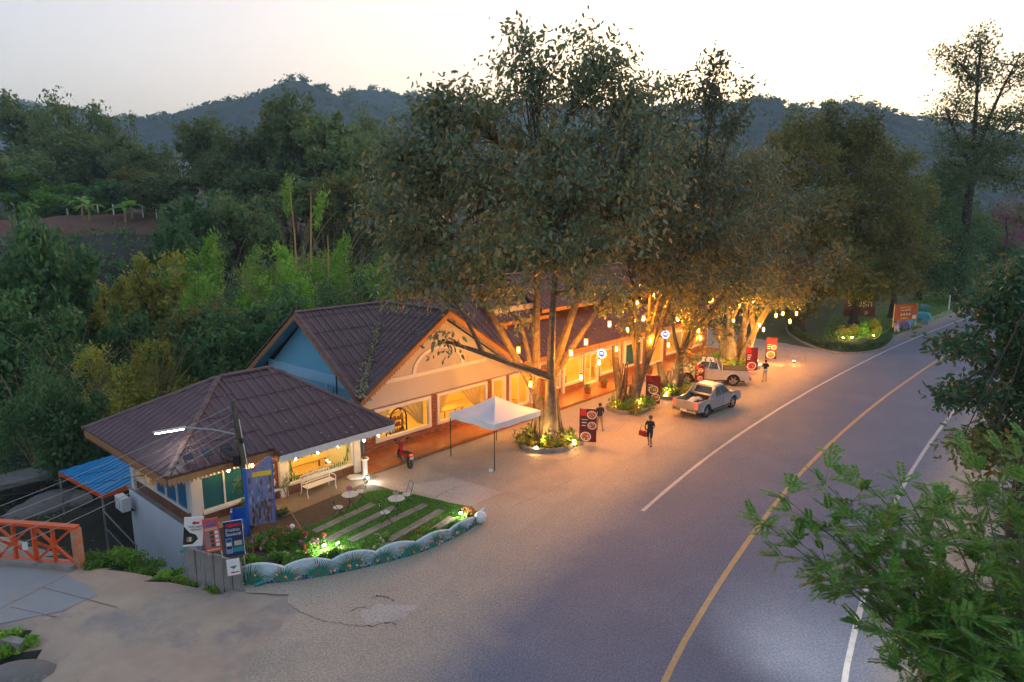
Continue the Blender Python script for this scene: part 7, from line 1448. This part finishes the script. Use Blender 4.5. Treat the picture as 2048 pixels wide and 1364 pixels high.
def proto_plume(seed, n=10500, lumps=40):
    '''mounded, drooping bamboo foliage: overlapping feathery plumes'''
    r = np.random.default_rng(seed); a = r.random(lumps) * 6.283; q = r.random(lumps) ** .6; top = 1 - .55 * q ** 2 - r.random(lumps) * .25; c = np.c_[np.cos(a) * q * .85, np.sin(a) * q * .85, np.maximum(.12, top * r.uniform(.45, 1, lumps))]; outd = np.c_[np.cos(a), np.sin(a), -.25 * np.ones(lumps)]
    k = r.integers(0, lumps, n); u = r.random(n); sz = r.uniform(.16, .30, lumps)[k]; p = c[k] + outd[k] * (u * sz * 1.3)[:, None] + r.normal(size=(n, 3)) * (sz * .34 * (1 - .5 * u))[:, None] * np.array([1, 1, .45]); p[:, 2] -= (u ** 2 * sz * .5); p[:, 2] = np.maximum(p[:, 2], .02)
    v, f = leaf_quads(p, .040 + 0 * u, .28, r, .35); q4 = np.repeat(p, 4, 0); return q4 + (v - q4) * [1, 1, .42], f
PRO = {}
for nm, (sd, n, lf2, lm_, lumps, lo_, sp_) in dict(dark=(201, 8000, .042, 'l_dark', 26, .12, 1), far=(202, 8000, .040, 'l_far', 24, .2, 1), far2=(203, 8000, .040, 'l_far', 34, .25, .9), olive=(204, 8000, .038, 'l_olive', 22, .2, 1), yellow=(205, 7500, .040, 'l_yellow', 24, .1, 1), dome=(206, 9000, .038, 'l_shrub', 16, .02, 1.05), sparse=(207, 3600, .036, 'l_far', 26, .3, 1)).items():
    v, f = proto_crown(sd, n, lf2, lumps, lo_, spread=sp_); PRO[nm] = (npmesh('crown', v, f, M[lm_]), proto_trunk(sd), 'trunk')
for nm, lm_, sd in (('bamboo', 'l_bamboo', 211), ('bamboo2', 'l_bamboo', 212), ('ybamboo', 'l_yellow', 213), ('dbamboo', 'l_dark', 214)):
    (v, f), cm = proto_bamboo(sd); v, f = proto_plume(sd); PRO[nm] = (npmesh('crown', v, f, M[lm_]), cm, 'culms')
KIND = dict(dark=('dark_tree', 'dark green broadleaf tree'), far=('hillside_tree', 'hazy broadleaf tree'), far2=('hillside_tree', 'hazy narrow tree'), olive=('olive_tree', 'olive-brown tree'), yellow=('yellow_green_tree', 'yellow-green tree'), dome=('round_tree', 'dense round-crowned tree'), sparse=('hillside_tree', 'thin-leaved hazy tree'), bamboo=('bamboo_clump', 'bright green bamboo clump'), bamboo2=('bamboo_clump', 'tall bamboo clump'), ybamboo=('bamboo_clump', 'yellowish bamboo clump'), dbamboo=('bamboo_clump', 'dark green bamboo clump'))
rt_ = random.Random(8); 
def bgtree(kind, px, ytop, Y, wpx, where, zb=None):
    tp_ = aty(px, ytop, Y); g_ = float(height(np.array(tp_.x), np.array(tp_.y))) if zb is None else zb; h = tp_.z - g_; rad = wpx / 2 * Y * 1.03 / FPX / (.9 if 'bamboo' not in kind else 1.0)
    cm, tm, tn = PRO[kind]; nm, lb = KIND[kind]; o = empty(nm, (tp_.x, tp_.y, g_), rt_.random() * 6.28, lb.replace('broadleaf ', '').replace('dark green tree', 'dark tree') + ' ' + where, 'bamboo' if 'bamboo' in kind else 'tree', where.split(',')[0]); o.scale = (rad, rad, h / 1.0)
    link(tn, tm, o); tag(link('crown', cm, o), kind='stuff'); return o
LFT, MID, RGT = 'on the far left hillside', 'on the hillside left of the big tree', 'behind the restaurant roof'
for a in [('far2', 35, 200, 150, 150, LFT + ', at the left edge'), ('far', 20, 300, 125, 170, LFT + ', lower at the left edge'), ('sparse', 130, 186, 142, 130, LFT + ', with the open top that stands highest'), ('far', 130, 255, 138, 190, LFT + ', below the open-topped one'), ('sparse', 212, 212, 148, 120, LFT + ', with flat open top'), ('far', 215, 262, 140, 160, LFT + ', below the flat-topped one'), ('far', 285, 278, 136, 130, LFT + ', at the right end of the group'), ('olive', 285, 330, 128, 120, LFT + ', olive one before the group'),
          ('far2', 405, 238, 132, 140, MID + ', leftmost of the row'), ('far', 455, 300, 128, 140, MID + ', low second of the row'), ('far', 505, 245, 125, 170, MID + ', third of the row'), ('far2', 575, 197, 120, 170, MID + ', tallest of the row'), ('far', 645, 212, 118, 190, MID + ', right of the tallest'), ('far', 705, 260, 122, 150, MID + ', before the pale gap'), ('sparse', 745, 215, 160, 110, MID + ', thin one against the hill'), ('far2', 770, 270, 140, 150, MID + ', half behind the big crown'), ('far', 850, 300, 145, 170, MID + ', behind the big crown'), ('far', 950, 320, 150, 190, MID + ', deep behind the big crown'), ('far', 540, 330, 112, 210, MID + ', broad lower one'), ('far', 640, 340, 108, 210, MID + ', broad lower right one'), ('olive', 700, 330, 100, 170, MID + ', olive one')]: bgtree(*a)
SLP = 'on the slope above the stream'
for a in [('dome', 40, 345, 122, 150, SLP + ', round one at the left edge'), ('dome', 120, 368, 122, 150, SLP + ', round one above the red soil'), ('dark', 200, 352, 124, 150, SLP + ', dark one above the bananas'), ('dome', 185, 398, 119, 110, SLP + ', small round one by the fence posts'), ('far', 330, 345, 120, 160, SLP + ', right of the red soil'), ('olive', 310, 385, 118, 100, SLP + ', olive one right of the bananas'), ('dark', 400, 370, 90, 170, SLP + ', dark one in the middle'), ('far', 470, 380, 88, 150, SLP + ', hazy one left of the bamboo'), ('dark', 350, 420, 80, 120, SLP + ', dark lower one'), ('sparse', 345, 400, 100, 80, SLP + ', bare-twigged one'), ('dome', 60, 505, 66, 150, SLP + ', low round one before the red soil'), ('dark', 345, 505, 70, 110, SLP + ', dark one under the bananas')]: bgtree(*a)
BMB = 'in the grove behind the hall'
for a in [('bamboo', 430, 432, 64, 230, BMB + ', left-arching one'), ('bamboo2', 575, 352, 72, 190, BMB + ', the tallest'), ('bamboo2', 650, 378, 68, 200, BMB + ', right of the tallest'), ('bamboo', 540, 455, 62, 220, BMB + ', middle low one'), ('bamboo', 700, 440, 66, 210, BMB + ', right low one'), ('dbamboo', 620, 525, 56, 260, BMB + ', dark one above the ridge'), ('dbamboo', 480, 535, 56, 240, BMB + ', dark one left of the gable'), ('dbamboo', 730, 520, 60, 220, BMB + ', dark one beside the big crown'), ('bamboo', 400, 520, 58, 180, BMB + ', lower left one'), ('dark', 560, 560, 50, 200, BMB + ', right behind the blue gable'), ('dark', 440, 600, 47, 200, BMB + ', left of the blue gable'), ('bamboo', 780, 480, 66, 170, BMB + ', behind the big crown')]: bgtree(*a)
STR = 'along the stream left of the cafe'
for a in [('yellow', 290, 492, 62, 200, STR + ', yellow-green one highest'), ('yellow', 200, 545, 56, 190, STR + ', yellow-green second one'), ('olive', 380, 590, 50, 220, STR + ', brownish one'), ('ybamboo', 300, 640, 43, 230, STR + ', drooping over the red hut'), ('ybamboo', 190, 660, 41, 230, STR + ', drooping over the landing'), ('dbamboo', 120, 600, 44, 260, STR + ', dark leaning one'), ('dark', 30, 390, 50, 240, STR + ', tall dark one at the left edge'), ('dark', 90, 440, 53, 150, STR + ', dark one right of the edge tree'), ('dark', 30, 560, 44, 260, STR + ', lower dark one at the left edge'), ('dbamboo', 40, 690, 36, 260, STR + ', dark one nearest the bridge'), ('dark', 250, 600, 50, 160, STR + ', dark round one with shiny leaves'), ('dark', 130, 745, 36, 170, STR + ', low dark one above the wires')]: bgtree(*a)
for a in [('far', 830, 420, 78, 200, RGT + ', first left of the big trunk'), ('dark', 920, 470, 72, 210, RGT + ', second'), ('far', 1020, 430, 80, 220, RGT + ', third'), ('dark', 1120, 440, 84, 220, RGT + ', fourth'), ('far', 1230, 400, 90, 220, RGT + ', fifth'), ('dark', 1340, 420, 92, 200, RGT + ', sixth'), ('far', 1440, 380, 98, 220, RGT + ', seventh'), ('dark', 1530, 430, 92, 200, RGT + ', eighth'), ('far', 1500, 330, 120, 200, RGT + ', ninth, farther back'), ('far', 1300, 340, 130, 240, RGT + ', tenth, farther back'), ('far', 1120, 350, 130, 240, RGT + ', eleventh, farther back'), ('dark', 1620, 470, 98, 200, RGT + ', twelfth, by the driveway'), ('olive', 1830, 330, 125, 120, RGT + ', olive one far past the island'), ('far', 1890, 350, 150, 140, RGT + ', hazy one far past the island'), ('far', 1980, 420, 150, 160, RGT + ', hazy one at the road bend'), ('far', 2060, 400, 140, 180, RGT + ', hazy one at the right edge')]: bgtree(*a)
# bare yellow culms standing above the bamboo
for i, (a, b, Y) in enumerate([((579, 372), (595, 560), 66), ((622, 385), (618, 520), 66), ((655, 470), (655, 560), 64)]):
    P0, P1 = aty(*b, Y), aty(*a, Y); o = empty('bamboo_culm', P0, 0, ['longest bare yellow bamboo culm', 'second bare yellow bamboo culm right of the longest', 'short bare bamboo culm farthest right'][i], 'bamboo culm', 'bare culms above the grove'); MB().tube([(0, 0, -3), (P1 - P0) * .5 + Vector((.1, 0, 0)), P1 - P0], [.10, .08, .03], 6).build('culm', M['ywood'], o)
# banana plants on the red soil
for i, (px, py, Y) in enumerate([(185, 485, 108), (255, 480, 110), (170, 470, 112), (268, 468, 113)]):
    p = aty(px, py, Y); g_ = float(height(np.array(p.x), np.array(p.y))); o = empty('banana_plant', (p.x, p.y, g_), i, ['banana plant left on the red soil', 'banana plant right on the red soil', 'smaller banana plant behind the left one', 'smaller banana plant behind the right one'][i], 'banana plant', 'banana plants on the red soil'); MB().tube([(0, 0, 0), (0, 0, 2.2)], [.22, .14], 7).build('stem', M['khaki'], o); r = np.random.default_rng(400 + i)
    for k in range(11):
        a = k * 2.4; el = r.uniform(.3, 1.2); l_ = r.uniform(2.2, 3.4); m_ = MB(); sd3 = Vector((-math.sin(a), math.cos(a), 0)); pr = None
        for u in np.linspace(0, 1, 7):
            c = Vector((math.cos(a) * l_ * u * math.cos(el), math.sin(a) * l_ * u * math.cos(el), 2.1 + l_ * (u * math.sin(el) - .55 * u * u))); w_ = .38 * math.sin(math.pi * min(.97, u * .9 + .08)); cur = (c - sd3 * w_ + Vector((0, 0, .1)), c, c + sd3 * w_ + Vector((0, 0, .1)))
            if pr: m_.poly([pr[0], pr[1], cur[1], cur[0]]); m_.poly([pr[1], pr[2], cur[2], cur[1]])
            pr = cur
        m_.build('leaf', M['l_banana'], o, fix=False)
for i, px in enumerate((137, 198, 229, 287, 314)):
    p = aty(px, 442, 116); g_ = float(height(np.array(p.x), np.array(p.y))); o = empty('fence_post', (p.x, p.y, g_), 0, words[i] + ' white fence post above the red soil, from the left', 'fence post', 'fence posts above the red soil'); MB().bx(-.08, .08, -.08, .08, -.2, 1.7).build('post', M['white'], o)
p = aty(370, 318, 150); o = empty('far_house', (p.x, p.y, p.z - 4), R(15), 'pale house glimpsed in the gap of the far trees', 'house'); MB().bx(-4, 4, -3, 3, 0, 4).build('wall', M['white'], o); MB().prism([(-5, -4, 4), (5, -4, 4), (0, -4, 6)], (0, 8, 0)).build('roof', M['grey'], o)
# undergrowth: shrubs and ferns nobody could count
r = np.random.default_rng(77); n = 2600; X = r.uniform(-95, 70, n); Y = r.uniform(24, 135, n); s_, t_ = X * CA + Y * SA, -X * SA + Y * CA; hh = height(X, Y); ok = ((t_ > 39) | ((s_ < 9.2) & (hh < -.8))) & (road_off(X, Y) > 12) & ~((T_ := t_) > 112) ; ok &= ~((s_ > 60) & (t_ < 45)) & (np.abs(X) < .95 * Y + 4); X, Y, hh = X[ok], Y[ok], hh[ok]
k = 34; c = np.repeat(np.c_[X, Y, hh], k, 0); sc2 = np.repeat(r.uniform(.5, 1.5, len(X)), k) * np.clip(c[:, 1] / 50, .6, 1.6); q = r.normal(size=c.shape); q[:, 2] = np.abs(q[:, 2]) * .8; c = c + q * sc2[:, None] * .6; v, f = leaf_quads(c, .15 * sc2, .5, r); tag(link('undergrowth', npmesh('undergrowth', v, f, M['l_dark'])), 'dark undergrowth of shrubs and ferns below the trees', 'undergrowth', kind='stuff')
n = 700; X = r.uniform(6, 30, n); Y = r.uniform(3, 40, n); ro_ = road_off(X, Y); ok = (ro_ < -7.4) & (ro_ > -15); X, Y = X[ok], Y[ok]; hh = height(X, Y); k = 60; c = np.repeat(np.c_[X, Y, hh], k, 0); q = r.normal(size=c.shape) * .45; q[:, 2] = np.abs(q[:, 2]); v, f = leaf_quads(c + q, .09 + 0 * c[:, 0], .5, r); tag(link('roadside_scrub', npmesh('roadside_scrub', v, f, M['l_dark'])), 'dark scrub on the bank right of the road', 'scrub', kind='stuff')
# weeds on the bank by the white base wall
for i, (px, py, rad, nn) in enumerate([(235, 1125, 1.1, 2600), (190, 1140, .7, 1300), (285, 1130, .8, 1500), (345, 1150, .6, 1000), (385, 1165, .5, 700), (430, 1180, .5, 700), (465, 1185, .35, 400), (10, 1320, .6, 900), (330, 1165, .4, 500), (50, 1360, .5, 500), (20, 1300, .5, 600), (70, 1310, .35, 350)]):
    p = at(px, py, -.35); g_ = float(height(np.array(p.x), np.array(p.y))); bush('weed_clump', (p.x, p.y, max(g_, -1.2)), rad, nn, .06, M['l_shrub'] if i < 3 else M['l_bamboo'], ['largest weed clump below the white base wall', 'weed clump beside the orange bridge end', 'weed clump at the foot of the white base wall', 'weeds left of the plank wall', 'weeds below the white arrow sign', 'low weeds below the salmon board', 'sparse weeds below the blue sign', 'weeds in the lower left corner', 'sparse weeds between wall and dirt road', 'weeds beside the corner boulder', 'weeds by the broken kerb beam', 'small weed tuft right of the broken kerb beam'][i], 'weeds', 'weeds on the bank', 700 + i, .6, stem=False)
r = np.random.default_rng(55); gr2 = np.array([tuple(at(*p)[:2]) for p in [(1640, 690), (1830, 662), (1960, 600), (1985, 590), (1940, 570), (1860, 590), (1780, 620), (1660, 630)]]); v, f = blades(26000, gr2, .16, .05, 56); tag(link('verge_grass', npmesh('verge_grass', v, f, M['grass'])), 'mown grass on the verge beside the far road', 'grass', kind='stuff')
# fallen leaves and pebbles on the forecourt
n = 900; s_ = r.uniform(12, 62, n); t_ = r.uniform(11, 25, n); P = np.c_[s_ * CA - t_ * SA, s_ * SA + t_ * CA, np.full(n, .012)]; P = P[(road_off(P[:, 0], P[:, 1]) > 5) & ~inpoly(P[:, :2], np.array(gpoly))]; v, f = leaf_quads(P, .05 + 0 * P[:, 0], .5, r); v[:, 2] = .012 + np.abs(v[:, 2] - .012) * .25; tag(link('fallen_leaves', npmesh('fallen_leaves', v, f, M['litter'])), 'scattered dry leaves on the forecourt', 'leaves', kind='stuff')

# grit and pebbles on the dirt road
r = np.random.default_rng(91); n = 5200; P = np.c_[r.uniform(-19, -3, n), r.uniform(12, 22.5, n)]; hh = height(P[:, 0], P[:, 1]); ok = (hh > -.12) & ~inpoly(P, np.array(ap)); P = np.c_[P, hh][ok]; n = len(P); sz = .006 + .018 * r.random(n) ** 3
oc = np.array([(1, 0, 0), (0, 1, 0), (-1, 0, 0), (0, -1, 0), (0, 0, .8), (0, 0, -.5)]); v = (P[:, None, :] + oc[None] * sz[:, None, None] * r.uniform(.6, 1.3, (n, 6, 1))).reshape(-1, 3); tri = np.array([(0, 1, 4), (1, 2, 4), (2, 3, 4), (3, 0, 4)]); f = (np.arange(n)[:, None, None] * 6 + tri[None]).reshape(-1, 3)
tag(link('gravel', npmesh('gravel', v, f, M['concrete'])), 'loose grit and pebbles on the dirt road', 'gravel', kind='stuff')
